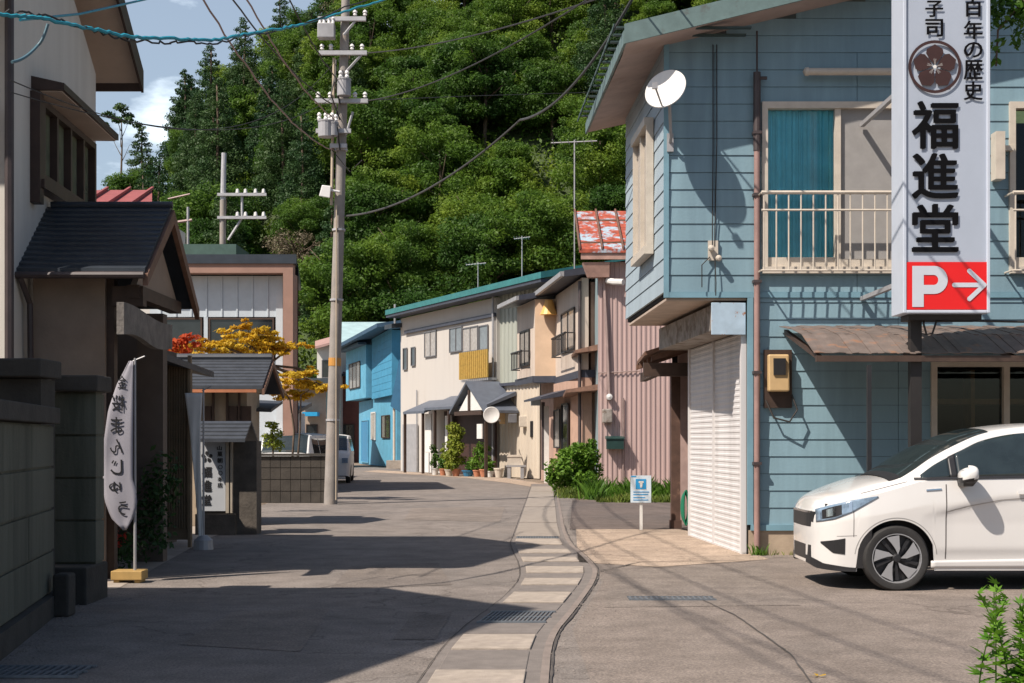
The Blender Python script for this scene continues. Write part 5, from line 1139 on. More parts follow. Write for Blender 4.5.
# red roof further back, at the left
Yq = 46
rr0 = thing('red_roofed_house', (XX(115, Yq), Yq, 0), 'house with a dull red metal roof showing just above the dark entrance roof', 'house')
mb = MB(); slab(mb, [(XX(60, Yq), Yq, ZZ(207, Yq)), (XX(152, Yq), Yq, ZZ(207, Yq)), (XX(152, Yq + 3), Yq + 3, ZZ(190, Yq + 3)), (XX(60, Yq + 3), Yq + 3, ZZ(190, Yq + 3))], .12)
for i in range(3): xx_ = XX(80 + i * 24, Yq); mb.hexa([(xx_, Yq, ZZ(206, Yq)), (xx_ + .08, Yq, ZZ(206, Yq)), (xx_ + .08, Yq + 3, ZZ(189, Yq + 3)), (xx_, Yq + 3, ZZ(189, Yq + 3)), (xx_, Yq, ZZ(205, Yq) + .08), (xx_ + .08, Yq, ZZ(205, Yq) + .08), (xx_ + .08, Yq + 3, ZZ(188, Yq + 3) + .05), (xx_, Yq + 3, ZZ(188, Yq + 3) + .05)])
mb.build('roof', mat('dull_red_roof', (.30, .085, .08), .6, .15, 4), rr0); mb = MB(); mb.box((XX(60, Yq), Yq + .6, 0), (XX(150, Yq), Yq + 5, ZZ(207, Yq) - .12)); mb.build('wall', PLAST, rr0)

# ------------------------------------------------------------ PINK CORRUGATED HOUSE
Yp_ = 40.0
ph = thing('pink_house', (4.5, Yp_, 0), 'tall house clad in pink vertical corrugated metal with a rusted red roof', 'house')
xL = XX(598, Yp_); MP, _ = frame((xL, Yp_), (12, Yp_)); PINK = mat('pink_corrugated', (.47, .345, .32), .55, .12, 2, .05, 30, col2=(.37, .27, .25), thr=(.5, .8), streak=True)
ribbed(MP, 0, 5.5, .0, ZZ(262, Yp_), .135, .022).build('front_cladding', PINK, ph)
mb = MB(); mb.hexa([(xL, Yp_ + .02, 0), (12, Yp_ + .02, 0), (12, 48, 0), (xL - .05, 48, 0), (xL, Yp_ + .02, 6.4), (12, Yp_ + .02, 6.4), (12, 48, 6.4), (xL - .05, 48, 6.4)]); mb.build('wall', mat('grey_blue_sheet', (.24, .32, .34), .6, .2, 3, streak=True), ph)
mb = MB(); a_, b_ = XX(579, Yp_ - .3), 6.5
slab(mb, [(a_, Yp_ - .5, ZZ(249, Yp_ - .5)), (b_, Yp_ - .5, ZZ(249, Yp_ - .5)), (b_, Yp_ + 2.6, ZZ(211, Yp_ + 2.6)), (a_, Yp_ + 2.6, ZZ(211, Yp_ + 2.6))], .10)
o = mb.build('roof', RUST, ph)
mb = MB()
for px in (578.5, 601, 622, 645): x = XX(px, Yp_ - .4); mb.hexa([(x, Yp_ - .52, ZZ(249, Yp_ - .5)), (x + .05, Yp_ - .52, ZZ(249, Yp_ - .5)), (x + .05, Yp_ + 2.6, ZZ(211, Yp_ + 2.6)), (x, Yp_ + 2.6, ZZ(211, Yp_ + 2.6)), (x, Yp_ - .52, ZZ(249, Yp_ - .5) + .07), (x + .05, Yp_ - .52, ZZ(249, Yp_ - .5) + .07), (x + .05, Yp_ + 2.6, ZZ(211, Yp_ + 2.6) + .07), (x, Yp_ + 2.6, ZZ(211, Yp_ + 2.6) + .07)])
for t in (.14, .72): y = Yp_ - .5 + 3.1 * t; z = ZZ(249, Yp_ - .5) * (1 - t) + ZZ(211, Yp_ + 2.6) * t; mb.box((a_, y, z), (b_, y + .05, z + .05))
mb.build('roof_seam', BROWN2, ph)
mb = MB(); mb.box((a_ + .05, Yp_ - .46, ZZ(259, Yp_ - .5)), (b_, Yp_ - .36, ZZ(252.5, Yp_ - .5))); mb.hexa([(xL - .3, Yp_ - .3, 5.95), (xL + .3, Yp_ - .3, 5.95), (xL + .3, Yp_ + .02, 5.95), (xL - .3, Yp_ + .02, 5.95), (xL - .45, Yp_ - .4, 6.35), (xL + .3, Yp_ - .4, 6.35), (xL + .3, Yp_ + .02, 6.35), (xL - .45, Yp_ + .02, 6.35)]); mb.build('eave', mat('faded_pink_wood', (.42, .26, .21), .7, .25, 4), ph)
mb = MB(); x = XX(603, Yp_); mb.tube([(x, Yp_ - .08, ZZ(262, Yp_)), (x + .1, Yp_ - .08, ZZ(330, Yp_)), (x + .18, Yp_ - .08, ZZ(400, Yp_))], .05, 6); mb.tube([(XX(623, Yp_), Yp_ - .06, ZZ(398, Yp_)), (XX(623, Yp_), Yp_ - .06, ZZ(482, Yp_))], .025, 6); mb.tube([(XX(598, Yp_), Yp_ - .06, ZZ(373, Yp_)), (XX(640, Yp_), Yp_ - .06, ZZ(371, Yp_))], .015, 5); mb.build('conduit', mat('faded_conduit', (.30, .22, .20), .6, .2, 5), ph)
mb = MB(); mb.box((XX(602, Yp_), Yp_ - .22, ZZ(423, Yp_)), (XX(612, Yp_), Yp_ - .03, ZZ(409, Yp_))); mb.build('electric_meter', WEATH, ph, bevel=.03)
mb = MB(); mb.lathe([(0, -.15), (.09, -.12), (.09, .0), (.05, .05)], (XX(609, Yp_), Yp_ - .05, ZZ(397, Yp_)), 'y', 10); mb.build('lamp', WHITE, ph)
mb = MB(); mb.tube([(XX(607, Yp_), Yp_ - .15, ZZ(281, Yp_)), (XX(613, Yp_), Yp_ - .3, ZZ(283, Yp_)), (XX(622, Yp_), Yp_ - .5, ZZ(284, Yp_))], .09, 8); mb.build('tube_lamp', WHITE, ph, smooth=True)
mb = MB(); mb.box((XX(606, Yp_), Yp_ - .3, ZZ(449, Yp_)), (XX(623, Yp_), Yp_ - .05, ZZ(438, Yp_))); mb.prism([(XX(605, Yp_), Yp_ - .33, ZZ(439, Yp_)), (XX(605, Yp_), Yp_ - .04, ZZ(439, Yp_)), (XX(605, Yp_), Yp_ - .04, ZZ(436, Yp_))], (XX(624, Yp_) - XX(605, Yp_), 0, 0)); mb.build('mailbox', mat('dark_green_box', (.02, .05, .045), .4, .2, 5), ph)
mb = MB()     # small hoods and door at the street corner
for (p, q, y_) in ((575, 598, 352), (566, 598, 392)): mb.hexa([(XX(p, 40.5), 40.5, ZZ(y_, 40)), (xL, 40.1, ZZ(y_ - 2, 40)), (xL, 43, ZZ(y_ + 4, 43)), (XX(p, 40.5), 43, ZZ(y_ + 6, 43)), (XX(p, 40.5), 40.5, ZZ(y_ - 3, 40)), (xL, 40.1, ZZ(y_ - 8, 40)), (xL, 43, ZZ(y_ - 4, 43)), (XX(p, 40.5), 43, ZZ(y_ + 3, 43))])
mb.build('door_hood', BROWN2, ph)

# ------------------------------------------------------------ BEIGE HOUSE
PK = mat('cream_pink_mortar', (.58, .49, .41), .85, .12, 2, .1, 40, col2=(.48, .38, .31), thr=(.5, .8), streak=True); TAN = mat('tan_mortar', (.58, .42, .29), .85, .1, 2, .1, 40); NAVY = mat('dark_navy_trim', (.05, .055, .075), .5, .2, 4)
cz = thing('beige_house', (1.2, 46, 0), 'cream and tan two storey house with stepped bays and black window balconies', 'house')
A0, A1, A2, A3 = (.18, 49.3), (.75, 46.5), (1.42, 46.4), (2.02, 41.2)
def solidwall(mb, a, b, z0, z1, t=.2, off=0):
    M, L = frame(a, b); o = mb.M; mb.M = M; mb.box((0, off - t, z0), (L, off, z1)); mb.M = o
BZ = ZZ(376, 46.5); TZ = 6.0
mb = MB(); solidwall(mb, A0, A1, BZ, TZ); solidwall(mb, A2, A3, BZ - .05, TZ + .1); mb.build('upper_wall', PK, cz)
mb = MB(); solidwall(mb, A1, A2, BZ, TZ + .0); mb.build('bay_side', TAN, cz)
mb = MB(); mb.hexa([(1.0, 49.2, 0), (2.3, 41.4, 0), (8, 41.4, 0), (8, 52, 0), (1.0, 49.2, TZ), (2.3, 41.4, TZ), (8, 41.4, TZ), (8, 52, TZ)]); mb.build('wall', mat('pink_brown_mortar', (.42, .28, .22), .85, .15, 3), cz)
mb = MB(); solidwall(mb, (A0[0] - .05, A0[1]), (A1[0] - .05, A1[1] - .1), BZ - .22, BZ - .002, .5, .03); solidwall(mb, (A1[0] - .05, A1[1] - .08), (A2[0], A2[1] - .08), BZ - .22, BZ - .004, .5, .02); solidwall(mb, (A2[0] + .01, A2[1] - .1), A3, BZ - .28, BZ - .06, .5, .04); mb.build('floor_band', NAVY, cz)
# roofs
mb = MB(); MA, LA = frame(A0, A1); mb.M = MA; mb.hexa([(-.3, .55, TZ - .05), (LA + .1, .55, TZ - .05), (LA + .1, -3, TZ + .5), (-.3, -3, TZ + .5), (-.3, .55, TZ + .12), (LA + .1, .55, TZ + .12), (LA + .1, -3, TZ + .75), (-.3, -3, TZ + .75)])
MB2, LB = frame(A2, A3); mb.M = MB2; mb.hexa([(-.5, .55, TZ + .1), (LB + .25, .55, TZ + .1), (LB + .25, -3, TZ + .6), (-.5, -3, TZ + .6), (-.5, .55, TZ + .28), (LB + .25, .55, TZ + .28), (LB + .25, -3, TZ + .9), (-.5, -3, TZ + .9)]); mb.build('roof', NAVY, cz)
mb = MB(MA); mb.box((-.3, .555, TZ - .04), (LA + .1, .65, TZ + .09)); mb.M = MB2; mb.box((-.5, .555, TZ + .11), (LB + .25, .66, TZ + .25)); mb.build('gutter', GREYM, cz)
def balcony_window(M, u0, u1, w0, w1):
    f = window(cz, M, u0, u1, w0, w1, PGLASS, BLACK, 1, .05, .02); railing(cz, M, u0 - .08, u1 + .08, w0 - .1, w0 + (w1 - w0) * .38, .32, BLACK, .26, None, 'window_balcony', .02)
Yw = 47.8; balcony_window(MA, .65, 2.15, ZZ(366, Yw), ZZ(330, Yw)); Yw = 43.8; balcony_window(MB2, 1.5, 4.1, ZZ(352, Yw), ZZ(311, Yw))
mb = MB(); c_ = PX(549, 308, 46.2); mb.lathe([(.0, .26), (.13, .26), (.2, 0), (.30, -.22), (.0, -.22)], c_, 'z', 14); mb.build('wall_lamp', mat('orange_lamp', (.75, .42, .12), .5, .1, 5), cz)
# ground floor: doors, hood, windows
M1, L1 = frame((A2[0] - .1, A2[1] - .3), (A3[0] + .0, A3[1]))
mb = MB(M1); mb.box((0, -.3, 0), (L1, -.03, BZ - .28)); mb.build('lower_wall', mat('tan_pink_mortar', (.48, .31, .23), .85, .15, 3), cz)
window(cz, M1, .5, 1.6, ZZ(448, 45.5), ZZ(410, 45.5), PGLASS, BLACK, 0); window(cz, M1, 1.9, 3.0, .1, ZZ(404, 44.5), DGLASS, BLACK, 0, name='door')
mb = MB(M1); mb.hexa([(-.3, .9, ZZ(402, 46)), (3.1, .9, ZZ(402, 46)), (3.1, 0, ZZ(398, 46)), (-.3, 0, ZZ(398, 46)), (-.3, .9, ZZ(400, 46)), (3.1, .9, ZZ(400, 46)), (3.1, 0, ZZ(392, 46)), (-.3, 0, ZZ(392, 46))]); mb.build('door_hood', NAVY, cz)
mb = MB(); x_, y_ = XX(547, 46.3), 46.3; mb.tube([(XX(543, 46.3), 46.2, ZZ(470, 46)), (XX(543, 46.3), 46.2, ZZ(402, 46))], .06, 6); mb.tube([(A3[0] - .06, A3[1] - .05, .1), (A3[0] - .06, A3[1] - .05, TZ)], .05, 6); mb.build('downpipe', PIPED, cz)
mb = MB(); mb.box((XX(544, 46.2), 46.15, 0), (XX(549, 46.2), 46.3, ZZ(406, 46))); mb.build('porch_panel', WHITE, cz)
mb = MB(); mb.box((XX(531, 46.3), 46.2, ZZ(405, 46)), (XX(540, 46.3), 47, ZZ(398, 46))); mb.build('awning', mat('pale_blue_awning', (.45, .55, .62), .5, .1, 4), cz)

# ------------------------------------------------------------ WHITE HOUSE WITH TEAL ROOF
wh = thing('white_house', (-3, 60, 0), 'long white two storey house with a teal metal roof and a small gabled shop porch', 'house')
B0, B1 = (-5.05, 64.53), (-.60, 54.8); MWh, LWh = frame(B0, B1)
def U(px, off=0.0):    # distance along the facade, at off metres in front of it, for a pixel column
    d = Vector((B1[0] - B0[0], B1[1] - B0[1])); n_ = Vector((d.y, -d.x)).normalized(); q = (B0[0] + n_.x * off, B0[1] + n_.y * off); k = (px - HX) / F; t = (k * q[1] - q[0]) / (d.x - k * d.y); return t * LWh
def ZU(px, py, off=0.0):
    d = Vector((B1[0] - B0[0], B1[1] - B0[1])); n_ = Vector((d.y, -d.x)).normalized(); u = U(px, off) / LWh; Y = B0[1] + n_.y * off + d.y * u; return ZZ(py, Y)
mb = MB(MWh); mb.box((0, -7, 0), (LWh, 0, 6.9)); mb.build('wall', mat('white_mortar', (.52, .49, .45), .85, .1, 1.5, .05, 30, col2=(.42, .39, .35), thr=(.5, .8), streak=True), wh)
mb = MB(MWh); uu0, uu1 = U(402), LWh + 5.4; eW = 7.05
mb.hexa([(uu0 - .3, .7, eW), (uu1, .7, eW), (uu1, -4, eW + .9), (uu0 - .3, -4, eW + .9), (uu0 - .3, .7, eW + .22), (uu1, .7, eW + .22), (uu1, -4, eW + 1.15), (uu0 - .3, -4, eW + 1.15)]); mb.build('roof', mat('teal_metal_roof', (.03, .17, .17), .4, .2, 4), wh)
mb = MB(MWh); mb.box((uu0 - .3, .0, eW - .12), (uu1 - .1, .66, eW - .004)); mb.box((uu0 + .6, .002, ZU(450, 326) + .02), (LWh, .12, ZU(450, 326) + .16)); mb.build('eave_board', NAVY, wh)
mb = MB(MWh); mb.hexa([(-.8, .5, 6.45), (uu0, .5, 6.45), (uu0, -3, 6.8), (-.8, -3, 6.8), (-.8, .5, 6.65), (uu0, .5, 6.65), (uu0, -3, 7.0), (-.8, -3, 7.0)]); mb.build('lower_roof', ROOFD, wh)
FB = mat('grey_window_frame', (.14, .14, .15), .5, .2, 6)
window(wh, MWh, U(404), U(408), ZU(406, 370), ZU(406, 348), DGLASS, FB, 0); window(wh, MWh, U(412), U(416), ZU(414, 366), ZU(414, 347), DGLASS, FB, 0)
window(wh, MWh, U(425.5), U(437), ZU(431, 357), ZU(431, 331), PGLASS, FB, 1, bars=0); window(wh, MWh, U(450.5), U(463), ZU(457, 352), ZU(457, 327), GGLASS, FB, 1); window(wh, MWh, U(463.5), U(479), ZU(470, 352), ZU(470, 327), PGLASS, FB, 1); window(wh, MWh, U(480), U(489), ZU(485, 350), ZU(485, 325), GGLASS, FB, 0)
mb = MB(MWh); ua, ub = U(460.5, .4), U(487.5, .4); za, zb2 = ZU(474, 378, .4), ZU(474, 352, .4)
mb.box((ua, .35, za), (ub, .38, zb2)); n = 14
for i in range(n + 1): u = ua + (ub - ua) * i / n; mb.tube([(u, .42, za - .02), (u, .42, zb2 + .04)], .045, 6)
mb.build('bamboo_screen', mat('yellow_bamboo', (.46, .30, .07), .6, .3, 8, col2=(.35, .2, .04), thr=(.55, .7), scale2=8), wh)
mb = MB(MWh); mb.box((ua, .0, za - .12), (ub, .36, za - .03)); mb.tube([(U(397), .1, 6.6), (U(397), .1, 7.6)], .05, 6); mb.tube([(U(418), .06, 1), (U(418), .06, 3.6)], .03, 5); mb.tube([(LWh - .1, .1, .1), (LWh - .1, .1, 7)], .05, 6); mb.build('pipework', GREYM, wh)
# recessed corrugated part on the right
MR, LR = frame((B1[0] + .05, B1[1] + .35), (.95, 52.0)); GRNG = mat('grey_green_corrugated', (.36, .38, .33), .6, .12, 3, streak=True); CRC = mat('cream_corrugated', (.54, .47, .38), .65, .12, 3, streak=True)
mb = MB(); M_ = MR; ribbed(M_, 0, LR, ZZ(384, 54), 7.0, .35, .05).build('grey_cladding', GRNG, wh)
mb = MB(); mb.M = MR; mb.box((0, -4, 0), (LR, -.03, 7.0)); mb.build('rear_wall', GRNG, wh)
MR2, LR2 = frame((B1[0] + .12, B1[1] - .1), (1.0, 51.4)); ribbed(MR2, 0, LR2, 0, ZZ(386, 54), .30, .03).build('cream_cladding', CRC, wh)
mb = MB(MR2); mb.box((-.1, -.3, ZZ(386, 54)), (LR2, .15, ZZ(383, 54))); mb.build('ledge', NAVY, wh)
# porch with gable
def PW(px, py, off): u = U(px); return Vector((u, off, ZU(px, py)))
mb = MB(MWh)
for ua_, ub_, h0 in ((U(403, 1.2), U(424, 1.2), 2.5), (U(424, 1.2) + .02, U(487, 1.2), 2.62)):
    mb.hexa([(ua_, 1.2, h0), (ub_, 1.2, h0), (ub_, 0, h0 + .45), (ua_, 0, h0 + .45), (ua_, 1.2, h0 + .1), (ub_, 1.2, h0 + .1), (ub_, 0, h0 + .6), (ua_, 0, h0 + .6)])
mb.build('porch_roof', mat('slate_blue_roof', (.10, .115, .145), .5, .15, 4), wh)
mb = MB(MWh); uc = U(466, 1.4); hw = U(466, 1.4) - U(449, 1.4); z0_, zt_ = ZU(466, 411, 1.4), ZU(466, 381, 1.4)
for s_ in (-1, 1): mb.hexa([(uc, 1.4, zt_ - .1), (uc + s_ * hw, 1.4, z0_ - .1), (uc + s_ * hw, -.0, z0_ - .1), (uc, 0, zt_ - .1), (uc, 1.4, zt_), (uc + s_ * hw, 1.4, z0_), (uc + s_ * hw, 0, z0_), (uc, 0, zt_)])
gbl = mb.build('porch_gable', MATS['slate_blue_roof'], wh); mb = MB(MWh); mb.prism([(uc - hw * .62, 1.25, z0_ + .02), (uc + hw * .62, 1.25, z0_ + .02), (uc, 1.25, zt_ - .35)], (0, -.1, 0)); mb.build('gable_infill', WHITE, gbl)
mb = MB(MWh); mb.box((uc - hw * .05, 1.26, z0_), (uc + hw * .05, 1.3, zt_ - .35)); mb.box((uc - hw * .75, 1.27, z0_ - .16), (uc + hw * .8, 1.36, z0_ - .01)); mb.build('gable_strut', BROWN, gbl)
mb = MB(MWh); mb.box((U(444, .1), .02, 0), (U(495, .1), .10, 2.6)); mb.build('shop_front', mat('dark_brown_front', (.05, .022, .016), .6, .3, 5), wh)
mb = MB(MWh)
for px, v_ in ((405, 1.1), (423, 1.1), (435, 1.1), (449, 1.1), (486, 1.1)): mb = MB(MWh); u = U(px, v_); mb.box((u - .05, v_ - .05, 0), (u + .05, v_ + .05, 2.6)); mb.build('porch_post', BROWN, wh)
for a_, b_, v_, z0_, z1_ in ((426, 432, .6, .9, 2.5), (446, 452, .3, .8, 2.4), (424, 432, .75, .05, .88), (478, 483, 1.2, 1.45, 2.0)):
    mb = MB(MWh); mb.box((U(a_, v_), v_, z0_), (U(b_, v_), v_ + .05, z1_)); mb.build('paper_notice', WHITE, wh)
mb = MB(MWh); mb.box((U(405), .05, 0), (U(419), .12, 2.1)); mb.build('side_door', GREYM, wh)
dd = MB(); c_ = PX(491.5, 415, 51.6); 
for r_, y_ in ((.40, 0),): dd.lathe([(0, -.02), (.15, -.04), (.28, -.08), (.30, -.07), (.28, -.04), (.15, .0), (0, .02)], c_, 'y', 28)
do = dd.build('satellite_dish', WHITE, org=c_, smooth=True); tag(do, 'white dish antenna on the wall beside the gabled shop porch of the white house', 'satellite dish'); mb = MB(); mb.tube([c_ + Vector((0, .02, 0)), c_ + Vector((.3, .9, -.2))], .03, 6); mb.build('mount', GREYM, do)
def unit(px0, px1, py0, py1, Y, d, m, nm='meter_box', par=wh, bev=.02): mb = MB(); mb.box((XX(px0, Y), Y - d, ZZ(py1, Y)), (XX(px1, Y), Y, ZZ(py0, Y))); return mb.build(nm, m, par, bevel=bev)
unit(499, 505, 411, 424, 53.4, .25, MATS['meter_beige']); unit(508, 517, 414, 423, 53.0, .2, FB); unit(519, 528, 416, 427, 52.6, .25, CREAM); unit(530, 536, 421, 437, 52.1, .2, BLACK)
# bench, pots and plants in front
bn = thing('wooden_bench', (XX(514, 51.6), 51.6, 0), 'grey wooden bench with a pale crate on it against the cream corrugated wall', 'bench')
Yb = 51.8; x0, x1 = XX(506, Yb), XX(526, Yb)
mb = MB(); mb.box((x0, Yb - .2, .42), (x1, Yb + .15, .48)); mb.build('seat', GREYM, bn)
for x in (x0 + .05, x1 - .2): mb = MB(); mb.box((x, Yb - .18, 0), (x + .12, Yb + .13, .419)); mb.build('leg', GREYM, bn)
mb = MB(); mb.box((x0 + .05, Yb - .1, .484), (x0 + .55, Yb + .15, .86)); mb.box((x0 + .03, Yb - .12, .78), (x0 + .57, Yb + .17, .82)); o = mb.build('crate', CREAM, org=(x0 + .3, Yb, .484)); tag(o, 'pale cream crate resting on the grey wooden bench', 'crate')
TERRA = mat('terracotta', (.48, .20, .11), .8, .2, 6); BLUEP = mat('blue_glaze', (.03, .17, .32), .35, .15, 5)
def pot(px, Y, r0, h, m, lab, foliage, fh, fr, seed, fm=LEAFG, nm='potted_plant', n=420, ls=.05):
    x = XX(px, Y); r = thing(nm, (x, Y, 0), lab, 'potted plant', None)
    mb = MB(); mb.lathe([(0, .01), (r0 * .7, .01), (r0, h * .85), (r0 * 1.12, h * .86), (r0 * 1.12, h), (r0 * .95, h), (r0 * .9, h * .9), (0, h * .9)], (x, Y, 0), 'z', 16); mb.build('pot', m, r)
    if foliage:
        g = np.random.default_rng(seed); cs = [(g.uniform(-.5, .5) * fr, g.uniform(-.4, .4) * fr, h + fh * t) for t in np.linspace(.08, .95, 9)]; rs = [(fr * .6, fr * .5, fh * .12)] * 9
        addmesh('foliage', leafmesh('foliage', leaves(g, cs, rs, n, ls), fm), r)
        mb = MB(); mb.tube([(x, Y, h * .8), (x + .02, Y, h + fh * .7)], .012, 5, .005); mb.build('stem', BARK, r)
    return r
Yq_ = 54.6
pot(435, 56.6, .15, .28, WHITE, 'small shrub in a pale pot, leftmost of the row before the white house', 1, .9, .22, 1, LEAFG)
pot(443, 56.0, .15, .28, TERRA, 'terracotta pot with low green leaves left of the tall climbing plant', 1, .5, .22, 2)
pot(456, Yq_, .17, .30, TERRA, 'tall yellow green climbing plant in a terracotta pot before the shop porch', 1, 1.65, .42, 3, LEAFY, n=2200, ls=.06)
pot(449, 55.2, .16, .26, CREAM, 'cream pot with bushy yellow green leaves at the left foot of the climbing plant', 1, 1.0, .32, 9, LEAFY, n=800)
pot(468, 54.4, .22, .24, BLUEP, 'wide bright blue pot with low green leaves in front of the dark shop door', 1, .35, .25, 4)
pot(477, 54.0, .15, .26, TERRA, 'terracotta pot with upright bright green plant right of the blue pot', 1, .8, .3, 5, n=700)
pot(484, 53.6, .17, .30, TERRA, 'bigger orange pot with bushy green plant right of the shop door', 1, .95, .3, 6, n=800)
pot(490, 53.3, .14, .24, WHITE, 'small dark leaved plant in a white pot beside the cream corrugated wall', 1, .35, .2, 7, LEAFG)
pot(499, 52.8, .18, .36, CREAM, 'empty looking cream tub left of the grey bench', 0, 0, 0, 8)

# ------------------------------------------------------------ BRIGHT BLUE HOUSE and the ones behind
bb = thing('bright_blue_house', (-8, 76, 0), 'bright blue two storey house with pale window bay at the bend of the street', 'house')
BB = mat('bright_blue_boards', (.065, .29, .46), .6, .15, 2, .1, 20, col2=(.05, .22, .36), thr=(.5, .8), scale2=1.5); BB2 = mat('light_blue_boards', (.12, .37, .53), .6, .15, 2)
D0, D1 = (XX(346, 86), 86), (XX(366, 79), 79); D2, D3 = (XX(366, 79) + .35, 78.8), (XX(392, 71), 71)
bot = ZZ(397, 78); top = 6.7
mb = MB(); solidwall(mb, D0, D1, bot, top, 2); mb.build('bay_wall', BB2, bb)
MD, LD = frame(D2, D3); siding(MD, 0, LD, bot - .1, top + .3, .35).build('upper_wall', BB, bb); mb = MB(MD); mb.box((0, -4, bot - .1), (LD, -.021, top + .2)); mb.build('wall_core', BB, bb)
mb = MB(); solidwall(mb, (D0[0] + .9, 85), (D3[0] + .2, 71.3), 0, bot - .1, 4); mb.build('lower_wall', BB2, bb)
mb = MB(); M_, L_ = frame((D0[0], 86.5), (D3[0] + .3, 70.3)); mb.M = M_; mb.hexa([(0, 1.0, top + .05), (L_, 1.0, top + .25), (L_, -4, top + 1.0), (0, -4, top + .8), (0, 1.0, top + .25), (L_, 1.0, top + .45), (L_, -4, top + 1.2), (0, -4, top + 1.0)]); mb.build('roof', mat('blue_black_roof', (.05, .10, .16), .5, .2, 3), bb)
M_, L_ = frame(D0, D1); window(bb, M_, L_ * .2, L_ * .75, ZZ(388, 82), ZZ(362, 82), GGLASS, BROWN, 2); 
mb = MB(M_); mb.box((-.3, .0, top - 0.0), (L_ + .2, .5, top + .12)); mb.build('bay_hood', MATS['blue_black_roof'], bb)
M_, L_ = frame((D0[0] + .9, 85), (D3[0] + .2, 71.3)); window(bb, M_, L_ * .38, L_ * .5, ZZ(440, 79), ZZ(412, 79), PGLASS, WHITE, 0, .08); window(bb, M_, L_ * .66, L_ * .86, ZZ(438, 74), ZZ(415, 74), DGLASS, BROWN, 1); window(bb, M_, L_ * .1, L_ * .3, .1, ZZ(420, 82), mat('blue_door', (.03, .22, .42), .4, .1, 4), BB2, 0, name='door')
mb = MB(); mb.tube([(XX(395, 71), 70.5, .1), (XX(395, 71), 70.5, 3)], .07, 6); mb.build('downpipe', CREAM, bb)
mb = MB(); mb.prism([(XX(390, 70), 70.2, ZZ(406, 70)), (XX(401, 70), 69.9, ZZ(413, 70)), (XX(404, 70), 69.8, ZZ(358, 70)), (XX(399, 70), 70.0, ZZ(360, 70))], (0, .3, 0)); mb.build('buttress_panel', mat('deep_blue_panel', (.02, .10, .19), .5, .15, 3), bb)
mb = MB(); mb.box((XX(388, 70.3), 69.3, 0), (XX(404, 70), 70.4, .4)); mb.build('step', CONC, bb)
rb = thing('brown_house', (XX(352, 92), 92, 0), 'reddish brown timber house between the van and the bright blue house', 'house')
mb = MB(); mb.box((XX(330, 90), 90, 0), (XX(368, 90), 97, ZZ(372, 90))); mb.build('wall', mat('red_brown_boards', (.17, .06, .045), .7, .2, 3), rb)
mb = MB(); slab(mb, [(XX(328, 89.5), 89.3, ZZ(374, 89.5)), (XX(370, 89.5), 89.3, ZZ(374, 89.5)), (XX(370, 89.5), 97, ZZ(362, 90)), (XX(328, 89.5), 97, ZZ(362, 90))], .15); mb.build('roof', ROOFD, rb); window(rb, frame((XX(342, 90), 90), (XX(360, 90), 90))[0], 0, .8, .2, 2.4, DGLASS, BROWN, 1)
pl = thing('pale_roofed_house', (XX(370, 96), 96, 0), 'house with a pale blue-green metal roof rising behind the bright blue house', 'house')
mb = MB(); slab(mb, [(XX(336, 94), 94, ZZ(348, 94)), (XX(412, 94), 94, ZZ(344, 94)), (XX(412, 98), 100, ZZ(322, 100)), (XX(336, 98), 100, ZZ(322, 100))], .15); mb.build('roof', mat('pale_teal_roof', (.36, .50, .52), .5, .15, 2), pl); mb = MB(); mb.box((XX(339, 95), 95, 0), (XX(410, 95), 101, ZZ(348, 95))); mb.build('wall', mat('pale_blue_wall', (.42, .52, .58), .8, .1, 2), pl)
wl = thing('narrow_white_house', (XX(325, 88), 88, 0), 'narrow white house with small windows just left of the utility pole', 'house')
mb = MB(); mb.box((XX(317, 88), 88, 0), (XX(339, 88), 95, ZZ(346, 88))); mb.build('wall', PLAST, wl); mb = MB(); slab(mb, [(XX(315, 87.5), 87.5, ZZ(347, 88)), (XX(341, 87.5), 87.5, ZZ(340, 88)), (XX(341, 95), 95, ZZ(334, 95)), (XX(315, 95), 95, ZZ(341, 95))], .15); mb.build('roof', mat('faded_rose_roof', (.40, .25, .22), .6, .15, 2), wl)
M_ = frame((XX(317, 88), 88), (XX(339, 88), 88))[0]; window(wl, M_, .3, .8, ZZ(378, 88), ZZ(360, 88), DGLASS, FB, 0); window(wl, M_, .3, .8, ZZ(412, 88), ZZ(396, 88), DGLASS, FB, 0)
lh = thing('white_garden_house', (XX(273, 44), 44, 0), 'white walled outbuilding behind the dark block wall under the maple', 'building')
mb = MB(); mb.box((XX(255, 44), 44, 0), (XX(291, 44), 47, ZZ(412, 44))); mb.build('wall', mat('bluish_white_wall', (.55, .60, .64), .8, .06, 2), lh); mb = MB(); slab(mb, [(XX(250, 44), 43.5, ZZ(413, 44)), (XX(296, 44), 43.5, ZZ(413, 44)), (XX(296, 44), 47.5, ZZ(402, 47)), (XX(250, 44), 47.5, ZZ(402, 47))], .12); mb.build('roof', TILE, lh)
tn = thing('storefront_far', (XX(305, 72), 72, 0), 'beige house front with a bright blue awning seen under the maple branches', 'house')
mb = MB(); mb.box((XX(291, 72), 72, 0), (XX(326, 72), 78, ZZ(385, 72))); mb.build('wall', mat('tan_house_wall', (.40, .31, .24), .8, .15, 2), tn); mb = MB(); mb.box((XX(303, 71.3), 71, ZZ(416, 71)), (XX(318, 71.3), 71.9, ZZ(412, 71))); mb.build('awning', mat('bright_blue_awning', (.02, .33, .62), .5, .1, 3), tn)
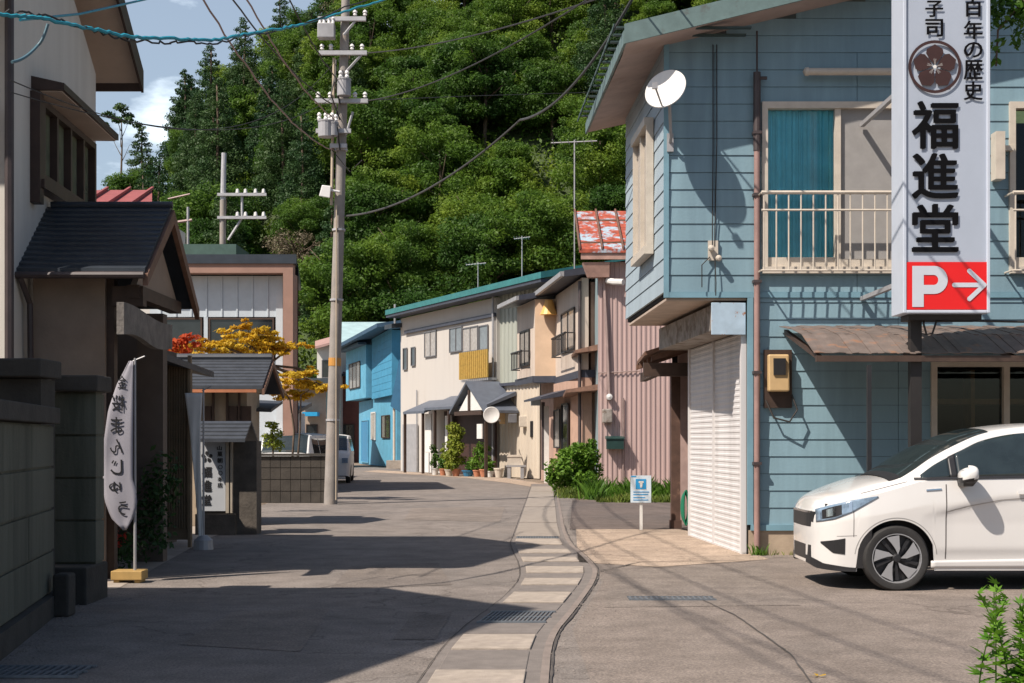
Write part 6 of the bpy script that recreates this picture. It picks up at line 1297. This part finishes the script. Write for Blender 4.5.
window(tn, frame((XX(306, 72), 72), (XX(316, 72), 72))[0], 0, .6, .8, 2.2, DGLASS, BROWN, 0); mb = MB(); slab(mb, [(XX(289, 71), 71, ZZ(386, 71)), (XX(329, 71), 71, ZZ(386, 71)), (XX(329, 78), 78, ZZ(378, 78)), (XX(289, 78), 78, ZZ(378, 78))], .15); mb.build('roof', ROOFD, tn)

# ------------------------------------------------------------ POLES
up = thing('utility_pole', (XX(330.5, 31), 31, 0), 'tall leaning concrete utility pole with crossarms and transformers at the roadside', 'utility pole')
def PL(px, py, dy=0): return PX(px, py, 31 + dy)
pb, ptop = Vector((XX(330.5, 31), 31, -.05)), PL(347.5, -60)
def PC(py): t = (505 - py) / 565; return 330.5 + 17 * t
mb = MB(); mb.tube([pb, ptop], .148, 16, .085); mb.build('shaft', POLEC, up, smooth=True)
mb = MB(); mb.tube([PL(PC(366) , 366), PL(PC(358), 358)], .139, 16); mb.build('warning_band', mat('orange_band', (.50, .24, .05), .5, .1, 5), up)
mb = MB(); mb.tube([PL(331.5, 205, -.1), PL(334, 58, -.1)], .035, 6); mb.tube([PL(336, 500, -.19), PL(336.5, 205, -.16)], .016, 6); mb.build('conduit', mat('beige_conduit', (.45, .37, .27), .6, .15, 4), up)
def arm(x0, x1, py, dy=-.16, r=.045): mb = MB(); a, b = PL(x0, py, dy), PL(x1, py, dy); mb.box((a.x, a.y - r, a.z - r), (b.x, b.y + r, b.z + r)); o = mb.build('crossarm', POLES, up); return o
a1 = arm(318, 366, 19); a2 = arm(319, 367, 53); a3 = arm(315, 368, 101); a4 = arm(330, 347, 146); a5 = arm(316, 351, 131, -.2)
mb = MB()
for px, py in ((322, 53), (331, 53), (352, 53), (362, 53), (365, 19), (355, 19), (318, 101), (330, 101), (355, 101), (365, 101)): c_ = PL(px, py - 3, -.16); mb = MB(); mb.lathe([(0, 0), (.05, .02), (.03, .05), (.055, .08), (.03, .12), (0, .14)], c_, 'z', 8); mb.build('insulator', CERAM, up)
mb = MB(); mb.tube([PL(346, 72, -.16), PL(364, 52, -.16)], .03, 5); mb.tube([PL(344, 35, -.16), PL(356, 20, -.16)], .03, 5); mb.tube([PL(346, 135, -.16), PL(353, 112, -.16)], .03, 5); mb.build('brace', POLES, up)
def can(px, py, r, h, nm='transformer', m=GREYM, n=3):
    c_ = PL(px, py, -.28); mb = MB(); mb.lathe([(0, 0), (r, 0), (r, h), (r * 1.06, h), (r * 1.06, h + .03), (0, h + .06)], c_, 'z', 16); o = mb.build(nm, m, up)
    mb = MB()
    for k in range(n): mb.lathe([(0, 0), (.035, 0), (.05, .04), (.03, .08), (.05, .12), (.03, .16), (0, .18)], c_ + Vector(((k - (n - 1) / 2) * .14, -.04, h + .03)), 'z', 8)
    mb.build('bushing', CERAM, o)
can(326, 137, .17, .32); can(333, 136, .12, .26, n=2); can(344, 96, .15, .34, n=2); 
mb = MB(); a = PL(318, 39, -.2); b = PL(335, 24, -.2); mb.box((a.x, a.y - .12, a.z), (b.x, b.y + .12, b.z)); o = mb.build('switch_box', GREYM, up, bevel=.02); 
mb = MB(); 
for px in (320, 324, 329, 333): mb.lathe([(0, 0), (.04, .02), (.025, .08), (.04, .12), (0, .16)], PL(px, 24, -.2), 'z', 8)
mb.build('bushing', CERAM, o)
mb = MB(); mb.tube([PL(340, 192, -.16), PL(330, 190, -.2)], .03, 6); mb.hexa([PL(319, 196, -.3), PL(330, 198, -.3), PL(330, 198, -.05), PL(319, 196, -.05), PL(322, 185, -.3), PL(331, 186, -.3), PL(331, 186, -.05), PL(322, 185, -.05)]); mb.build('street_light', CERAM, up, bevel=.02)
mb = MB(); 
for y0_, y1_ in ((60, 104), (70, 120), (104, 150)): mb.tube([PL(336, y0_, -.2), PL(331 + (y0_ % 7), (y0_ + y1_) / 2, -.35), PL(340, y1_, -.2)], .018, 5)
mb.tube([PL(332, 150, -.2), PL(350, 172, -.2), PL(362, 160, -.2)], .012, 5); mb.build('jumper_wires', WIRE, up)
for py in (150, 230, 300, 420): 
    mb = MB(); mb.tube([PL(PC(py), py + 1), PL(PC(py), py - 1)], .134 + .00006 * py, 14); mb.build('pole_strap', POLES, up)
hp = thing('distant_power_pole', (XX(222, 52), 52, 0), 'slim far power pole with two crossarms rising behind the green parapet', 'utility pole')
P52 = lambda px, py: PX(px, py, 52)
mb = MB(); mb.tube([(XX(221, 52), 52, 0), P52(223, 200)], .13, 10, .11); mb.build('shaft', POLEC, hp, smooth=True); mb = MB(); mb.tube([P52(223, 200), P52(224, 153)], .10, 10, .09); mb.build('pole_top', POLES, hp)
for py in (195, 218): mb = MB(); a, b = P52(218, py), P52(267, py); mb.box((a.x, 51.85, a.z - .05), (b.x, 51.95, a.z + .05)); mb.build('crossarm', POLES, hp)
mb = MB(); mb.tube([P52(242, 195), P52(242, 218), P52(228, 240)], .05, 6); mb.build('brace', POLES, hp); mb = MB()
for px in (238, 246, 256, 264):
    for py in (194, 217): mb = MB(); mb.lathe([(0, 0), (.07, .02), (.05, .16), (0, .18)], P52(px, py) + Vector((0, -.1, 0)), 'z', 6); mb.build('insulator', CERAM, hp)
sp = thing('small_antenna_pole', (XX(188, 48), 48, 0), 'thin rusty antenna mast behind the dark entrance gable', 'antenna')
mb = MB(); mb.tube([(XX(188, 48), 48, 0), PX(188, 207, 48)], .05, 6); mb.build('mast', GREYM, sp); mb = MB(); mb.tube([PX(178, 222, 48), PX(192, 220, 48)], .05, 5); mb.tube([PX(168, 199, 48), PX(190, 194, 48)], .03, 5); mb.build('element', PIPE, sp)
def antenna(px, py0, py1, Y, x0, x1, lab, base_z=None):
    r = thing('tv_antenna', (XX(px, Y), Y, ZZ(py1, Y)), lab, 'antenna'); mb = MB(); mb.tube([PX(px, py1, Y), PX(px, py0, Y)], .022, 6); mb.build('mast', GREYM, r)
    mb = MB(); mb.tube([PX(x0, py0 + 3, Y), PX(x1, py0 + 1, Y)], .02, 5)
    for k in range(6): p = PX(x0 + (x1 - x0) * (k + .3) / 6, py0 + 2, Y); mb.tube([p - Vector((.04, .35, .0)), p + Vector((.04, .35, 0))], .010, 4)
    mb.build('element', GREYM, r)
antenna(574.5, 140, 275, 43, 551, 597, 'tall thin TV antenna rising above the roof of the pink house'); antenna(478, 262, 288, 60, 466, 486, 'small TV antenna on the teal roof of the white house'); antenna(522, 236, 284, 55, 514, 530, 'thin TV antenna at the right part of the teal roof')

# ------------------------------------------------------------ CABLES
def cable(pts, r, lab, m=WIRE, sag=0, name='overhead_cable', group=None, n=24, wob=0, seed=0):
    P = []; rg_ = random.Random(seed)
    for a, b in zip(pts, pts[1:]):
        a, b = Vector(a), Vector(b)
        for i in range(n): t = i / n; p = a.lerp(b, t); p.z -= sag * 4 * t * (1 - t); p += Vector((rg_.uniform(-wob, wob), 0, rg_.uniform(-wob, wob))); P.append(p)
    P.append(Vector(pts[-1])); mb = MB(); mb.tube(P, r, 6); o = mb.build(name, m, org=P[0], smooth=True); tag(o, lab, 'cable', group); return o
c0, c1, c2, c3, c4, c5 = PX(-60, 8, 11), PX(40, 18, 11.5), PX(130, 37, 12.5), PX(215, 40, 14), PX(300, 25, 17), PX(400, -5, 22)
cable([c0, c1, c2, c3, c4, c5], .016, 'thick teal sleeved cable sweeping across the top left over the road', TEAL, wob=.01, seed=1)
cable([c0 + Vector((0, .03, .03)), c1 + Vector((0, .03, .03)), c2 + Vector((0, .03, -.03)), c3 + Vector((0, .03, -.02)), c4, PX(520, -60, 30)], .009, 'thin black wire twisted along the teal sleeved cable', WIRE, wob=.02, seed=2)
cable([PX(20, 20, 12), PX(80, 14, 14), PX(165, -5, 18)], .012, 'short teal cable at the top left corner above the long one', TEAL)
cable([PX(12, 62, 12), PX(38, 45, 12.4), PX(48, 24, 12.4)], .014, 'blue-grey drop cable curving down to the wall of the white shop house', mat('blue_grey_sleeve', (.08, .16, .20), .5, .1, 5), sag=.03)
cable([PX(10, 80, 12.5), PL(336, 60)], .006, 'thin service wire from the white shop house to the utility pole', sag=.9)
cable([PX(10, 92, 12.5), PL(332, 98)], .006, 'lower thin service wire from the white shop house to the pole crossarm', sag=.5)
for end, att, sg_, m_, lab in (((-3.75, 3.2, 9.0), PL(334, 150), 1.5, PIPE, 'brown hanging cable, lowest of the bundle drooping to the utility pole'), ((-3.35, 3.2, 9.2), PL(336, 120), 1.3, PIPE, 'brown cable, second lowest of the bundle drooping to the utility pole'),
        ((-4.3, 3.2, 9.3), PL(332, 104), 1.2, WIRE, 'black cable, leftmost of the bundle drooping to the utility pole'), ((-3.0, 3.2, 9.6), PL(338, 80), 1.1, WIRE, 'black cable, uppermost of the bundle drooping to the utility pole')):
    cable([end, att], .013, lab, m_, sag=sg_, n=60, wob=.012, seed=int(att.z * 10))
cable([PL(346, 216), PX(520, 120, 24), PX(640, -15, 17)], .02, 'thick grey cable sagging from the pole up to the top over the blue house', mat('grey_sleeve', (.06, .06, .06), .6, .1, 5), sag=.35)
cable([PL(348, 101), PX(470, 96, 40), PX(600, 92, 52)], .01, 'thin wire running right from the middle crossarm in front of the hill')
cable([PL(366, 53), PX(900, -120, 12)], .012, 'high wire from the top crossarm to the right over the yard', sag=.3)
cable([PL(366, 101), PX(900, -230, 11)], .012, 'lower wire from the second crossarm to the right over the yard', sag=.5)

# ------------------------------------------------------------ PLANTS, TREES
def garden_tree(nm, loc, stems, clumps, m, n, ls, lab, seed, cat='tree'):
    r = thing(nm, loc, lab, cat); L = Vector(loc); mb = MB()
    for s_ in stems: mb.tube([Vector(p) for p in s_], .032, 6, .008)
    mb.build('trunk', BARK, r); g = np.random.default_rng(seed); cs = [tuple(Vector(c_[:3]) - L) for c_ in clumps]; rs = [c_[3] for c_ in clumps]
    addmesh('crown', leafmesh('crown', leaves(g, cs, rs, n, ls, outward=.2), m), r); return r
Ym = 32.6; cl = []; rgm = random.Random(4)
def clump(px, py, rx, rz_, Y): p = PX(px, py, Y); k = Y / F; return (p.x, p.y, p.z, (rx * k * 1.15, rx * k, rz_ * k * 1.1))
pts_ = [(247, 325, 7, 4), (258, 333, 10, 4), (240, 336, 12, 4), (226, 343, 13, 4), (207, 345, 12, 4), (262, 343, 14, 4), (244, 350, 14, 4), (278, 349, 12, 4), (193, 350, 10, 4), (217, 353, 10, 3), (292, 345, 9, 3), (260, 353, 10, 3), (300, 375, 12, 4), (290, 382, 10, 3), (318, 388, 12, 3), (306, 384, 9, 3), (298, 395, 12, 3), (282, 394, 8, 3), (312, 372, 7, 3), (328, 390, 7, 2)]
cl = [clump(a, b, c_, d, Ym + rgm.uniform(-.5, .5)) for a, b, c_, d in pts_]
mbx, mby = XX(290, Ym), Ym
st = [[(mbx, mby, 0), PX(294, 430, Ym), PX(290, 400, Ym), PX(268, 365, Ym), PX(245, 345, Ym)], [(mbx + .1, mby, 0), PX(300, 430, Ym), PX(301, 395, Ym), PX(316, 386, Ym)], [PX(268, 365, Ym), PX(285, 352, Ym), PX(296, 344, Ym)], [PX(268, 365, Ym), PX(230, 352, Ym), PX(200, 350, Ym)], [PX(250, 350, Ym), PX(248, 325, Ym)]]
cl2 = []
for x_, y_, z_, r3 in cl:
    for _ in range(9): cl2.append((x_ + rgm.gauss(0, .75) * r3[0], y_ + rgm.gauss(0, .55) * r3[1], z_ + rgm.gauss(0, .6) * r3[2], (r3[0] * rgm.uniform(.3, .6), r3[1] * .5, r3[2] * rgm.uniform(.25, .5))))
for _ in range(16):
    q = rgm.choice(cl2); st.append([Vector(st[0][3]).lerp(Vector(q[:3]), .05), Vector(st[0][3]).lerp(Vector(q[:3]), .6) + Vector((0, 0, .05)), Vector(q[:3])])
cl = cl2
garden_tree('maple_tree', (mbx, mby, 0), st, cl, LEAFO, 10000, .05, 'orange yellow maple spreading over the tiled roof near the utility pole', 31)
Yr = 26.5; cl = [clump(a, b, c_, d, Yr) for a, b, c_, d in [(178, 342, 10, 3), (190, 337, 9, 3), (170, 348, 10, 4), (184, 350, 9, 3), (196, 345, 5, 2)]]
garden_tree('red_maple', (XX(182, Yr), Yr, 0), [[(XX(182, Yr), Yr, 0), PX(182, 380, Yr), PX(180, 345, Yr)]], cl, LEAFR, 380, .05, 'red leaved maple branch just right of the dark entrance gable', 32)
Yx = 33; cl = [clump(a, b, c_, d, Yx) for a, b, c_, d in [(272, 425, 6, 3), (276, 433, 6, 5), (270, 442, 7, 5), (278, 446, 6, 5), (266, 436, 5, 2)]]
garden_tree('slender_shrub', (XX(273, Yx), Yx, 0), [[(XX(273, Yx), Yx, 0), PX(273, 440, Yx), PX(272, 422, Yx)]], cl, LEAFY, 420, .05, 'slender pale green shrub standing behind the dark block wall before the white outbuilding', 33, 'shrub')
Yu = 37.6; cl = []
for a, b, c_ in [(560, 470, 12), (575, 462, 16), (588, 470, 12), (568, 482, 14), (585, 484, 14), (580, 452, 10), (590, 456, 9), (565, 455, 7), (553, 478, 6), (592, 444, 5)]: cl.append(clump(a, b, c_, c_ * .85, Yu + rgm.uniform(-.3, .5)))
garden_tree('green_bush', (XX(576, Yu), Yu, 0), [[(XX(576, Yu), Yu, 0), PX(576, 470, Yu), PX(580, 450, Yu)], [(XX(576, Yu), Yu, 0), PX(566, 465, Yu)]], cl, LEAFG, 4600, .065, 'dense bright green bush at the corner of the pink corrugated house', 34, 'shrub')
# red flowers by the first banner
fx, fy = XX(117, 14.9), 14.9; g = np.random.default_rng(41)
fl = thing('red_flower_plant', (fx, fy, 0), 'small plant with red flowers in shade behind the foot of the first banner', 'plant')
addmesh('leaves', leafmesh('leaves', leaves(g, [(0, 0, .2), (.1, 0, .3), (-.1, 0, .25)], [(.18, .15, .2)] * 3, 350, .035), LEAFC), fl); addmesh('flowers', leafmesh('flowers', leaves(g, [(0, -.05, .33), (.06, -.05, .42), (-.08, -.05, .25)], [(.08, .06, .08)] * 3, 90, .025), mat('red_petals', (.6, .04, .02), .6, .2, 5)), fl)
fl2 = thing('wall_shrub', (XX(152, 15.9), 15.9, 0), 'dark leafy shrub at the foot of the entrance side wall', 'shrub'); addmesh('leaves', leafmesh('leaves', leaves(g, [(0, 0, .4), (.1, 0, .8), (-.05, 0, .6), (.1, .0, 1.0)], [(.22, .15, .3)] * 4, 700, .04), LEAFC), fl2)
# weeds along the pink house
def tufts(name, area, n, h, seed, m=GRASS, w=.012):
    g = np.random.default_rng(seed); V = []
    for _ in range(n):
        x, y = area(g); a = g.random() * 6.28; q = .5 + .5 * math.sin(x * 4.1 + y * 2.3) * math.cos(y * 3.7 - x * 1.9)
        if g.random() > q + .25: continue
        hh_ = h * g.uniform(.4, 1.2) * (.3 + 1.1 * q); dx, dy = math.cos(a) * w, math.sin(a) * w; lx, ly = g.normal(0, .35, 2) * hh_
        V += [(x - dx, y - dy, 0), (x + dx, y + dy, 0), (x + lx * .5 + dx * .7, y + ly * .5 + dy * .7, hh_ * .65), (x + lx, y + ly, hh_)]
    o = addmesh(name, leafmesh(name, np.array(V), m)); tag(o, kind='stuff'); return o
tufts('weeds', lambda g: (g.uniform(XX(590, 33.5), XX(690, 33.5)) + g.normal(0, .1), 33.2 + abs(g.normal(0, 1.6))), 5200, .34, 51, LEAFG, .02)
tufts('dry_grass', lambda g: (g.uniform(1.9, 4.4), 31.6 + abs(g.normal(0, .8))), 1800, .16, 52, GRASS, .015)
tufts('edge_weeds', lambda g: (2.95 + g.uniform(0, 1.2) ** 2, YB - .06 + g.normal(0, .03)), 220, .07, 53, GRASS, .006)
tufts('downpipe_weeds', lambda g: (2.98 + g.normal(0, .06), YB - .12 + g.normal(0, .03)), 50, .14, 54, LEAFG, .008)
tufts('verge_grass', lambda g: (1.45 + g.normal(0, .15), g.uniform(34, 38)), 1500, .16, 55, GRASS, .012)
# foreground plant, lower right
fp = thing('foreground_weed', (2.70, 7.7, 0), 'tall weed with toothed green leaves in the bottom right corner', 'plant')
g = np.random.default_rng(61); V = []; mb = MB()
def leafset(base, d, ln):
    d = d.normalized(); s_ = d.cross(Vector((0, 0, 1))).normalized(); up_ = s_.cross(d)
    for k in (-2, -1, 0, 1, 2):
        dd_ = (d * math.cos(k * .5) + s_ * math.sin(k * .5) - Vector((0, 0, .18))).normalized(); l = ln * (1 - .16 * abs(k)); sw = dd_.cross(up_).normalized() * l * .13
        a, b = base, base + dd_ * l; m_ = base + dd_ * l * .45 + up_ * l * .06; V.extend([tuple(a), tuple(m_ + sw), tuple(b), tuple(m_ - sw)])
for s_ in range(13):
    x, y = g.normal(.05, .08), g.normal(0, .10); H = g.uniform(.30, .56) if s_ else .62; lx, ly = (g.normal(0, .10), g.normal(0, .08)) if s_ else (-.0, 0)
    x, y = (x, y) if s_ else (-.08, 0); P = [Vector((x + lx * t * t, y + ly * t * t, H * t)) for t in np.linspace(0, 1, 7)]
    mb.tube([p + Vector((2.70, 7.7, 0)) for p in P], .005, 5, .002)
    for i, t in enumerate(np.linspace(.15, 1, 13)):
        p = Vector((x + lx * t * t, y + ly * t * t, H * t)); a = i * 2.4 + s_; leafset(p, Vector((math.cos(a), math.sin(a), .45 + t * .8)), .10 * (1.2 - t * .45))
addmesh('leaves', leafmesh('leaves', np.array(V), leaf_mat('weed_leaves', (.06, .17, .015), (.11, .25, .02), (.17, .33, .03), .4, 8, False)), fp); mb.build('stem', LEAFG, fp)
V = []; 
sp_ = thing('small_sprig', (XX(994, 9.3), 9.3, 0), 'thin single sprig standing just above the bottom right weed in front of the car', 'plant'); mb = MB(); mb.tube([(XX(994, 9.3), 9.3, 0), (XX(994, 9.3), 9.3, .42)], .004, 5); mb.build('stem', LEAFG, sp_)
for i in range(7): a = i * 2.4; leafset(Vector((0, 0, .24 + i * .03)), Vector((math.cos(a), math.sin(a), .8)), .06)
addmesh('leaves', leafmesh('leaves', np.array(V), MATS['weed_leaves']), sp_)
mb = MB(); 
for i in range(5): a = i * 1.3; c_ = Vector((XX(816, 8.4), GY(678), .012)); mb.face(c_, c_ + Vector((.05 * math.cos(a), .03 * math.sin(a), .006)), c_ + Vector((.06 * math.cos(a + .5), .04 * math.sin(a + .5), .01)))
o = mb.build('fallen_leaf', LEAFO, org=c_); tag(o, 'yellow fallen leaf on the asphalt near the bottom of the photo', 'leaf')

# ------------------------------------------------------------ small sign on a post, hose, bottles
Yn = 22.0; sn = thing('notice_sign', (XX(641, Yn), Yn, 0), 'small white notice sign with a blue square on a thin white post', 'sign')
mb = MB(); mb.box((XX(639.8, Yn), Yn, 0), (XX(642.6, Yn), Yn + .03, ZZ(500, Yn))); mb.build('post', WHITE, sn)
mb = MB(); mb.box((XX(630.5, Yn), Yn - .02, ZZ(502.5, Yn)), (XX(651, Yn), Yn - .002, ZZ(475.5, Yn))); bd = mb.build('board', mat('pale_blue_board', (.62, .72, .80), .5, .04, 4), sn)
def npx(mb, pts, off): mb.face(*[(XX(x, Yn), Yn - off, ZZ(y, Yn)) for x, y in pts])
mb = MB(); npx(mb, [(635.5, 479), (646, 479), (646, 489), (635.5, 489)], .024); npx(mb, [(631, 475.8), (636, 475.8), (636, 477), (631, 477)], .024)
for y_, a_, b_ in ((491.5, 633, 649), (494, 633, 648), (497, 633, 645), (499.5, 633, 648)): npx(mb, [(a_, y_), (b_, y_), (b_, y_ + .8), (a_, y_ + .8)], .024)
mb.build('blue_print', mat('blue_print', (.02, .30, .62), .5, .05, 4), bd, recalc=False); mb = MB(); npx(mb, [(639.5, 483), (642.5, 483), (641.9, 487.5), (640.1, 487.5)], .027); npx(mb, [(638.5, 481), (643.5, 481), (643.5, 483), (638.5, 483)], .0275); mb.build('white_print', WHITE, bd, recalc=False)
mb = MB()
for k in range(7):
    a0 = k * .03; pts = [(XX(684, 21.9) + (.035 + a0 * .1) * math.cos(t) + .02, 21.8 + a0, .36 + (.27 - a0 * .3) * math.sin(t)) for t in np.linspace(0, 2 * math.pi, 22)]; mb.tube(pts, .013, 6)
o = mb.build('garden_hose', mat('green_hose', (.01, .17, .09), .4, .1, 5), org=(XX(684, 21.9), 21.9, .4), smooth=True); tag(o, 'coiled green hose hanging between the brown porch post and the white shutter', 'hose')
bpy.context.view_layer.update()
